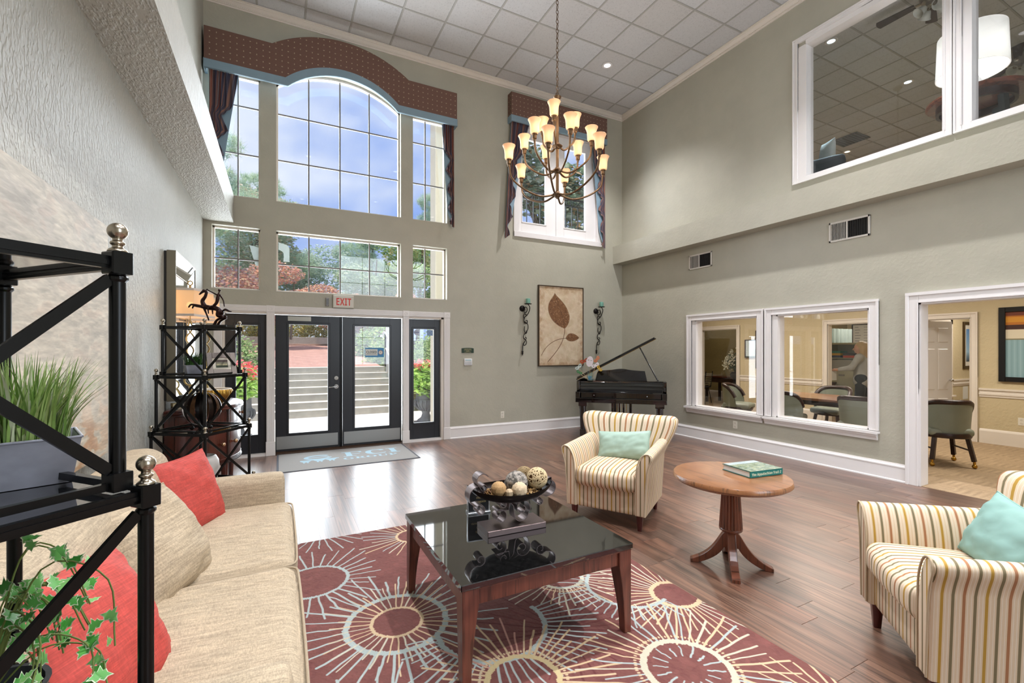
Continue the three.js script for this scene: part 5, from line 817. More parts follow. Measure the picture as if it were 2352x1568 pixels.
// ---------------------------------------------------------------- rug
{
  const X0 = -0.02, X1 = 2.235, Z0 = -3.865, Z1 = -0.815, W = 1024, H = 1385;
  const map = canvasTex(W, H, (x, w, h) => {
    x.fillStyle = '#6b3f39'; x.fillRect(0, 0, w, h);
    for (let k = 0; k < 5000; k++) { x.fillStyle = rnd() < 0.5 ? 'rgba(140,82,76,.16)' : 'rgba(84,40,40,.16)'; x.beginPath(); x.ellipse(rnd() * w, rnd() * h, 2 + rnd() * 14, 2 + rnd() * 8, rnd() * 3, 0, 7); x.fill(); }
    const S = w / (X1 - X0), P = (a, b) => [(a - X0) * S, (b - Z0) * S], blue = '#9ba6a2', sand = '#bda684', pink = '#b58878', lt = '#b4af9a', dk = '#4a2321';
    const wob = (x0, y0, x1, y1, lw, c) => { x.strokeStyle = c; x.lineWidth = lw; x.lineCap = 'round'; x.beginPath(); x.moveTo(x0, y0); const n = 5; for (let i = 1; i <= n; i++) x.lineTo(lerp(x0, x1, i / n) + (rnd() - 0.5) * 3, lerp(y0, y1, i / n) + (rnd() - 0.5) * 3); x.stroke(); };
    const rays = (cx, cz, r0, r1, n, lw, cs, a0 = 0, a1 = 2 * PI, jit = 0.30) => { const [px, py] = P(cx, cz); for (let k = 0; k < n; k++) { const a = lerp(a0, a1, (k + 0.5) / n) + (rnd() - 0.5) * 0.03, q0 = r0 * S, q1 = (r1 * (1 - jit * rnd())) * S; wob(px + q0 * Math.cos(a), py + q0 * Math.sin(a), px + q1 * Math.cos(a), py + q1 * Math.sin(a), lw * S * (0.8 + 0.5 * rnd()), cs[(rnd() * cs.length) | 0]); } };
    const ring = (cx, cz, r, lw, c, n = 46, a0 = 0, a1 = 2 * PI) => { const [px, py] = P(cx, cz); x.fillStyle = c; n *= 2; for (let k = 0; k < n; k++) { const a = lerp(a0, a1, k / n), q = (r + (rnd() - 0.5) * lw * 0.3) * S; x.beginPath(); x.ellipse(px + q * Math.cos(a), py + q * Math.sin(a), lw * S * 0.6, lw * S * 0.36, a, 0, 7); x.fill(); } };
    // dark tone-on-tone burst
    rays(1.35, -2.03, 0.1, 0.46, 31, 0.0105, ['#62302d', '#5a2b29']); { const [a, b] = P(1.35, -2.03); x.fillStyle = dk; x.beginPath(); x.ellipse(a, b, 0.105 * S, 0.105 * S, 0, 0, 7); x.fill(); } rays(1.75, -3.25, 0.1, 0.4, 23, 0.0105, ['#62302d', '#6a3532']);
    // big blue and sand burst, left of the table
    rays(0.576, -2.51, 0.27, 0.63, 36, 0.0115, [blue]); ring(0.576, -2.51, 0.265, 0.030, blue, 60); rays(0.576, -2.51, 0.13, 0.44, 34, 0.0083, [sand, sand, lt]); ring(0.576, -2.51, 0.135, 0.018, sand, 40);
    // blue burst by the sofa
    rays(0.20, -3.19, 0.21, 0.50, 31, 0.0105, [blue]); ring(0.20, -3.19, 0.205, 0.022, blue, 50);
    // far bursts
    rays(0.95, -3.62, 0.12, 0.44, 31, 0.0096, [sand, blue, lt]); ring(0.95, -3.62, 0.12, 0.02, sand, 34); rays(0.30, -4.02, 0.12, 0.42, 28, 0.0105, [blue]); rays(2.0, -3.55, 0.1, 0.4, 28, 0.0096, [sand, lt]); ring(2.0, -3.55, 0.11, 0.018, sand, 30);
    // blue half burst under the table
    rays(1.02, -2.24, 0.30, 0.62, 34, 0.0105, [blue], -0.2, 3.3); ring(1.02, -2.24, 0.29, 0.026, blue, 44, -0.2, 3.3);
    // pale burst under the table edge
    rays(1.64, -2.52, 0.15, 0.46, 42, 0.0093, [lt, sand, lt]); ring(1.64, -2.52, 0.145, 0.024, lt, 44); ring(1.64, -2.52, 0.185, 0.014, sand, 44);
    // bursts at the edge by the side table
    rays(2.15, -2.02, 0.15, 0.50, 44, 0.0093, [sand, lt]); ring(2.15, -2.02, 0.14, 0.026, sand, 44); rays(1.96, -2.24, 0.26, 0.46, 20, 0.0105, [blue], 1.2, 4.2); ring(1.96, -2.24, 0.25, 0.022, blue, 30, 1.2, 4.2);
    // near bursts
    rays(0.98, -1.80, 0.17, 0.50, 44, 0.0101, [sand, pink, sand, '#b8a07c']); ring(0.98, -1.80, 0.165, 0.026, '#b8a67c', 44); ring(0.98, -1.80, 0.20, 0.014, sand, 44);
    rays(1.70, -1.52, 0.20, 0.56, 41, 0.0101, [lt, sand, blue]); ring(1.70, -1.52, 0.20, 0.03, lt, 50); rays(1.70, -1.52, 0.09, 0.19, 16, 0.0085, [blue]); ring(1.70, -1.52, 0.24, 0.014, sand, 44); rays(0.30, -1.72, 0.2, 0.5, 31, 0.0105, [blue]); ring(0.30, -1.72, 0.2, 0.024, blue); rays(2.1, -1.0, 0.15, 0.45, 31, 0.0096, [sand]); rays(0.7, -1.1, 0.15, 0.45, 31, 0.0096, [blue]);
  });
  const pile = grey(512, 512, (u, v) => fbm(u, v, 90, 110, 231, 3)); pile.repeat.set(2, 2);
  const t = thing('area_rug', 'rust red area rug with blue and sand starbursts', 'rug', [(X0 + X1) / 2, 0, (Z0 + Z1) / 2]);
  const w = X1 - X0, d = Z1 - Z0, g = soft(w, 0.014, d, 0.006, { n: 2 }).translate(0, 0.0072, 0), p = g.attributes.position, uv = g.attributes.uv;
  for (let i = 0; i < p.count; i++) uv.setXY(i, p.getX(i) / w + 0.5, 0.5 - p.getZ(i) / d);
  const o = new THREE.Mesh(g, mat(0xffffff, 0.95, 0, { map, bumpMap: pile, bumpScale: 0.004, sheen: 0.15 })); o.name = 'pile'; t.add(o);
}
// door mat with printed logo
{
  const t = thing('door_mat', 'grey entrance mat with pale blue printed logo', 'mat', [0.862, 0, -6.76]);
  const map = canvasTex(1024, 640, (x, w, h) => { x.fillStyle = '#8f8c88'; x.fillRect(0, 0, w, h); for (let k = 0; k < 9000; k++) { x.fillStyle = rnd() < 0.5 ? 'rgba(176,172,168,.20)' : 'rgba(100,98,98,.20)'; x.fillRect(rnd() * w, rnd() * h, 2, 2); } x.fillStyle = '#9cb6c2'; x.textBaseline = 'alphabetic'; x.font = 'bold 250px serif'; x.save(); x.translate(470, 330); x.scale(1.15, 0.95); x.fillText('FCI', 0, 0); x.restore(); x.font = 'bold 92px serif'; x.save(); x.translate(462, 440); x.scale(1.32, 1); x.fillText('GROUP', 0, 0); x.restore(); x.save(); x.translate(290, 250); x.lineWidth = 30; x.strokeStyle = '#9cb6c2'; x.beginPath(); x.ellipse(0, 0, 95, 70, 0, 0.3, 5.6); x.stroke(); x.fillRect(-80, -12, 160, 22); x.restore(); x.fillRect(150, 330, 290, 22); [190, 290, 380].forEach((a) => { x.beginPath(); x.moveTo(a - 44, 352); x.lineTo(a + 44, 352); x.lineTo(a + 20, 400); x.lineTo(a + 20, 430); x.lineTo(a + 8, 430); x.lineTo(a + 8, 405); x.lineTo(a - 8, 405); x.lineTo(a - 8, 430); x.lineTo(a - 20, 430); x.lineTo(a - 20, 400); x.closePath(); x.fill(); }); });
  obj('mat_edge', box(-0.89, 0.89, 0, 0.006, -0.545, 0.545, 0.002), mat(0x4c4c52, 0.8), t);
  const o = new THREE.Mesh(new THREE.PlaneGeometry(1.73, 1.04).rotateX(-PI / 2).translate(0, 0.0075, 0), mat(0xffffff, 0.95, 0, { map })); o.name = 'carpet_face'; t.add(o);
}
// ---------------------------------------------------------------- striped armchairs
const stripeMap = tex(512, 128, (u, v) => {
  const n = 1 + 0.05 * (fbm(u, v, 200, 50, 241, 2) - 0.5); let c = [0.815, 0.735, 0.625];
  const bands = [[0.125, 0.46, 0.415, 0.30], [0.375, 0.67, 0.525, 0.20], [0.625, 0.46, 0.415, 0.30], [0.875, 0.62, 0.43, 0.29]];
  for (const [p, r, g, b] of bands) { const d = Math.abs(u - p); const k = 1 - smooth(0.030, 0.040, d); c = [lerp(c[0], r, k), lerp(c[1], g, k), lerp(c[2], b, k)]; const e = 1 - smooth(0.004, 0.011, Math.abs(d - 0.085)); c = c.map((q) => lerp(q, 0.90, e * 0.45)); }
  return c.map((q) => q * n);
});
stripeMap.repeat.set(1 / 0.145, 1);
const stripe = mat(0xffffff, 0.75, 0, { map: stripeMap, sheen: 0.2 });
function reUV(g, f) { const p = g.attributes.position, n = g.attributes.normal, uv = g.attributes.uv; for (let i = 0; i < p.count; i++) { const [a, b] = f(p.getX(i), p.getY(i), p.getZ(i), n.getX(i), n.getY(i), n.getZ(i)); uv.setXY(i, a, b); } return g; }
const creamPipe = mat(0xb5a388, 0.8);
const redLeg = mat(0x4a130f, 0.3, 0, { clearcoat: 0.4 });
function armchair(label, x, z, turn) {
  const t = thing('armchair', label, 'armchair', [x, 0, z], turn, 'striped armchairs');   // faces +z
  obj('seat', soft(0.545, 0.17, 0.64, 0.055, { n: 18, by: 0.022, bz: 0.02 }).translate(0, 0.395, 0.075), stripe, t);
  obj('front_rail', soft(0.56, 0.22, 0.60, 0.02, { n: 6 }).translate(0, 0.23, 0.05), stripe, t);
  for (const s of [-1, 1]) {
    const a = new THREE.Shape(); a.moveTo(0.262, 0.13); a.lineTo(0.262, 0.40); a.bezierCurveTo(0.268, 0.53, 0.29, 0.60, 0.325, 0.648); a.bezierCurveTo(0.345, 0.672, 0.40, 0.668, 0.405, 0.635); a.bezierCurveTo(0.405, 0.60, 0.385, 0.585, 0.37, 0.52); a.lineTo(0.345, 0.13); a.closePath();
    let g = new THREE.ExtrudeGeometry(a, { depth: 0.66, bevelEnabled: true, bevelThickness: 0.018, bevelSize: 0.014, bevelOffset: -0.014, bevelSegments: 3, curveSegments: 10 }).translate(0, 0, -0.295);
    g = creased(boxUV(g), 0.9); const p = g.attributes.position; for (let i = 0; i < p.count; i++) { const zz = p.getZ(i), y = p.getY(i); p.setX(i, s * (p.getX(i) - 0.02 * smooth(0.0, -0.3, zz))); p.setY(i, y + (y > 0.45 ? 0.03 * smooth(0.38, -0.3, zz) - 0.012 : 0)); }
    if (s < 0) { for (let i = 0; i < p.count; i += 3) { const b = [p.getX(i + 1), p.getY(i + 1), p.getZ(i + 1)]; p.setXYZ(i + 1, p.getX(i + 2), p.getY(i + 2), p.getZ(i + 2)); p.setXYZ(i + 2, ...b); } g = toCreasedNormals(g, 0.9); }
    const arm = obj('armrest', reUV(g, (X, Y, Z, nx, ny, nz) => (Math.abs(nz) > 0.7 ? [X, Y] : [Z, Y])), stripe, t);
    obj('arm_piping', tube([V3(s * 0.27, 0.14, 0.384), V3(s * 0.27, 0.40, 0.384), V3(s * 0.285, 0.56, 0.384), V3(s * 0.33, 0.638, 0.384), V3(s * 0.375, 0.648, 0.384), V3(s * 0.392, 0.615, 0.384), V3(s * 0.362, 0.50, 0.384), V3(s * 0.338, 0.14, 0.384)], 0.005, 60, 6), creamPipe, arm);
  }
  obj('backrest', soft(0.62, 0.74, 0.15, 0.055, { n: 22, fn: (v, wx, wy) => { const k = (v.y + 0.36) / 0.72, fl = 1 + 0.52 * Math.pow(smooth(0.28, 1, k), 1.3); v.x *= fl; v.y += 0.018 * smooth(0.8, 1, k) * (wx * wx) - 0.0; v.z += -0.16 * k * k + 0.10 * wx * wx * smooth(0.2, 1, k) + 0.012 * (1 - wx * wx); } }).translate(0, 0.49, -0.275), stripe, t);
  for (const [a, b] of [[-0.29, 0.33], [0.29, 0.33], [-0.27, -0.27], [0.27, -0.27]]) obj('leg', new THREE.CylinderGeometry(0.034, 0.021, 0.14, 4).rotateY(PI / 4).translate(a, 0.07, b), redLeg, t);
  return t;
}
const C1 = [2.79, -3.30], A1 = Math.atan2(-0.85, 0.53), C2 = [2.905, -0.86], A2 = Math.atan2(-0.69, -0.72);
armchair('striped armchair with its back to the piano', C1[0], C1[1], A1);
armchair('striped armchair nearest the doorway, cut by the picture edge', C2[0], C2[1], A2);
const aqua = mat(0xffffff, 0.7, 0, { map: mottle([0.60, 0.695, 0.635], 0.05, 251), sheen: 0.3 });
function place(o, [x, y, z], rx, ry, rz = 0) { o.rotation.order = 'YXZ'; o.rotation.set(rx, ry, rz); o.position.set(x, y, z); return o; }
function throwPillow(name, label, m, w, h, d, p, rx, ry, rz, opt) { const t = thing(name, label, 'pillow'); obj('cover', pillowGeo(w, h, d, opt), m, t); const e = []; const n = 20, k = opt.pinch ?? 0.06; for (const [a, b] of [[0, 1], [1, 0], [0, -1], [-1, 0]]) for (let i = 0; i < n; i++) { const q = i / n * 2 - 1, q2 = Math.sin(q * PI / 2); e.push(a ? V3(a * w / 2 * (1 - k * (1 - q2 * q2)), -a * q2 * h / 2, 0) : V3(b * q2 * w / 2, b * h / 2 * (1 - k * (1 - q2 * q2)), 0)); } const ord = []; for (let i = 0; i < 4 * n; i++) ord.push(e[i]); obj('piping', tube(ord, opt.pr ?? 0.005, 160, 6, true), m, t); place(t, p, rx, ry, rz); return t; }
{
  const f1 = V3(Math.sin(A1), 0, Math.cos(A1)), s1 = V3(Math.cos(A1), 0, -Math.sin(A1)), p1 = V3(C1[0], 0, C1[1]).addScaledVector(f1, -0.10).addScaledVector(s1, 0.02);
  throwPillow('lumbar_pillow', 'pale aqua lumbar pillow on the armchair by the piano', aqua, 0.50, 0.27, 0.13, [p1.x, 0.605, p1.z], -0.42, A1, 0.10, { pinch: 0.07, s: 3, wob: 0.012, pr: 0.004 });
  const f2 = V3(Math.sin(A2), 0, Math.cos(A2)), s2 = V3(Math.cos(A2), 0, -Math.sin(A2)), p2 = V3(C2[0], 0, C2[1]).addScaledVector(f2, -0.06).addScaledVector(s2, 0.0);
  throwPillow('lumbar_pillow', 'aqua pillow on the armchair nearest the doorway', mat(0xffffff, 0.7, 0, { map: mottle([0.50, 0.64, 0.605], 0.05, 252), sheen: 0.3 }), 0.50, 0.34, 0.15, [p2.x, 0.635, p2.z], -0.45, A2 - 0.05, -0.04, { pinch: 0.07, s: 7, wob: 0.012, pr: 0.004 });
}
// ---------------------------------------------------------------- sofa
const chenilleMap = tex(512, 512, (u, v) => { const k = 0.86 + 0.26 * (fbm(u, v, 8, 110, 261, 3) - 0.5) + 0.22 * (fbm(u, v, 220, 90, 263, 2) - 0.5); return [0.800 * k, 0.725 * k, 0.610 * k]; });
chenilleMap.repeat.set(2.2, 2.2);
const chenille = mat(0xffffff, 0.85, 0, { map: chenilleMap, bumpMap: chenilleMap, bumpScale: 0.0012, sheen: 0.25 });
{
  const ox = -0.40, oz = -2.39, t = thing('sofa', 'beige chenille two cushion sofa along the stucco wall', 'sofa', [ox, 0, oz]);
  const at = (g, x, y, z) => g.translate(x - ox, y, z - oz);
  obj('base', at(soft(0.84, 0.24, 2.24, 0.03, { n: 6 }), -0.42, 0.21, -2.39), chenille, t);
  for (const z of [-2.90, -1.89]) {
    const c = obj('seat_cushion', at(soft(0.70, 0.185, 1.0, 0.062, { n: 54, by: 0.022, bx: 0.018, fn: (v, wx, wy, wz) => { if (wy > 0.2) { const m = smooth(-0.9, -0.2, wx) * (1 - smooth(0.75, 1.0, Math.abs(wz))) * smooth(0.2, 0.8, wy); v.y += m * (0.0085 * Math.sin(v.z * 82 + 3.2 * perlin.noise(v.x * 3.2 + z, v.z * 2.2, 1.5) + v.x * 7) * smooth(-0.25, 0.45, perlin.noise(v.x * 2.0 + 3 * z, v.z * 2.8, 4.2) + 0.22) + 0.007 * perlin.noise(v.x * 5, v.z * 6 + z, 2)); } } }), -0.275, 0.405, z), chenille, t);
    const e = (y) => { const p = [], hx = 0.352, hz = 0.497, r = 0.05; for (const [sx, sz] of [[1, 1], [1, -1], [-1, -1], [-1, 1]]) for (let k = 0; k <= 4; k++) { const a = Math.atan2(sz, sx) + (k / 4 - 0.5) * PI / 2 * -1; p.push(V3(-0.275 + sx * (hx - r) + r * Math.cos(a) - ox, y, z + sz * (hz - r) + r * Math.sin(a) - oz)); } return tube(p, 0.0055, 140, 6, true); };
    obj('piping', [e(0.478), e(0.335)], chenille, c);
  }
  for (const s of [-1, 1]) obj('armrest', at(soft(0.86, 0.60, 0.135, 0.045, { n: 10 }), -0.395, 0.378, -2.39 + s * 1.0675), chenille, t);
  obj('backrest', at(soft(0.20, 0.66, 2.22, 0.06, { n: 8, fn: (v) => { v.x -= (v.y) * 0.10; } }), -0.77, 0.44, -2.39), chenille, t);
  for (const z of [-2.90, -1.89]) obj('back_cushion', at(soft(0.22, 0.47, 0.99, 0.085, { n: 20, bx: 0.03, fn: (v) => { v.x -= v.y * 0.28; v.y += 0.006 * perlin.noise(v.x * 6, v.y * 5, v.z * 6); } }), -0.655, 0.695, z), chenille, t);
  for (const [x, z] of [[-0.08, -3.42], [-0.08, -1.36], [-0.80, -3.42], [-0.80, -1.36]]) obj('foot', at(new THREE.CylinderGeometry(0.03, 0.022, 0.09, 16), x, 0.045, z), darkWood, t);
  const redMap = tex(512, 512, (u, v) => { const k = 0.90 + 0.28 * (fbm(u, v, 12, 130, 271, 3) - 0.5) + 0.14 * (fbm(u, v, 130, 20, 273, 2) - 0.5); return [0.80 * k, 0.305 * k, 0.265 * k]; }); redMap.repeat.set(2.5, 2.5);
  const red = mat(0xffffff, 0.75, 0, { map: redMap, bumpMap: redMap, bumpScale: 0.0006, sheen: 0.2 });
  throwPillow('throw_pillow', 'coral red throw pillow against the far sofa arm', red, 0.45, 0.45, 0.17, [-0.452, 0.680, -3.145], -0.34, 1.13, 0.0, { pinch: 0.07, s: 11, wob: 0.012, pr: 0.003 });
  throwPillow('throw_pillow', 'coral red throw pillow at the near end of the sofa', red, 0.48, 0.48, 0.19, [-0.475, 0.655, -1.735], -0.50, 1.35, -0.14, { pinch: 0.07, s: 17, wob: 0.012, pr: 0.003 });
  throwPillow('throw_pillow', 'beige chenille pillow with crumpled dent in middle of sofa', chenille, 0.47, 0.47, 0.26, [-0.475, 0.655, -2.43], -0.50, 1.18, 0.02, { pinch: 0.05, s: 23, wob: 0.012, dent: 0.45, pr: 0.007 });
}
// ---------------------------------------------------------------- coffee table
{
  const X0 = 0.70, X1 = 1.665, Z0 = -2.83, Z1 = -1.85, Y = 0.48, cx = (X0 + X1) / 2, cz = (Z0 + Z1) / 2, hw = (X1 - X0) / 2, hd = (Z1 - Z0) / 2;
  const t = thing('coffee_table', 'square dark wood coffee table with black granite top', 'table', [cx, 0.0145, cz]), y0 = 0.0145;
  const gran = tex(512, 512, (u, v) => { const s = smooth(0.72, 0.86, fbm(u, v, 160, 160, 281, 2)), k = 0.035 + 0.05 * fbm(u, v, 40, 40, 283, 2); return [k + s * 0.10, k + s * 0.115, k + s * 0.11]; }); gran.repeat.set(1.6, 1.6);
  const granite = mat(0xffffff, 0.035, 0, { map: gran, ior: 2.2 });
  obj('granite_top', box(-hw, hw, 0.452 - y0, Y - y0, -hd, hd, 0.003), granite, t);
  obj('apron', [box(-hw + 0.015, hw - 0.015, 0.37 - y0, 0.452 - y0, hd - 0.045, hd - 0.02, 0.002), box(-hw + 0.015, hw - 0.015, 0.37 - y0, 0.452 - y0, -hd + 0.02, -hd + 0.045, 0.002), box(-hw + 0.02, -hw + 0.045, 0.37 - y0, 0.452 - y0, -hd + 0.03, hd - 0.03, 0.002), box(hw - 0.045, hw - 0.02, 0.37 - y0, 0.452 - y0, -hd + 0.03, hd - 0.03, 0.002), box(-hw + 0.006, hw - 0.006, 0.444 - y0, 0.452 - y0, -hd + 0.006, hd - 0.006, 0.001)], walnut, t);
  for (const [sx, sz] of [[-1, -1], [1, -1], [-1, 1], [1, 1]]) {
    const s = new THREE.Shape(); s.moveTo(0, 0.437); s.lineTo(0, 0); s.lineTo(0.042, 0); s.bezierCurveTo(0.044, 0.15, 0.062, 0.26, 0.078, 0.355); s.lineTo(0.078, 0.437); s.closePath();
    const g = new THREE.ExtrudeGeometry(s, { depth: 0.078, bevelEnabled: true, bevelThickness: 0.003, bevelSize: 0.003, bevelOffset: -0.003, bevelSegments: 1 }), p = g.attributes.position; for (let i = 0; i < p.count; i++) { const y = p.getY(i), w = y > 0.355 ? 1 : lerp(0.55, 1, smooth(0, 0.36, y)); p.setZ(i, p.getZ(i) * w); }
    g.applyMatrix4(new THREE.Matrix4().makeScale(-sx, 1, -sz)); let gg = boxUV(g.index ? g.toNonIndexed() : g); if (sx * sz < 0) { const q = gg.attributes.position; for (let i = 0; i < q.count; i += 3) { const b = [q.getX(i + 1), q.getY(i + 1), q.getZ(i + 1)]; q.setXYZ(i + 1, q.getX(i + 2), q.getY(i + 2), q.getZ(i + 2)); q.setXYZ(i + 2, ...b); } gg = boxUV(gg); } gg.computeVertexNormals();
    obj('leg', gg.translate(sx * (hw - 0.008), 0.0, sz * (hd - 0.008)), walnut, t);
  }
  // ---- centrepiece
  const bx = 1.192, bz = -2.335, by = Y, c = thing('centrepiece_bowl', 'bronze scrollwork stand holding an oval bowl', 'bowl', [bx, by, bz], -0.04);
  const oil = mat(0x6a5c5a, 0.36, 0.85), rim = mat(0x3a2820, 0.4, 0.7);
  obj('plinth', box(-0.18, 0.18, 0, 0.033, -0.085, 0.085, 0.003), oil, c);
  const W = 0.075, sc = (pts) => ribbon(pts, W, 0.0035);
  const S1 = [...spiral(-0.075, 0.085, 0.012, 0.048, 1.2, 1.32, 40)], join = (...a) => a.flat();
  obj('scroll_support', sc(join(spiral(-0.085, 0.083, 0.010, 0.046, 0.6, 1.25, 44), [[-0.035, 0.115], [-0.028, 0.15]], spiral(-0.062, 0.152, 0.034, 0.010, 0.0, 1.1, 30))), oil, c);
  obj('scroll_support', sc(join(spiral(0.062, 0.155, 0.010, 0.026, 3.6, 1.0, 30).reverse().slice(0, 1), [[-0.035, 0.172], [-0.005, 0.135]], spiral(0.045, 0.088, 0.046, 0.046, PI + 0.55, 0.40, 18), spiral(0.052, 0.115, 0.052, 0.012, -0.5, 1.3, 40))), oil, c);
  const bowlPt = (u, v) => { const a = u * 2 * PI, r = Math.sin(v * PI / 2), y = 0.164 + 0.066 * (1 - Math.cos(v * PI / 2)) + 0.022 * r * r * Math.cos(a) * Math.cos(a); return V3(0.245 * r * Math.cos(a), y, 0.155 * r * Math.sin(a)); };
  obj('oval_bowl', [sheet(bowlPt, 48, 14, 1, 1), sheet((u, v) => bowlPt(u, v).add(V3(0, -0.005, 0)), 48, 14)], mat(0x241c18, 0.4, 0.7, { side: THREE.DoubleSide }), c);
  for (const s of [-1, 1]) {
    const m = (pts) => pts.map(([a, b]) => [s * a, b]);
    const out = s < 0 ? join(spiral(0.205, 0.135, 0.010, 0.034, 1.5, -1.1, 34).map((q) => q), [[0.225, 0.165]], spiral(0.215, 0.215, 0.055, 0.055, -1.2, 0.42, 20), spiral(0.213, 0.238, 0.034, 0.010, 1.4, 1.1, 30)) : join(spiral(0.17, 0.14, 0.010, 0.034, 1.5, -1.1, 34), [[0.205, 0.16]], spiral(0.225, 0.21, 0.045, 0.045, -1.2, 0.38, 20), spiral(0.232, 0.245, 0.026, 0.008, 1.2, 1.1, 26));
    obj('scroll_handle', sc(m(out)), oil, c);
    if (s < 0) obj('scroll_handle', sc(m(join(spiral(0.19, 0.30, 0.036, 0.036, 2.6, -0.55, 22), spiral(0.185, 0.262, 0.022, 0.007, -1.0, -1.0, 22)))), oil, c);
  }
  // contents
  const B = (dx, dy, dz) => V3(dx, dy, dz).applyAxisAngle(V3(0, 1, 0), -0.04).add(V3(bx, by, bz));
  const pot = []; for (let k = 0; k < 420; k++) { const a = rnd() * 2 * PI, r = Math.sqrt(rnd()) * 0.9, p = B(0.205 * r * Math.cos(a), 0.186 + 0.028 * (1 - r * r) + rr(-0.006, 0.012) + 0.014 * r * r, 0.125 * r * Math.sin(a)); pot.push(new THREE.TetrahedronGeometry(rr(0.007, 0.015), 0).rotateX(rr(0, 6)).rotateY(rr(0, 6)).translate(p.x, p.y, p.z)); }
  const pm = [0x8a6a3a, 0x5a3d24, 0xa98a5c]; const pots = [[], [], []]; pot.forEach((g, i) => pots[i % 3].push(g));
  const pg = new THREE.Group(); pg.name = numbered('potpourri'); tag(pg, 'brown potpourri chips lying in the oval bowl', 'potpourri'); pg.userData.kind = 'stuff'; scene.add(pg); pots.forEach((a, i) => { const o = obj('chips', a, mat(pm[i], 0.9), pg); o.userData.kind = 'stuff'; });
  const lump = (r, s, amp) => { const g = new THREE.IcosahedronGeometry(r, 12), p = g.attributes.position, v = V3(); for (let i = 0; i < p.count; i++) { v.fromBufferAttribute(p, i); const k = 1 + amp * perlin.noise(v.x / r * 5 + s, v.y / r * 5, v.z / r * 5) + amp * 0.5 * perlin.noise(v.x / r * 12, v.y / r * 12 + s, v.z / r * 12); p.setXYZ(i, v.x * k, v.y * k, v.z * k); } return creased(boxUV(g.index ? g.toNonIndexed() : g), 2); };
  const dball = (label, r, dx, dy, dz, m, s, amp) => { const p = B(dx, dy, dz), t2 = thing('decor_ball', label, 'decor ball', [p.x, p.y, p.z], 0, 'balls in the bowl'); obj('ball_body', lump(r, s, amp), m, t2); return t2; };
  dball('large grey speckled moss ball in the middle of the bowl', 0.066, 0.03, 0.254, 0.0, mat(0xffffff, 0.9, 0, { map: tex(256, 256, (u, v) => { const k = smooth(0.35, 0.7, fbm(u, v, 60, 60, 291, 3)); return [lerp(0.30, 0.62, k), lerp(0.29, 0.59, k), lerp(0.27, 0.55, k)]; }) }), 2, 0.06);
  dball('tan nubbly ball at the scroll end of the bowl', 0.042, -0.105, 0.248, 0.055, mat(0xffffff, 0.9, 0, { map: mottle([0.66, 0.53, 0.36], 0.15, 293, 128, 12) }), 5, 0.10);
  dball('cream coral textured ball at the front of the bowl', 0.042, 0.0, 0.244, 0.105, mat(0xffffff, 0.9, 0, { map: mottle([0.78, 0.70, 0.58], 0.12, 295, 128, 14) }), 9, 0.14);
  dball('small smooth tan egg shaped ball beside the coral ball', 0.024, -0.058, 0.231, 0.095, mat(0xb09a7a, 0.6), 12, 0.01);
  const wicker = (label, r, dx, dy, dz, col) => { const p = B(dx, dy, dz), t2 = thing('decor_ball', label, 'decor ball', [p.x, p.y, p.z], 0, 'balls in the bowl'), gs = []; for (let k = 0; k < 46; k++) { const n = V3(rr(-1, 1), rr(-1, 1), rr(-1, 1)).normalize(), a = V3(n.y, -n.x, 0.3).cross(n).normalize(), b2 = n.clone().cross(a), o = rr(0, 0.45) * r; const q = []; const rad = Math.sqrt(r * r - o * o); for (let i = 0; i < 14; i++) { const th = i / 14 * 2 * PI; q.push(n.clone().multiplyScalar(o).addScaledVector(a, rad * Math.cos(th)).addScaledVector(b2, rad * Math.sin(th))); } gs.push(tube(q, 0.0021, 26, 4, true)); } obj('wound_strands', gs, mat(col, 0.8), t2).userData.kind = 'stuff'; obj('core', new THREE.IcosahedronGeometry(r * 0.86, 3), mat(0x6a4a2c, 0.9), t2); };
  wicker('pale wound rattan ball at the plain end of the bowl', 0.060, 0.155, 0.271, 0.02, 0xc9b48c); wicker('brown wound twig ball behind the pale rattan ball', 0.050, 0.115, 0.271, -0.07, 0x8a7552);
  // card stand
  const q = thing('card_stand', 'small black sign in a silver stand behind the bowl', 'sign', [1.115, Y, -2.645], -0.12);
  obj('card_frame', [box(-0.072, 0.072, 0, 0.012, -0.04, 0.03, 0.002), box(-0.072, -0.064, 0.008, 0.175, -0.008, 0.012, 0.002), box(0.064, 0.072, 0.008, 0.175, -0.008, 0.012, 0.002), box(-0.072, 0.072, 0.167, 0.175, -0.008, 0.012, 0.002)], mat(0xb8bcc0, 0.25, 0.8), q);
  obj('card_back', box(-0.064, 0.064, 0.012, 0.167, -0.006, 0.004), mat(0x9a9088, 0.6), q);
  plate(q, 'card_print', 0.128, 0.155, 0.0045, lab(256, 310, (x, w, h) => { x.fillStyle = '#101216'; x.fillRect(0, 0, w, h); x.fillStyle = '#b7a574'; x.font = 'bold 27px serif'; x.textAlign = 'center'; ['APARTMENTS', 'FOR', 'RENT'].forEach((s, i) => x.fillText(s, w / 2, 210 - i * 52)); }), 0, 0.0895);
}
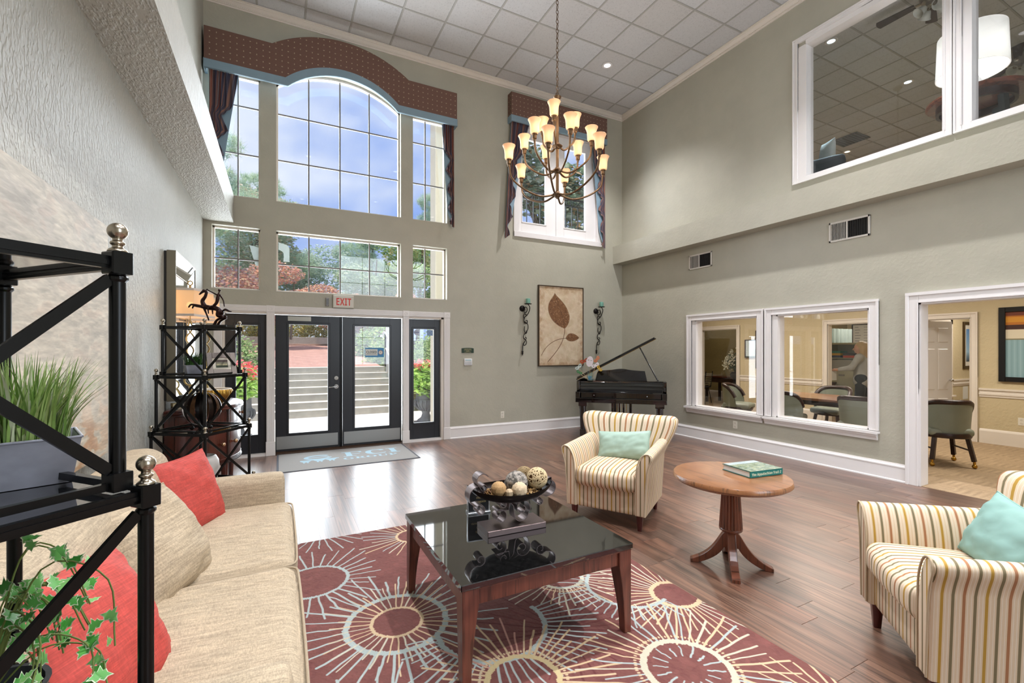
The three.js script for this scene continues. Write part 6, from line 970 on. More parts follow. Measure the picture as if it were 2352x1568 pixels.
// ---------------------------------------------------------------- round side table and book
{
  const cx = 2.80, cz = -2.13, t = thing('side_table', 'round pedestal side table with fluted column', 'table', [cx, 0, cz]);
  obj('tabletop', [boxUV(lathe([[0.001, 0.582], [0.34, 0.582], [0.358, 0.590], [0.362, 0.598], [0.372, 0.600], [0.378, 0.606], [0.378, 0.626], [0.372, 0.634], [0.001, 0.636]], 72))], maple, t);
  const col = [], n = 20; for (let j = 0; j <= 1; j++) ; const flute = (v) => lerp(0.072, 0.052, v);
  const fp = sheet((u, v) => { const a = u * 2 * PI, r = flute(v) + 0.008 * Math.abs(Math.sin(a * n / 2)) - 0.004; return V3(r * Math.cos(a), lerp(0.268, 0.585, v), -r * Math.sin(a)); }, n * 8, 4, 0.4, 0.3);
  obj('fluted_column', [creased(fp.toNonIndexed(), 0.5)], mahog, t);
  obj('collar', lathe([[0.001, 0.246], [0.066, 0.246], [0.074, 0.252], [0.076, 0.260], [0.070, 0.268], [0.001, 0.27]], 40), mahog, t);
  obj('column_foot', lathe([[0.001, 0.10], [0.036, 0.10], [0.042, 0.13], [0.048, 0.25], [0.001, 0.25]], 24), mahog, t);
  for (let k = 0; k < 4; k++) {
    const a = 0.785 * 0 + k * PI / 2 + Math.atan2(0.18, 0.19) + 0.02, s = new THREE.Shape(); s.moveTo(0.028, 0.246); s.bezierCurveTo(0.075, 0.235, 0.085, 0.10, 0.235, 0.035); s.lineTo(0.262, 0.022); s.lineTo(0.262, 0); s.lineTo(0.215, 0.0); s.bezierCurveTo(0.12, 0.04, 0.075, 0.075, 0.045, 0.13); s.lineTo(0.028, 0.13); s.closePath();
    obj('leg', extrude(s, 0.052, 0.005).translate(0, 0, -0.026).rotateY(a), mahog, t);
  }
  const b = thing('book', 'thick hardback book with teal spine on the side table', 'book', [2.985, 0.637, -2.10], -0.12);
  const w = 0.30, d = 0.24, h = 0.042, teal = mat(0x0f6a63, 0.35, 0, { clearcoat: 0.4 });
  obj('page_block', box(-w / 2 + 0.006, w / 2 - 0.006, 0.004, h - 0.004, -d / 2 + 0.005, d / 2 - 0.008), mat(0xd9d6cf, 0.8), b);
  obj('cover', [box(-w / 2, w / 2, 0, 0.0035, -d / 2, d / 2), box(-w / 2, w / 2, h - 0.0035, h, -d / 2, d / 2), box(-w / 2, w / 2, 0, h, d / 2 - 0.006, d / 2, 0.001)], teal, b);
  const cover = canvasTex(512, 410, (x, w2, h2) => { x.fillStyle = '#6c7f66'; x.fillRect(0, 0, w2, h2); for (let k = 0; k < 1600; k++) { x.fillStyle = ['rgba(176,180,140,.4)', 'rgba(72,96,70,.4)', 'rgba(130,150,160,.35)', 'rgba(200,196,170,.3)'][(rnd() * 4) | 0]; x.beginPath(); x.ellipse(rnd() * w2, rnd() * h2, 4 + rnd() * 26, 2 + rnd() * 8, rnd(), 0, 7); x.fill(); } x.fillStyle = 'rgba(190,205,215,.7)'; x.fillRect(0, 0, w2, h2 * 0.22); x.fillStyle = '#2b3326'; x.fillRect(0, 0, 14, h2); });
  const o = new THREE.Mesh(new THREE.PlaneGeometry(w - 0.002, d - 0.002).rotateX(-PI / 2).translate(0, h + 0.0006, 0), mat(0xffffff, 0.12, 0, { map: cover })); o.name = 'cover_print'; b.add(o);
  plate(b, 'spine_title', w - 0.01, h - 0.006, d / 2 + 0.0006, lab(1024, 128, (x, w2, h2) => { x.fillStyle = '#0f6f68'; x.fillRect(0, 0, w2, h2); x.fillStyle = '#d8d6b8'; x.font = 'bold 84px sans-serif'; x.textBaseline = 'middle'; x.fillText('The Appalachian Trail', 34, h2 / 2 + 4); x.lineWidth = 10; x.strokeStyle = '#d8d6b8'; x.beginPath(); x.moveTo(940, 100); x.lineTo(965, 34); x.lineTo(985, 60); x.moveTo(950, 75); x.lineTo(978, 98); x.stroke(); }), 0, h / 2);
}
// ---------------------------------------------------------------- grand piano
{
  const t = thing('grand_piano', 'black baby grand piano with raised lid in the corner', 'piano', [5.034, 0, -5.894], -0.7595);
  const ebony = mat(0x050506, 0.06, 0, { clearcoat: 1, clearcoatRoughness: 0.03 }), gold = mat(0xb08a3c, 0.35, 1.0), W = 0.72;
  const outline = (o = 0) => { const s = new THREE.Shape(); s.moveTo(-W + o, 0.02); s.lineTo(W - o, 0.02); s.lineTo(W - o, 0.30); s.bezierCurveTo(W - o, 0.62, 0.30, 0.62, 0.24 - o * 0.5, 0.92); s.bezierCurveTo(0.18, 1.20 - o, -0.10, 1.24 - o, -0.30, 1.24 - o); s.bezierCurveTo(-0.55, 1.24 - o, -W + o, 1.20, -W + o, 1.02); s.closePath(); return s; };   // y = distance back
  const back = (g) => g.rotateX(-PI / 2);   // shape y -> -z, extrusion -> +y
  const rimS = outline(0); rimS.holes.push(new THREE.Path(outline(0.035).getPoints(16)));
  obj('case_rim', creased(back(extrude(rimS, 0.30, 0.004, 20)).translate(0, 0.685, 0), 0.5), ebony, t);
  obj('case_bottom', back(extrude(outline(0.01), 0.03, 0, 16)).translate(0, 0.665, 0), ebony, t);
  obj('iron_plate', back(extrude(outline(0.04), 0.012, 0, 16)).translate(0, 0.885, -0.0), gold, t);
  const strings = []; for (let k = 0; k < 36; k++) { const x = lerp(-0.60, 0.55, k / 35); strings.push(bar(V3(x, 0.905, -0.30), V3(lerp(-0.55, 0.12, k / 35), 0.905, -lerp(1.08, 0.62, k / 35)), 0.003, 0.003)); } obj('strings', strings, mat(0xa58a5a, 0.35, 1), t).userData.kind = 'stuff';
  // key bed, cheeks, fallboard, slip
  obj('key_bed', box(-W, W, 0.635, 0.70, -0.04, 0.20, 0.006), ebony, t);
  for (const s of [-1, 1]) obj('cheek_block', [box(s > 0 ? W - 0.075 : -W, s > 0 ? W : -W + 0.075, 0.70, 0.81, -0.02, 0.195, 0.01), box(s > 0 ? W - 0.05 : -W, s > 0 ? W : -W + 0.05, 0.81, 0.985, -0.04, 0.06, 0.02)], ebony, t);
  const fb = obj('fallboard', [box(-W + 0.08, W - 0.08, 0.705, 0.80, 0.10, 0.135, 0.006), (() => { const s = poly([[0.13, 0.79], [0.125, 0.80], [0.02, 0.85], [0.01, 0.95], [0.0, 0.97], [-0.02, 0.97], [-0.02, 0.80]]); return creased(extrude(s, 2 * W - 0.11).rotateY(-PI / 2).translate(W - 0.055, 0, 0), 0.5); })()], ebony, t);
  for (const x of [-0.42, 0.42]) obj('fallboard_knob', ball(x, 0.752, 0.145, 0.011, 12), chrome, fb);
  obj('key_slip', box(-W + 0.005, W - 0.005, 0.665, 0.71, 0.165, 0.205, 0.006), ebony, t);
  // music desk
  const md = new THREE.Shape(); md.moveTo(-0.42, 0); md.lineTo(0.42, 0); md.lineTo(0.385, 0.17); md.quadraticCurveTo(0.20, 0.175, 0.10, 0.195); md.quadraticCurveTo(0, 0.215, -0.10, 0.195); md.quadraticCurveTo(-0.20, 0.175, -0.385, 0.17); md.closePath();
  obj('music_desk', [extrude(md, 0.018, 0.004).rotateX(-0.32).translate(0, 0.985, -0.06), box(-0.46, 0.46, 0.965, 0.988, -0.16, 0.0, 0.004)], ebony, t);
  obj('desk_shelf', [box(-W + 0.04, W - 0.04, 0.955, 0.972, -0.20, -0.02, 0.003)], mat(0x8a4a20, 0.25, 0, { clearcoat: 0.6 }), t);
  // lid raised about the straight side
  const lid = new THREE.Group(); lid.name = 'lid'; lid.position.set(-W, 0.995, 0); lid.rotation.z = 28 * PI / 180; t.add(lid);
  const ls = new THREE.Shape(outline(-0.012).getPoints(20));
  obj('lid_board', creased(back(extrude(ls, 0.022, 0.004, 16)).translate(W, 0, 0), 0.5), ebony, lid);
  obj('lid_front_flap', box(0.01, 2 * W, 0.023, 0.043, -0.36, -0.02, 0.004), ebony, lid);
  obj('lid_gold_reflection', [box(0.0, 2 * W + 0.012, -0.002, 0.003, -0.027, -0.0205)], gold, lid);  // gold strip put in for the iron plate mirrored under the lid
  obj('prop_stick', [rod(V3(0.60, 0.975, -0.12), V3(0.30, 1.545, -0.16), 0.011, 10), ball(0.60, 0.985, -0.12, 0.02, 10)], ebony, t);
  // legs, lyre
  for (const [x, z] of [[-0.615, 0.03], [0.615, 0.03], [-0.15, -0.98]]) {
    const l = obj('leg', [box(x - 0.07, x + 0.07, 0.56, 0.665, z - 0.065, z + 0.065, 0.006), new THREE.CylinderGeometry(0.078, 0.052, 0.44, 4, 1).rotateY(PI / 4).translate(x, 0.345, z), box(x - 0.048, x + 0.048, 0.06, 0.16, z - 0.048, z + 0.048, 0.006), box(x - 0.052, x + 0.052, 0.15, 0.165, z - 0.052, z + 0.052, 0.003)], ebony, t);
    obj('caster', [new THREE.TorusGeometry(0.022, 0.012, 10, 20).translate(x, 0.034, z), box(x - 0.012, x + 0.012, 0.03, 0.065, z - 0.022, z + 0.022, 0.004)], brass, l);
  }
  obj('pedal_lyre', [box(-0.17, -0.13, 0.10, 0.65, -0.30, -0.26, 0.004), box(0.13, 0.17, 0.10, 0.65, -0.30, -0.26, 0.004), box(-0.19, 0.19, 0.06, 0.11, -0.33, -0.22, 0.006), box(-0.05, -0.02, 0.10, 0.65, -0.29, -0.27), box(0.02, 0.05, 0.10, 0.65, -0.29, -0.27)], ebony, t);
  for (const x of [-0.08, 0, 0.08]) obj('pedal', [box(x - 0.02, x + 0.02, 0.055, 0.065, -0.23, -0.12, 0.003), rod(V3(x, 0.08, -0.28), V3(x, 0.64, -0.32), 0.005, 6)], brass, t);
  // vase of carnival masks
  const P = (x, y, z) => { const v = V3(x, y, z).applyAxisAngle(V3(0, 1, 0), -0.7595); return [5.034 + v.x, v.y, -5.894 + v.z]; };
  const vs = thing('glass_vase', 'clear glass vase with blue beads on the piano', 'vase', P(-0.50, 0.987, 0.0));
  obj('glass_wall', lathe([[0.001, 0], [0.05, 0], [0.052, 0.16], [0.049, 0.16], [0.047, 0.006], [0.001, 0.006]], 28), new THREE.MeshPhysicalMaterial({ color: 0xf2fafa, roughness: 0.02, transmission: 1, thickness: 0, ior: 1.45 }), vs);
  const beads = []; for (let k = 0; k < 140; k++) { const a = rnd() * 6.28, r = Math.sqrt(rnd()) * 0.038; beads.push(new THREE.IcosahedronGeometry(0.006, 0).translate(r * Math.cos(a), rr(0.012, 0.07), r * Math.sin(a))); } obj('blue_beads', beads, mat(0x4d9cc0, 0.2), vs).userData.kind = 'stuff';
  const maskS = (k) => { const s = new THREE.Shape(); s.moveTo(-0.085, 0.0); s.bezierCurveTo(-0.10, 0.05, -0.05, 0.055, 0, 0.025); s.bezierCurveTo(0.05, 0.055, 0.10, 0.05, 0.085, 0.0); s.bezierCurveTo(0.07, -0.04, 0.02, -0.045, 0, -0.015); s.bezierCurveTo(-0.02, -0.045, -0.07, -0.04, -0.085, 0); for (const q of [-1, 1]) { const h = new THREE.Path(); h.absellipse(q * 0.042, 0.008, 0.018, 0.010, 0, PI * 2); s.holes.push(h); } return s; };
  const M = (label, col, x, y, z, sc, rz, ry, full) => { const m = thing('carnival_mask', label, 'mask', P(x, y, z), -0.7595 + ry, 'masks in the vase'); let g; if (full) { const s = new THREE.Shape(); s.absellipse(0, 0, 0.055, 0.085, 0, PI * 2); for (const q of [-1, 1]) { const h = new THREE.Path(); h.absellipse(q * 0.022, 0.02, 0.012, 0.006, 0, PI * 2); s.holes.push(h); } g = extrude(s, 0.006, 0.001); } else g = extrude(maskS(), 0.005, 0.001); obj('mask_face', g.scale(sc, sc, 1).rotateZ(rz), mat(col, 0.6), m); obj('stick', rod(V3(0, -0.02, -0.003), V3((-0.50 - x) * 0.85, 0.987 + 0.02 - y, -0.012), 0.003, 6), mat(0xb9a27a, 0.7), m); };
  M('white oval carnival mask in the piano vase', 0xd6cdd0, -0.505, 1.305, 0.02, 1.05, -0.15, 0, true);
  M('small white eye mask below the oval mask', 0xd9d2d6, -0.41, 1.24, 0.03, 0.75, 0.5, 0.1);
  M('rust orange eye mask behind the white oval mask', 0xa8482a, -0.60, 1.31, -0.03, 0.85, 0.35, -0.1);
  M('orange eye mask leaning toward the music desk', 0xc27048, -0.39, 1.34, -0.03, 0.7, 0.9, 0.1);
  M('gold eye mask drooping over the piano edge', 0xb8942e, -0.345, 1.19, 0.04, 0.65, -0.9, 0.1);
  M('white lace eye mask at the outer side of the vase', 0xb9c7c2, -0.69, 1.21, 0.02, 0.75, 0.7, -0.1);
  M('green eye mask low on the outer side of the vase', 0x3c7a4a, -0.68, 1.12, 0.03, 0.6, -0.5, -0.1);
}
// ---------------------------------------------------------------- wall painting and mirror
{
  const map = tex(1024, 1024, (u, v) => { const a = fbm(u, v, 5, 9, 301, 5), b = fbm(u + 0.2 * a, v + 0.1 * a, 10, 26, 303, 4), c = fbm(u, v, 3, 5, 307, 4), st = fbm(u + b * 0.08, v, 22, 90, 309, 3), low = smooth(0.45, 0.05, v + 0.25 * (c - 0.5)), hi = smooth(0.55, 0.95, v + 0.3 * (a - 0.5)); const k = 0.90 + 0.24 * (st - 0.5) + 0.22 * (b - 0.5); let col = [0.83, 0.79, 0.71]; const mix = (q, w) => { col = col.map((z, i) => lerp(z, q[i], w)); }; mix([0.74, 0.55, 0.38], low * smooth(0.40, 0.62, b) * 0.9); mix([0.67, 0.64, 0.60], hi * smooth(0.35, 0.6, a) * 0.45); mix([0.66, 0.56, 0.49], smooth(0.56, 0.72, b) * 0.28); mix([0.90, 0.86, 0.78], smooth(0.52, 0.72, c) * 0.5); return col.map((z) => z * k); });
  const t = thing('wall_painting', 'large unframed abstract canvas in cream and ochre above the sofa', 'painting', [XL, 1.56, -2.62], PI / 2);
  obj('stretcher', box(-0.75, 0.75, -0.645, 0.645, 0.001, 0.034, 0.002), mat(0xb9a68c, 0.8), t); plate(t, 'canvas', 1.5, 1.29, 0.0345, mat(0xffffff, 0.55, 0, { map, bumpMap: map, bumpScale: 0.003 }));
  const m = thing('wall_mirror', 'large silver mirror hanging on the stucco wall above the chest', 'mirror', [XL, 1.715, -5.515], PI / 2), mir = mat(0xd9dcdc, 0.02, 1), silver = mat(0x8a8272, 0.3, 0.9), W = 0.535, H = 0.665, f = 0.17;
  obj('mirror_back', box(-W, W, -H, H, 0.001, 0.03, 0.003), mat(0x1a1512, 0.6), m);
  const fr = (s) => { const p = { l: [[-W, -H, 0.085], [-W + f, -H + f, 0.034], [-W + f, H - f, 0.034], [-W, H, 0.085]], r: [[W, -H, 0.085], [W, H, 0.085], [W - f, H - f, 0.034], [W - f, -H + f, 0.034]], t: [[-W, H, 0.085], [-W + f, H - f, 0.034], [W - f, H - f, 0.034], [W, H, 0.085]], b: [[-W, -H, 0.085], [W, -H, 0.085], [W - f, -H + f, 0.034], [-W + f, -H + f, 0.034]] }[s]; const g = new THREE.BufferGeometry(), q = []; for (const i of [0, 1, 2, 0, 2, 3]) q.push(...p[i]); g.setAttribute('position', new THREE.Float32BufferAttribute(q, 3)); g.computeVertexNormals(); return boxUV(g); };
  for (const s of ['l', 'r', 't', 'b']) obj('frame_panel', fr(s), mir, m);
  obj('mirror_glass', box(-W + f, W - f, -H + f, H - f, 0.028, 0.033), mir, m);
  obj('mirror_edge', [box(-W - 0.008, -W, -H, H, 0.02, 0.088), box(W, W + 0.008, -H, H, 0.02, 0.088), box(-W, W, H, H + 0.008, 0.02, 0.088), box(-W, W, -H - 0.008, -H, 0.02, 0.088), box(-W + f - 0.006, -W + f, -H + f, H - f, 0.03, 0.04), box(W - f, W - f + 0.006, -H + f, H - f, 0.03, 0.04), box(-W + f, W - f, H - f, H - f + 0.006, 0.03, 0.04), box(-W + f, W - f, -H + f - 0.006, -H + f, 0.03, 0.04)], silver, m);
}
// ---------------------------------------------------------------- demilune chest and what stands on it
{
  const cz = -5.55, x0 = XL + 0.012, t = thing('demilune_chest', 'half round cherry chest on tapered legs below the mirror', 'chest', [x0, 0, cz]);
  const half = (a, b, n = 40) => Array.from({ length: n + 1 }, (_, i) => { const k = -PI / 2 + PI * i / n; return [b * Math.cos(k), a * Math.sin(k)]; });
  const D = (a, b) => { const s = poly(half(a, b)); return s; };   // shape (x, z')
  const slab = (a, b, y0, y1, bev = 0.004) => creased(extrude(D(a, b), y1 - y0, bev, 20).rotateX(-PI / 2).translate(0, y0, 0), 0.5);
  obj('body', slab(0.63, 0.53, 0.42, 0.93), cherry, t);
  obj('top', [slab(0.665, 0.565, 0.93, 0.945, 0.003), slab(0.655, 0.555, 0.945, 0.965, 0.006)], cherry, t);
  obj('base_moulding', [slab(0.645, 0.545, 0.405, 0.425, 0.004)], darkWood, t);
  const arc = (k, r, y) => V3((0.53 + r) * Math.cos(k), y, -(0.63 + r) * Math.sin(k)), panel = (k0, k1, y0, y1, r) => { const g = []; const f = (u, v) => arc(lerp(k0, k1, u), r, lerp(y0, y1, v)); g.push(sheet(f, 16, 2, Math.abs(k1 - k0) * 0.55, y1 - y0)); for (const [a, b] of [[[k0, y0], [k1, y0]], [[k1, y0], [k1, y1]], [[k1, y1], [k0, y1]], [[k0, y1], [k0, y0]]]) g.push(tube(Array.from({ length: 9 }, (_, i) => arc(lerp(a[0], b[0], i / 8), r, lerp(a[1], b[1], i / 8))), 0.006, 16, 5)); return g; };
  const knob = (k, y, p) => { const q = arc(k, 0.03, y), b = arc(k, 0, y); obj('knob', [rod(b, q, 0.007, 8), new THREE.IcosahedronGeometry(0.02, 1).translate(q.x, q.y, q.z)], mat(0xc9a27c, 0.2, 0.9), p); };
  for (const [k0, k1] of [[-1.42, -0.62], [-0.52, 0.52], [0.62, 1.42]]) { const d = obj('drawer', panel(k0, k1, 0.79, 0.905, 0.004), cherry, t); knob((k0 + k1) / 2, 0.85, d); const c = obj('door', panel(k0, k1, 0.45, 0.75, 0.004), cherry, t); knob(k0 < -1 ? k1 - 0.1 : k0 + 0.1, 0.60, c); }
  for (const k of [-0.57, 0.57]) obj('pilaster', [tube([arc(k, 0.004, 0.43), arc(k, 0.004, 0.92)], 0.014, 8, 8)], darkWood, t);
  for (const [k, r] of [[-1.35, -0.04], [-0.57, -0.03], [0.57, -0.03], [1.35, -0.04]]) { const p = arc(k, r, 0); obj('leg', new THREE.CylinderGeometry(0.042, 0.022, 0.41, 4).rotateY(PI / 4).translate(p.x, 0.205, p.z), cherry, t); }
  // lamps
  const goldM = mat(0xb39a63, 0.3, 0.9), shadeM = mat(0xdcbd94, 0.8, 0, { transmission: 0.4, thickness: 0, emissive: 0xffbe80, emissiveIntensity: 0.16, side: THREE.DoubleSide }), trim = mat(0xcbbcae, 0.7);
  const lampAt = (label, x, z, turn) => {
    const l = thing('table_lamp', label, 'lamp', [x, 0.967, z], turn, 'gold twist table lamps');
    obj('lamp_base', box(-0.09, 0.09, 0, 0.11, -0.06, 0.06, 0.004), mat(0x0d0d0e, 0.3), l);
    const tw = (ph) => tube(Array.from({ length: 41 }, (_, i) => { const v = i / 40, r = 0.026 * Math.sin(v * PI) + 0.006; return V3(r * Math.cos(v * 10 + ph), lerp(0.42, 0.80, v), r * Math.sin(v * 10 + ph)); }), 0.007, 80, 6);
    obj('twisted_stem', [tw(0), tw(PI), rod(V3(0, 0.11, 0), V3(0, 0.20, 0), 0.012), new THREE.TorusGeometry(0.05, 0.009, 8, 24).translate(0, 0.25, 0), ball(0, 0.335, 0, 0.028), rod(V3(0, 0.30, 0), V3(0, 0.42, 0), 0.009), rod(V3(0, 0.20, 0), V3(0.02, 0.10, 0), 0.008)], goldM, l);
    const prof = [[-0.12, -0.17], [0.12, -0.17], [0.12, 0.17], [-0.12, 0.17]], walls = prof.map((p, i) => { const q = prof[(i + 1) % 4]; const k = 1.06; return sheet((u, v) => V3(lerp(p[0], q[0], u) * lerp(k, 1, v), lerp(0.84, 1.095, v), lerp(p[1], q[1], u) * lerp(k, 1, v)), 2, 2); });
    obj('lamp_shade', walls, shadeM, l);
    const band = (y, k) => prof.map((p, i) => { const q = prof[(i + 1) % 4]; return bar(V3(p[0] * k, y, p[1] * k), V3(q[0] * k, y, q[1] * k), 0.005, 0.022); }); obj('shade_trim', [...band(0.85, 1.062), ...band(1.085, 1.004)], trim, l);
    obj('bulb', ball(0, 0.955, 0, 0.03), glowWarm(0xffdca0, 4), l);
    obj('finial', [new THREE.TorusGeometry(0.02, 0.006, 8, 18).translate(0, 1.16, 0), ball(0, 1.125, 0, 0.012), rod(V3(0, 0.80, 0), V3(0, 1.13, 0), 0.004)], goldM, l);
    const v = V3(0, 0.955, 0); const L = new THREE.PointLight(0xffcf98, 0.14, 0, 2); L.position.set(x, 0.967 + v.y, z); L.castShadow = true; L.shadow.radius = 1.2; scene.add(L);
  };
  lampAt('table lamp with rectangular shade at the near end of the chest', -0.742, -5.18, -0.35);
  lampAt('table lamp with rectangular shade at the far end of the chest', -0.71, -5.97, 0.10);
  const bk = (label, x, y, z, w, h, d, col, turn) => { const b = thing('book', label, 'book', [x, y, z], turn, 'books on the chest'); obj('pages', box(-w / 2 + 0.003, w / 2 - 0.003, 0.003, h - 0.003, -d / 2 + 0.003, d / 2 - 0.003), mat(0xd2c7ae, 0.8), b); obj('cover', [box(-w / 2, w / 2, 0, 0.003, -d / 2, d / 2), box(-w / 2, w / 2, h - 0.003, h, -d / 2, d / 2), box(-w / 2, -w / 2 + 0.003, 0, h, -d / 2, d / 2)], mat(col, 0.6), b); };
  bk('dark book at the bottom of the small stack on the chest', -0.80, 0.966, -5.02, 0.12, 0.025, 0.10, 0x2a211c, 0.2); bk('cream book on top of the small stack on the chest', -0.80, 0.992, -5.02, 0.11, 0.03, 0.09, 0xb8a878, 0.35);
  const g = thing('gilded_bowl', 'ribbed gold bowl with white rim on the chest', 'bowl', [-0.56, 0.967, -5.42]); obj('bowl_body', sheet((u, v) => { const a = u * 2 * PI, r = (0.05 + 0.09 * Math.sin(v * 2.1)) * (1 + 0.05 * Math.abs(Math.sin(a * 12))); return V3(r * Math.cos(a), 0.14 * v, r * Math.sin(a)); }, 120, 12), mat(0xb08a3e, 0.35, 0.8, { side: THREE.DoubleSide }), g); obj('rim', new THREE.TorusGeometry(0.125, 0.008, 8, 40).rotateX(PI / 2).translate(0, 0.14, 0), mat(0xd9d2c4, 0.5), g);
}
// ---------------------------------------------------------------- etageres
const finialFoot = (() => { const c = new THREE.CatmullRomCurve3([[0.001, 0], [0.0135, 0.0005], [0.0125, 0.004], [0.0075, 0.0085], [0.0075, 0.011], [0.0100, 0.0135], [0.0100, 0.0165], [0.0068, 0.0195], [0.0072, 0.0235]].map(([r, y]) => V3(r, y, 0))); const g = new THREE.LatheGeometry(c.getPoints(30).map((p) => new THREE.Vector2(Math.max(p.x, 1e-4), p.y)), 28); g.computeVertexNormals(); return g; })();
function etagere(label, cx, cz, th, S, Ht, Hb) {   // S: side of each tier, Ht: its top, Hb: its bottom
  const t = thing('etagere', label, 'shelf unit', [cx, 0, cz]), cn = (s, k, y) => V3(s / Math.SQRT2 * Math.cos(th + k * PI / 2), y, s / Math.SQRT2 * Math.sin(th + k * PI / 2));
  const glassBlack = mat(0x0a0b0d, 0.06, 0, { clearcoat: 0.6 });
  for (let i = 0; i < S.length; i++) {
    const s = S[i], y1 = Ht[i], y0 = Hb[i], last = i === S.length - 1, rot = -th - PI / 4;
    for (let k = 0; k < 4; k++) {
      const a = cn(s, k, y1), b = cn(s, k, y0), post = obj('post', [rod(cn(s, k, last ? 0 : y0), a, 0.0112, 16)], blackMetal, t);
      const cube = (p, h) => cbox(0, 0, 0, 0.031, h, 0.031, 0.002).rotateY(rot).translate(p.x, p.y, p.z);
      if (!last) obj('corner_block', cube(V3(b.x, b.y + 0.012, b.z), 0.030), blackMetal, post);
      obj('corner_block', [cube(a, 0.036), lathe([[0.0112, 0], [0.0145, 0.004], [0.0145, 0.008], [0.0112, 0.012]], 16).translate(a.x, a.y - 0.031, a.z)], blackMetal, post);
      obj('finial', [finialFoot.clone().translate(a.x, a.y + 0.018, a.z), ball(a.x, a.y + 0.0525, a.z, 0.0140, 28)], pewter, post);
      const c = cn(s, (k + 1) % 4, y1), d = cn(s, (k + 1) % 4, y0);
      obj('rail', [bar(a, c, 0.011, 0.020), bar(V3(a.x, a.y - 0.001, a.z), V3(c.x, c.y - 0.001, c.z), 0.0155, 0.007)], blackMetal, t);
      if (!last) obj('lower_rail', bar(V3(b.x, b.y + 0.006, b.z), V3(d.x, d.y + 0.006, d.z), 0.011, 0.012), blackMetal, t);
      if (k !== 3 && !last) { const p = (v, w, f) => v.clone().lerp(w, f); const A = V3(a.x, a.y - 0.016, a.z), Dd = V3(d.x, d.y + 0.02, d.z), Cc = V3(c.x, c.y - 0.016, c.z), Bb = V3(b.x, b.y + 0.02, b.z); obj('cross_brace', [bar(p(A, Dd, 0.03), p(A, Dd, 0.97), 0.008, 0.017)], blackMetal, t); obj('cross_brace', [bar(p(Cc, Bb, 0.03), p(Cc, Bb, 0.97), 0.008, 0.017)], blackMetal, t); }
    }
    const g = cbox(0, 0, 0, s - 0.02, 0.008, s - 0.02, 0.001).rotateY(rot).translate(0, y1 + 0.004, 0); obj('shelf', g, glassBlack, t);
  }
  return t;
}
etagere('black four tier etagere with pewter finials beside the chest', -0.549, -4.415, -0.169, [0.363, 0.419, 0.463, 0.51], [1.675, 1.29, 0.857, 0.40], [1.306, 0.873, 0.416, 0]);
etagere('black four tier etagere with pewter finials in the near foreground', -0.482, -0.974, 0.049, [0.348, 0.401, 0.398, 0.396], [1.642, 1.257, 0.835, 0.40], [1.273, 0.851, 0.416, 0]);
// grass pots
function grassPot(label, x, y, z, turn, n, tall, cols) {
  const t = thing('grass_pot', label, 'plant', [x, y, z], turn), zinc = mat(0xffffff, 0.4, 0.35, { map: mottle([0.62, 0.63, 0.68], 0.08, 311, 128, 4) });
  const f = (k) => { const a = 0.054, b = 0.066; const p = [[-1, -1], [1, -1], [1, 1], [-1, 1]][k], q = [[-1, -1], [1, -1], [1, 1], [-1, 1]][(k + 1) % 4]; return [1, 0.95].map((m) => sheet((u, v) => V3(lerp(p[0], q[0], u) * lerp(a, b, v) * m, 0.080 * v, lerp(p[1], q[1], u) * lerp(a, b, v) * m), 2, 2)); };
  obj('pot', [f(0), f(1), f(2), f(3), box(-0.053, 0.053, 0, 0.004, -0.053, 0.053), ...[0, 1, 2, 3].map((k) => { const c = [[-1, -1], [1, -1], [1, 1], [-1, 1]], p = c[k], q = c[(k + 1) % 4]; return rod(V3(p[0] * 0.066, 0.080, p[1] * 0.066), V3(q[0] * 0.066, 0.080, q[1] * 0.066), 0.0025, 6); })], mat(0xffffff, 0.42, 0.0, { map: zinc.map, side: THREE.DoubleSide }), t);
  obj('soil', box(-0.058, 0.058, 0.055, 0.066, -0.058, 0.058), mat(0x2c2118, 0.95), t);
  const blades = cols.map(() => []);
  for (let k = 0; k < n; k++) { const bx = rr(-0.052, 0.052), bz = rr(-0.052, 0.052), a = Math.atan2(bz, bx) + rr(-0.9, 0.9), L = tall * rr(0.65, 1.1), lean = rr(0.08, 0.62) * (0.4 + Math.hypot(bx, bz) * 14), w = rr(0.0016, 0.0030), P = [], m = 6; for (let i = 0; i <= m; i++) { const v = i / m, o = lean * L * v * v; P.push(V3(bx + Math.cos(a) * o, 0.06 + L * (v - 0.22 * lean * v * v), bz + Math.sin(a) * o)); } const sx = -Math.sin(a), sz = Math.cos(a), pos = []; for (let i = 0; i < m; i++) { const w0 = w * (1 - Math.pow(i / m, 2.2)), w1 = w * (1 - Math.pow((i + 1) / m, 2.2)), p = P[i], q = P[i + 1]; const A = [p.x - sx * w0, p.y, p.z - sz * w0], B = [p.x + sx * w0, p.y, p.z + sz * w0], C = [q.x + sx * w1, q.y, q.z + sz * w1], D = [q.x - sx * w1, q.y, q.z - sz * w1]; pos.push(...A, ...B, ...C, ...A, ...C, ...D); } const g = new THREE.BufferGeometry(); g.setAttribute('position', new THREE.Float32BufferAttribute(pos, 3)); g.computeVertexNormals(); blades[k % cols.length].push(boxUV(g)); }
  const gr = new THREE.Group(); gr.name = 'grass'; gr.userData.kind = 'stuff'; t.add(gr); blades.forEach((b, i) => { const o = obj('grass_blades', b, mat(cols[i], 0.5, 0, { side: THREE.DoubleSide, transmission: 0.0 }), gr); o.userData.kind = 'stuff'; });
  return t;
}
grassPot('pale green grass in a zinc pot on the foreground etagere', -0.398, 1.266, -1.112, 0.36, 420, 0.165, [0x86a854, 0xa4bc70, 0xb8c894, 0x6c8e42, 0xc2cca8]);
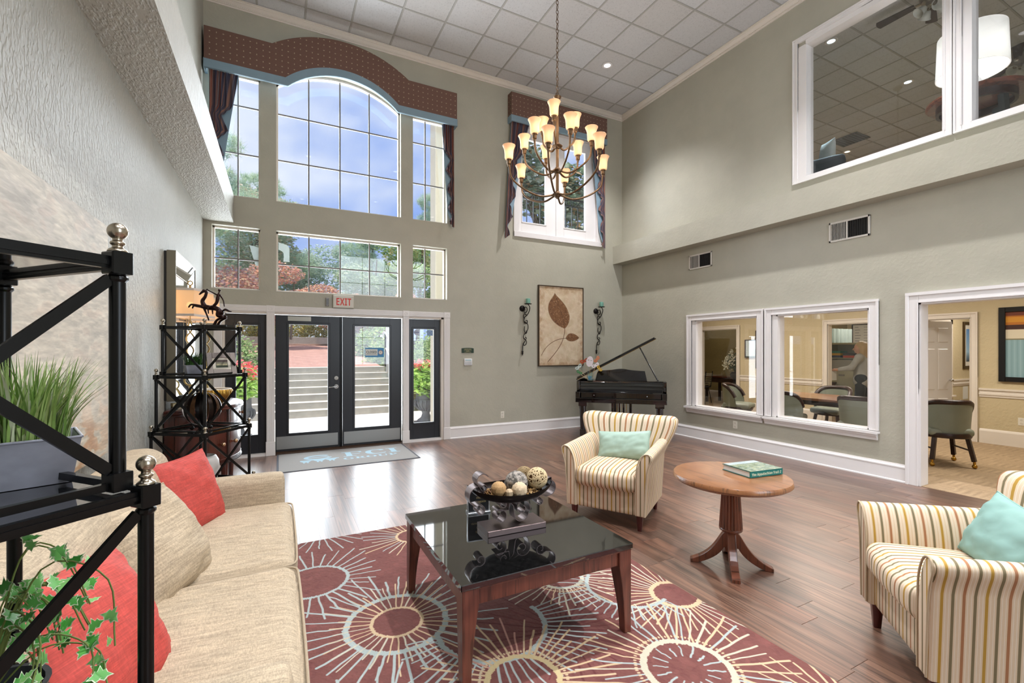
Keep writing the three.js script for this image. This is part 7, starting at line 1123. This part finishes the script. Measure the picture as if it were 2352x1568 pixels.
grassPot('dark green grass in a zinc pot on the far etagere', -0.60, 1.299, -4.395, 0.3, 340, 0.125, [0x1f3f12, 0x2f571c, 0x3c6a24]);
// ivy in a pot, lower shelf of the foreground etagere
{
  const t = thing('ivy_plant', 'variegated ivy in a dark pot on the lower foreground shelf', 'plant', [-0.42, 0.844, -1.03]);
  obj('pot', lathe([[0.001, 0], [0.06, 0], [0.075, 0.10], [0.078, 0.105], [0.07, 0.105], [0.06, 0.08], [0.001, 0.08]], 28), mat(0x23262e, 0.4), t);
  const leafS = poly([[0, -0.1], [0.32, -0.28], [0.55, 0.0], [0.95, 0.05], [0.55, 0.38], [0.42, 0.72], [0.2, 0.62], [0, 1.15], [-0.2, 0.62], [-0.42, 0.72], [-0.55, 0.38], [-0.95, 0.05], [-0.55, 0.0], [-0.32, -0.28]]);
  const lg = (sc, dz) => { const g = new THREE.ShapeGeometry(leafS), p = g.attributes.position; for (let i = 0; i < p.count; i++) { const x = p.getX(i), y = p.getY(i); p.setXYZ(i, x * sc, (y - 0.45) * sc + 0.45, dz + 0.10 * Math.abs(x) - 0.06 * y * y); } g.computeVertexNormals(); return boxUV(g.index ? g.toNonIndexed() : g); };
  const greens = [mat(0x3f8a34, 0.45, 0, { side: THREE.DoubleSide }), mat(0x57a548, 0.45, 0, { side: THREE.DoubleSide }), mat(0x78b863, 0.45, 0, { side: THREE.DoubleSide })], cream = mat(0xc2cfae, 0.5, 0, { side: THREE.DoubleSide }), gi = lg(0.86, 0.012), go = lg(1.0, 0);
  const vine = [], ends = [];
  for (let k = 0; k < 26; k++) { const a = rr(-2.6, 0.9), R = rr(0.06, 0.19), up = rr(0.03, 0.20), p = [V3(0, 0.09, 0), V3(R * 0.45 * Math.cos(a), 0.12 + up, R * 0.45 * Math.sin(a)), V3(R * 0.85 * Math.cos(a), 0.10 + up * 0.9, R * 0.85 * Math.sin(a)), V3(R * Math.cos(a + 0.2), 0.06 + up * 0.55, R * Math.sin(a + 0.2))]; vine.push(tube(p, 0.0014, 20, 5)); const c = new THREE.CatmullRomCurve3(p); for (let m = 0; m < 6; m++) ends.push([c.getPoint(rr(0.3, 1)), a]); }
  obj('vines', vine, mat(0x6a7a3a, 0.7), t);
  ends.forEach(([p, a], k) => { const s = rr(0.013, 0.022), L = new THREE.Mesh(gi, greens[k % 3]); L.name = 'ivy_leaf'; L.position.copy(p).add(V3(rr(-0.012, 0.012), rr(-0.006, 0.012), rr(-0.012, 0.012))); L.rotation.set(rr(-1.5, -0.2), rr(-0.8, 1.6), rr(-1.2, 1.2)); L.scale.setScalar(s); t.add(L); const e = new THREE.Mesh(go, cream); e.name = 'leaf_margin'; L.add(e); });
}
// picture frame, iron orb, vase, rider statue on the far etagere
{
  const t = thing('photo_frame', 'brushed silver photo frame leaning on the far etagere', 'photo frame', [-0.405, 1.300, -4.36], 0.42);
  const pic = canvasTex(256, 200, (x, w, h) => { x.fillStyle = '#4a3c36'; x.fillRect(0, 0, w, h * 0.3); x.fillStyle = '#6d6a58'; x.fillRect(0, h * 0.3, w, h); x.fillStyle = '#2f3a24'; x.fillRect(0, h * 0.72, w, h); x.fillStyle = '#b9b28a'; for (let k = 0; k < 7; k++) { x.beginPath(); x.ellipse(30 + k * 33, h * 0.62, 12, 24, 0, 0, 7); x.fill(); } });
  const g = new THREE.Group(); g.name = 'frame_leaf'; g.rotation.x = -0.30; t.add(g);
  obj('frame', [box(-0.105, -0.065, 0, 0.185, -0.006, 0.006, 0.002), box(0.065, 0.105, 0, 0.185, -0.006, 0.006, 0.002), box(-0.065, 0.065, 0, 0.045, -0.006, 0.006, 0.002), box(-0.065, 0.065, 0.140, 0.185, -0.006, 0.006, 0.002)], mat(0xa09690, 0.32, 0.85), g);
  obj('mount', box(-0.066, 0.066, 0.044, 0.141, -0.004, 0.002), mat(0xd0cabb, 0.7), g); plate(g, 'photograph', 0.088, 0.066, 0.0026, mat(0xffffff, 0.4, 0, { map: pic }), 0, 0.092);
  obj('easel_leg', bar(V3(0, 0.13, -0.045), V3(0, 0.004, -0.075), 0.03, 0.003), mat(0x222222, 0.6), t);
  const o = thing('iron_orb', 'openwork orb of dark metal bands on the far etagere', 'orb', [-0.552, 0.866, -4.40]);
  const R = 0.135, bands = 13, bm = [mat(0x16110f, 0.35, 0.7), mat(0x5a3f28, 0.35, 0.7), mat(0x2a211c, 0.35, 0.7)];
  for (let k = 0; k < bands; k++) { const a = k / bands * 2 * PI; obj('band', sheet((u, v) => { const e = lerp(-1.35, 1.35, v), w = (u - 0.5) * 0.26; return V3(R * Math.cos(e) * Math.cos(a + w * Math.cos(e * 0.8)), 0.165 + R * Math.sin(e), R * Math.cos(e) * Math.sin(a + w * Math.cos(e * 0.8))); }, 3, 20), mat([0x16110f, 0x5a3f28, 0x2a211c][k % 3], 0.35, 0.7, { side: THREE.DoubleSide }), o); }
  for (let k = 0; k < 3; k++) { const a = k * 2.09 + 0.5; obj('foot', [ball(0.07 * Math.cos(a), 0.016, 0.07 * Math.sin(a), 0.015, 12), rod(V3(0.07 * Math.cos(a), 0.02, 0.07 * Math.sin(a)), V3(0.06 * Math.cos(a), 0.045, 0.06 * Math.sin(a)), 0.006, 8)], bm[0], o); }
  const v = thing('floor_vase', 'white ceramic vase on the lowest etagere shelf', 'vase', [-0.545, 0.410, -4.40]); obj('ceramic', lathe([[0.001, 0], [0.075, 0], [0.10, 0.06], [0.115, 0.14], [0.108, 0.20], [0.09, 0.235], [0.08, 0.24], [0.083, 0.228], [0.10, 0.19], [0.105, 0.14], [0.001, 0.02]], 36), mat(0xd9d5cf, 0.3), v);
  // rearing horse and rider
  const taper = (pts, rad, n = 28, k = 10) => { const c = new THREE.CatmullRomCurve3(pts, false, 'centripetal'), g = new THREE.TubeGeometry(c, n, 1, k), p = g.attributes.position; const fr = c.getSpacedPoints(n); for (let i = 0; i <= n; i++) { const f = i / n * (rad.length - 1), a = Math.floor(f), r = lerp(rad[a], rad[Math.min(a + 1, rad.length - 1)], f - a); for (let j = 0; j <= k; j++) { const q = i * (k + 1) + j, P = fr[i]; p.setXYZ(q, P.x + (p.getX(q) - P.x) * r, P.y + (p.getY(q) - P.y) * r, P.z + (p.getZ(q) - P.z) * r); } } const e0 = ball(pts[0].x, pts[0].y, pts[0].z, rad[0], 10), q = pts[pts.length - 1], e1 = ball(q.x, q.y, q.z, rad[rad.length - 1], 10); g.computeVertexNormals(); return [g, e0, e1]; };
  const s = thing('rider_statue', 'dark bronze statue of rider on a rearing horse', 'statue', [-0.475, 1.684, -4.38], -0.47), br = mat(0x2a120d, 0.3, 0.6), P = (x, y, z = 0) => V3(x, y, z);
  obj('statue_base', box(-0.14, 0.14, 0, 0.018, -0.05, 0.05, 0.004), mat(0x0d0c0c, 0.3), s);
  obj('horse', [taper([P(0.06, 0.125), P(0.03, 0.15), P(-0.03, 0.158), P(-0.075, 0.168)], [0.022, 0.020, 0.020, 0.020]), taper([P(-0.07, 0.17), P(-0.085, 0.21), P(-0.062, 0.25), P(-0.055, 0.285), P(-0.075, 0.295)], [0.02, 0.016, 0.013, 0.011, 0.012]), taper([P(-0.06, 0.292), P(-0.082, 0.287), P(-0.108, 0.266)], [0.012, 0.010, 0.006]), taper([P(-0.055, 0.295), P(-0.045, 0.31)], [0.004, 0.002]),
    taper([P(-0.075, 0.165, 0.012), P(-0.13, 0.178, 0.014), P(-0.17, 0.18, 0.014), P(-0.185, 0.162, 0.014)], [0.013, 0.009, 0.008, 0.006]), taper([P(-0.075, 0.16, -0.012), P(-0.135, 0.17, -0.014), P(-0.165, 0.174, -0.014), P(-0.175, 0.158, -0.014)], [0.013, 0.009, 0.008, 0.006]), taper([P(-0.07, 0.15, 0), P(-0.05, 0.10, 0), P(-0.035, 0.06, 0)], [0.010, 0.006, 0.006]),
    taper([P(0.055, 0.125, 0.012), P(0.05, 0.095, 0.015), P(0.09, 0.085, 0.015), P(0.04, 0.055, 0.015), P(0.02, 0.018, 0.015)], [0.020, 0.015, 0.010, 0.009, 0.012]), taper([P(0.06, 0.12, -0.012), P(0.06, 0.095, -0.015), P(0.095, 0.08, -0.015), P(0.05, 0.05, -0.015), P(0.03, 0.018, -0.015)], [0.020, 0.015, 0.010, 0.009, 0.012]), taper([P(0.075, 0.13), P(0.10, 0.142), P(0.13, 0.13), P(0.15, 0.125)], [0.006, 0.010, 0.008, 0.003])], br, s);
  obj('rider', [taper([P(0.0, 0.165), P(0.03, 0.20), P(0.04, 0.25), P(0.045, 0.27)], [0.012, 0.012, 0.015, 0.008]), ball(0.052, 0.298, 0, 0.011, 12), taper([P(0.046, 0.27), P(0.05, 0.29)], [0.005, 0.005]), taper([P(0.035, 0.262, 0.008), P(-0.01, 0.285, 0.006), P(-0.05, 0.305, 0.0)], [0.007, 0.005, 0.005]), taper([P(0.05, 0.262, -0.008), P(0.075, 0.22, -0.01), P(0.085, 0.17, -0.01)], [0.007, 0.005, 0.004]), taper([P(0.005, 0.168, 0.018), P(-0.02, 0.15, 0.026), P(-0.02, 0.11, 0.026)], [0.009, 0.007, 0.004]), taper([P(0.005, 0.168, -0.018), P(-0.02, 0.15, -0.026), P(-0.02, 0.11, -0.026)], [0.009, 0.007, 0.004])], br, s);
}
// ---------------------------------------------------------------- woman at the filing cabinet
{
  const seg = (p, a, b, ra, rb) => { const ab = b.clone().sub(a), t = clamp(p.clone().sub(a).dot(ab) / ab.lengthSq(), 0, 1); return p.distanceTo(a.clone().addScaledVector(ab, t)) - lerp(ra, rb, t); };
  const smin = (a, b, k) => { const h = clamp(0.5 + 0.5 * (b - a) / k, 0, 1); return lerp(b, a, h) - k * h * (1 - h); };
  function surf(bones, lo, hi, cell, k = 0.03) {   // surface of the joined tapered bones, by marching tetrahedra
    const n = [0, 1, 2].map((i) => Math.ceil((hi[i] - lo[i]) / cell) + 1), F = new Float32Array(n[0] * n[1] * n[2]), id = (i, j, l) => (l * n[1] + j) * n[0] + i, p = V3();
    for (let l = 0; l < n[2]; l++) for (let j = 0; j < n[1]; j++) for (let i = 0; i < n[0]; i++) { p.set(lo[0] + i * cell, lo[1] + j * cell, lo[2] + l * cell); let d = 9; for (const b of bones) d = smin(d, seg(p, b[0], b[1], b[2], b[3]), k); F[id(i, j, l)] = d; }
    const pos = [], T = [[0, 5, 1, 6], [0, 1, 2, 6], [0, 2, 3, 6], [0, 3, 7, 6], [0, 7, 4, 6], [0, 4, 5, 6]], C = [[0, 0, 0], [1, 0, 0], [1, 1, 0], [0, 1, 0], [0, 0, 1], [1, 0, 1], [1, 1, 1], [0, 1, 1]];
    const P = (c) => V3(lo[0] + c[0] * cell, lo[1] + c[1] * cell, lo[2] + c[2] * cell), grad = (q) => { const e = 0.004, f = (v) => { let d = 9; for (const b of bones) d = smin(d, seg(v, b[0], b[1], b[2], b[3]), k); return d; }; return V3(f(q.clone().add(V3(e, 0, 0))) - f(q.clone().add(V3(-e, 0, 0))), f(q.clone().add(V3(0, e, 0))) - f(q.clone().add(V3(0, -e, 0))), f(q.clone().add(V3(0, 0, e))) - f(q.clone().add(V3(0, 0, -e)))).normalize(); };
    const tri = (a, b, c) => { const nn = V3().crossVectors(b.clone().sub(a), c.clone().sub(a)), g = grad(a.clone().add(b).add(c).divideScalar(3)); if (nn.dot(g) < 0) [b, c] = [c, b]; pos.push(a.x, a.y, a.z, b.x, b.y, b.z, c.x, c.y, c.z); };
    for (let l = 0; l < n[2] - 1; l++) for (let j = 0; j < n[1] - 1; j++) for (let i = 0; i < n[0] - 1; i++) {
      const cs = C.map((c) => [i + c[0], j + c[1], l + c[2]]), v = cs.map((c) => F[id(...c)]); const mn = Math.min(...v), mx = Math.max(...v); if (mn > 0 || mx <= 0) continue;
      for (const t of T) { const ins = t.filter((q) => v[q] <= 0), out = t.filter((q) => v[q] > 0); if (!ins.length || !out.length) continue; const X = (a, b) => P(cs[a]).lerp(P(cs[b]), v[a] / (v[a] - v[b])); if (ins.length === 1) tri(X(ins[0], out[0]), X(ins[0], out[1]), X(ins[0], out[2])); else if (ins.length === 3) tri(X(out[0], ins[0]), X(out[0], ins[1]), X(out[0], ins[2])); else { const a = X(ins[0], out[0]), b = X(ins[0], out[1]), c = X(ins[1], out[0]), d = X(ins[1], out[1]); tri(a, b, c); tri(b, c, d); } }
    }
    const g = new THREE.BufferGeometry(); g.setAttribute('position', new THREE.Float32BufferAttribute(pos, 3)); return toCreasedNormals(boxUV(g), 2.2);
  }
  const v = (x, y, z) => V3(x, y, z);
  // faces -z (towards the cabinet side), arm stretched out
  const t = thing('person', 'person in grey blouse and dark trousers reaching toward the filing cabinet', 'person', [11.02, 0.004, -5.22], 0.25);
  const J = { hipL: v(-0.09, 0.88, 0), hipR: v(0.09, 0.88, 0), knL: v(-0.10, 0.48, -0.03), knR: v(0.10, 0.48, 0.02), anL: v(-0.10, 0.08, 0.03), anR: v(0.10, 0.08, 0.06), ch: v(0, 1.22, -0.02), nk: v(0, 1.40, -0.03), hd: v(0, 1.53, -0.06), shL: v(-0.17, 1.34, -0.02), shR: v(0.17, 1.34, -0.02), elL: v(-0.24, 1.12, -0.14), elR: v(0.24, 1.10, -0.06), wrL: v(-0.22, 1.07, -0.38), wrR: v(0.10, 1.10, -0.26) };
  const fingers = []; for (const [w, dir] of [[J.wrL, v(0.02, -0.03, -1)], [J.wrR, v(-0.8, 0.05, -0.6)]]) { const side = v(-dir.z, 0, dir.x).normalize(); fingers.push([w, w.clone().addScaledVector(dir, 0.07), 0.028, 0.030]); for (let k = 0; k < 4; k++) { const b = w.clone().addScaledVector(dir, 0.07).addScaledVector(side, (k - 1.5) * 0.018); fingers.push([b, b.clone().addScaledVector(dir, 0.05 + 0.012 * (k === 1 || k === 2)).add(v(0, -0.018, 0)), 0.009, 0.007]); } fingers.push([w.clone().addScaledVector(dir, 0.02), w.clone().addScaledVector(dir, 0.05).addScaledVector(side, 0.05).add(v(0, -0.015, 0)), 0.012, 0.008]); }
  const skin = [[J.hd, J.hd.clone().add(v(0, 0.03, 0.01)), 0.086, 0.088], [J.hd.clone().add(v(0, -0.06, -0.03)), J.hd, 0.05, 0.07], [J.hd.clone().add(v(0, -0.01, -0.085)), J.hd.clone().add(v(0, -0.03, -0.10)), 0.012, 0.014], [J.nk, J.hd, 0.05, 0.05], [J.ch, J.nk, 0.10, 0.06], [v(0, 0.92, 0), J.ch, 0.11, 0.11], [J.shL, J.elL, 0.05, 0.04], [J.elL, J.wrL, 0.04, 0.028], [J.shR, J.elR, 0.05, 0.04], [J.elR, J.wrR, 0.04, 0.028], [J.hipL, J.knL, 0.08, 0.055], [J.knL, J.anL, 0.055, 0.035], [J.hipR, J.knR, 0.08, 0.055], [J.knR, J.anR, 0.055, 0.035], [J.hipL, J.hipR, 0.10, 0.10], [J.shL, J.shR, 0.06, 0.06], ...fingers];
  obj('body', surf(skin, [-0.36, 0.0, -0.56], [0.36, 1.70, 0.2], 0.015, 0.018), mat(0xb98a6e, 0.6), t);
  obj('blouse', surf([[J.shL, J.elL, 0.068, 0.058], [J.elL, J.elL.clone().lerp(J.wrL, 0.86), 0.058, 0.044], [J.shR, J.elR, 0.068, 0.058], [J.elR, J.elR.clone().lerp(J.wrR, 0.86), 0.058, 0.044], [J.shL, J.shR, 0.078, 0.078], [v(0, 0.86, 0), v(0, 1.25, -0.02), 0.155, 0.135], [v(-0.05, 0.84, 0), v(0.05, 0.84, 0), 0.15, 0.15]], [-0.38, 0.66, -0.46], [0.38, 1.46, 0.24], 0.015, 0.04), mat(0xffffff, 0.8, 0, { map: mottle([0.62, 0.62, 0.60], 0.08, 321, 128, 10) }), t);
  obj('trousers', surf([[J.hipL, J.knL, 0.105, 0.085], [J.knL, v(-0.10, 0.06, 0.02), 0.085, 0.085], [J.hipR, J.knR, 0.105, 0.085], [J.knR, v(0.10, 0.06, 0.05), 0.085, 0.085], [J.hipL, J.hipR, 0.12, 0.12]], [-0.28, -0.03, -0.2], [0.28, 1.04, 0.24], 0.016, 0.03), mat(0x1b2126, 0.8), t);
  obj('hair', surf([[v(0, 1.585, -0.02), v(0, 1.56, 0.04), 0.098, 0.10], [v(-0.06, 1.56, 0.02), v(-0.075, 1.38, 0.01), 0.06, 0.045], [v(0.06, 1.56, 0.02), v(0.075, 1.38, 0.01), 0.06, 0.045], [v(0, 1.55, 0.05), v(0, 1.36, 0.06), 0.08, 0.06]], [-0.2, 1.28, -0.16], [0.2, 1.72, 0.2], 0.012, 0.03), mat(0xa98f66, 0.6), t);
  for (const s of [-1, 1]) { obj('eye', ball(s * 0.032, 1.545, -0.142, 0.008, 10), mat(0x2a221c, 0.3), t); obj('shoe', soft(0.085, 0.06, 0.22, 0.03, { n: 6 }).translate(s * 0.10, 0.03, s > 0 ? 0.0 : -0.03), mat(0x15130f, 0.5), t); }
  obj('mouth', box(-0.02, 0.02, 1.478, 1.486, -0.128, -0.12), mat(0x9a5a50, 0.6), t);
  const hp = v(-0.21, 0.0, -0.48).applyAxisAngle(v(0, 1, 0), 0.25);
  tag(obj('paper_sheet', box(-0.004, 0.0, 0.84, 1.06, -0.12, 0.12).rotateY(0.25 + 1.2).translate(11.02 + hp.x, 0, -5.22 + hp.z), mat(0xd5d3ca, 0.8)), 'white sheet of paper held out in front of the cabinet', 'paper');
}
// ---------------------------------------------------------------- daylight and ceiling lights
daylight('daylight_upper', WX[0][0], WX[2][1], 3.7, 5.4, ZB - 0.9, 13);
daylight('daylight_lower', WX[0][0], WX[2][1], 0.3, 3.1, ZB - 0.9, 9);
daylight('daylight_french', 3.95, 5.42, 3.85, 5.4, ZB - 0.9, 6);
const CANC = 0xfbfaff, CANI = 48, CANA = 0.92;
const rearFill = daylight('fill_rear', 2.1, 5.3, 1.0, 5.0, ZR + 0.5, 5.2); rearFill.rotation.y = 0;  // added fill light outside the added rear window, aimed at the back wall
can(4.91, -6.085, CANI, 'recessed ceiling light in the tile nearest the chandelier', CANC, CANA);
for (const [x, z, w] of [[0.65, -2.6, 'above the sofa'], [2.78, -2.6, 'above the coffee table'], [4.91, -2.6, 'above the side table'], [0.65, 1.0, 'behind the viewpoint on the sofa side'], [2.78, 0.2, 'behind the viewpoint in mid room'], [4.91, 1.0, 'behind the viewpoint on the doorway side']]) can(x, z, CANI, 'recessed ceiling light ' + w, CANC, CANA);
can(7.613, -4.03, 20, 'recessed loft light nearest the lobby wall', 0xd2ecf8); can(9.99, -4.02, 20, 'recessed loft light in the middle of the window', 0xd2ecf8); can(12.2, -6.1, 20, 'recessed loft light beyond the ceiling vent', 0xfff0d8);
can(9.99, -0.8, 20, 'recessed loft light past the far ceiling fan', 0xd2ecf8);
scene.traverse((o) => { if (o.isMesh) o.castShadow = o.receiveShadow = true; });
renderer.render(scene, camera);
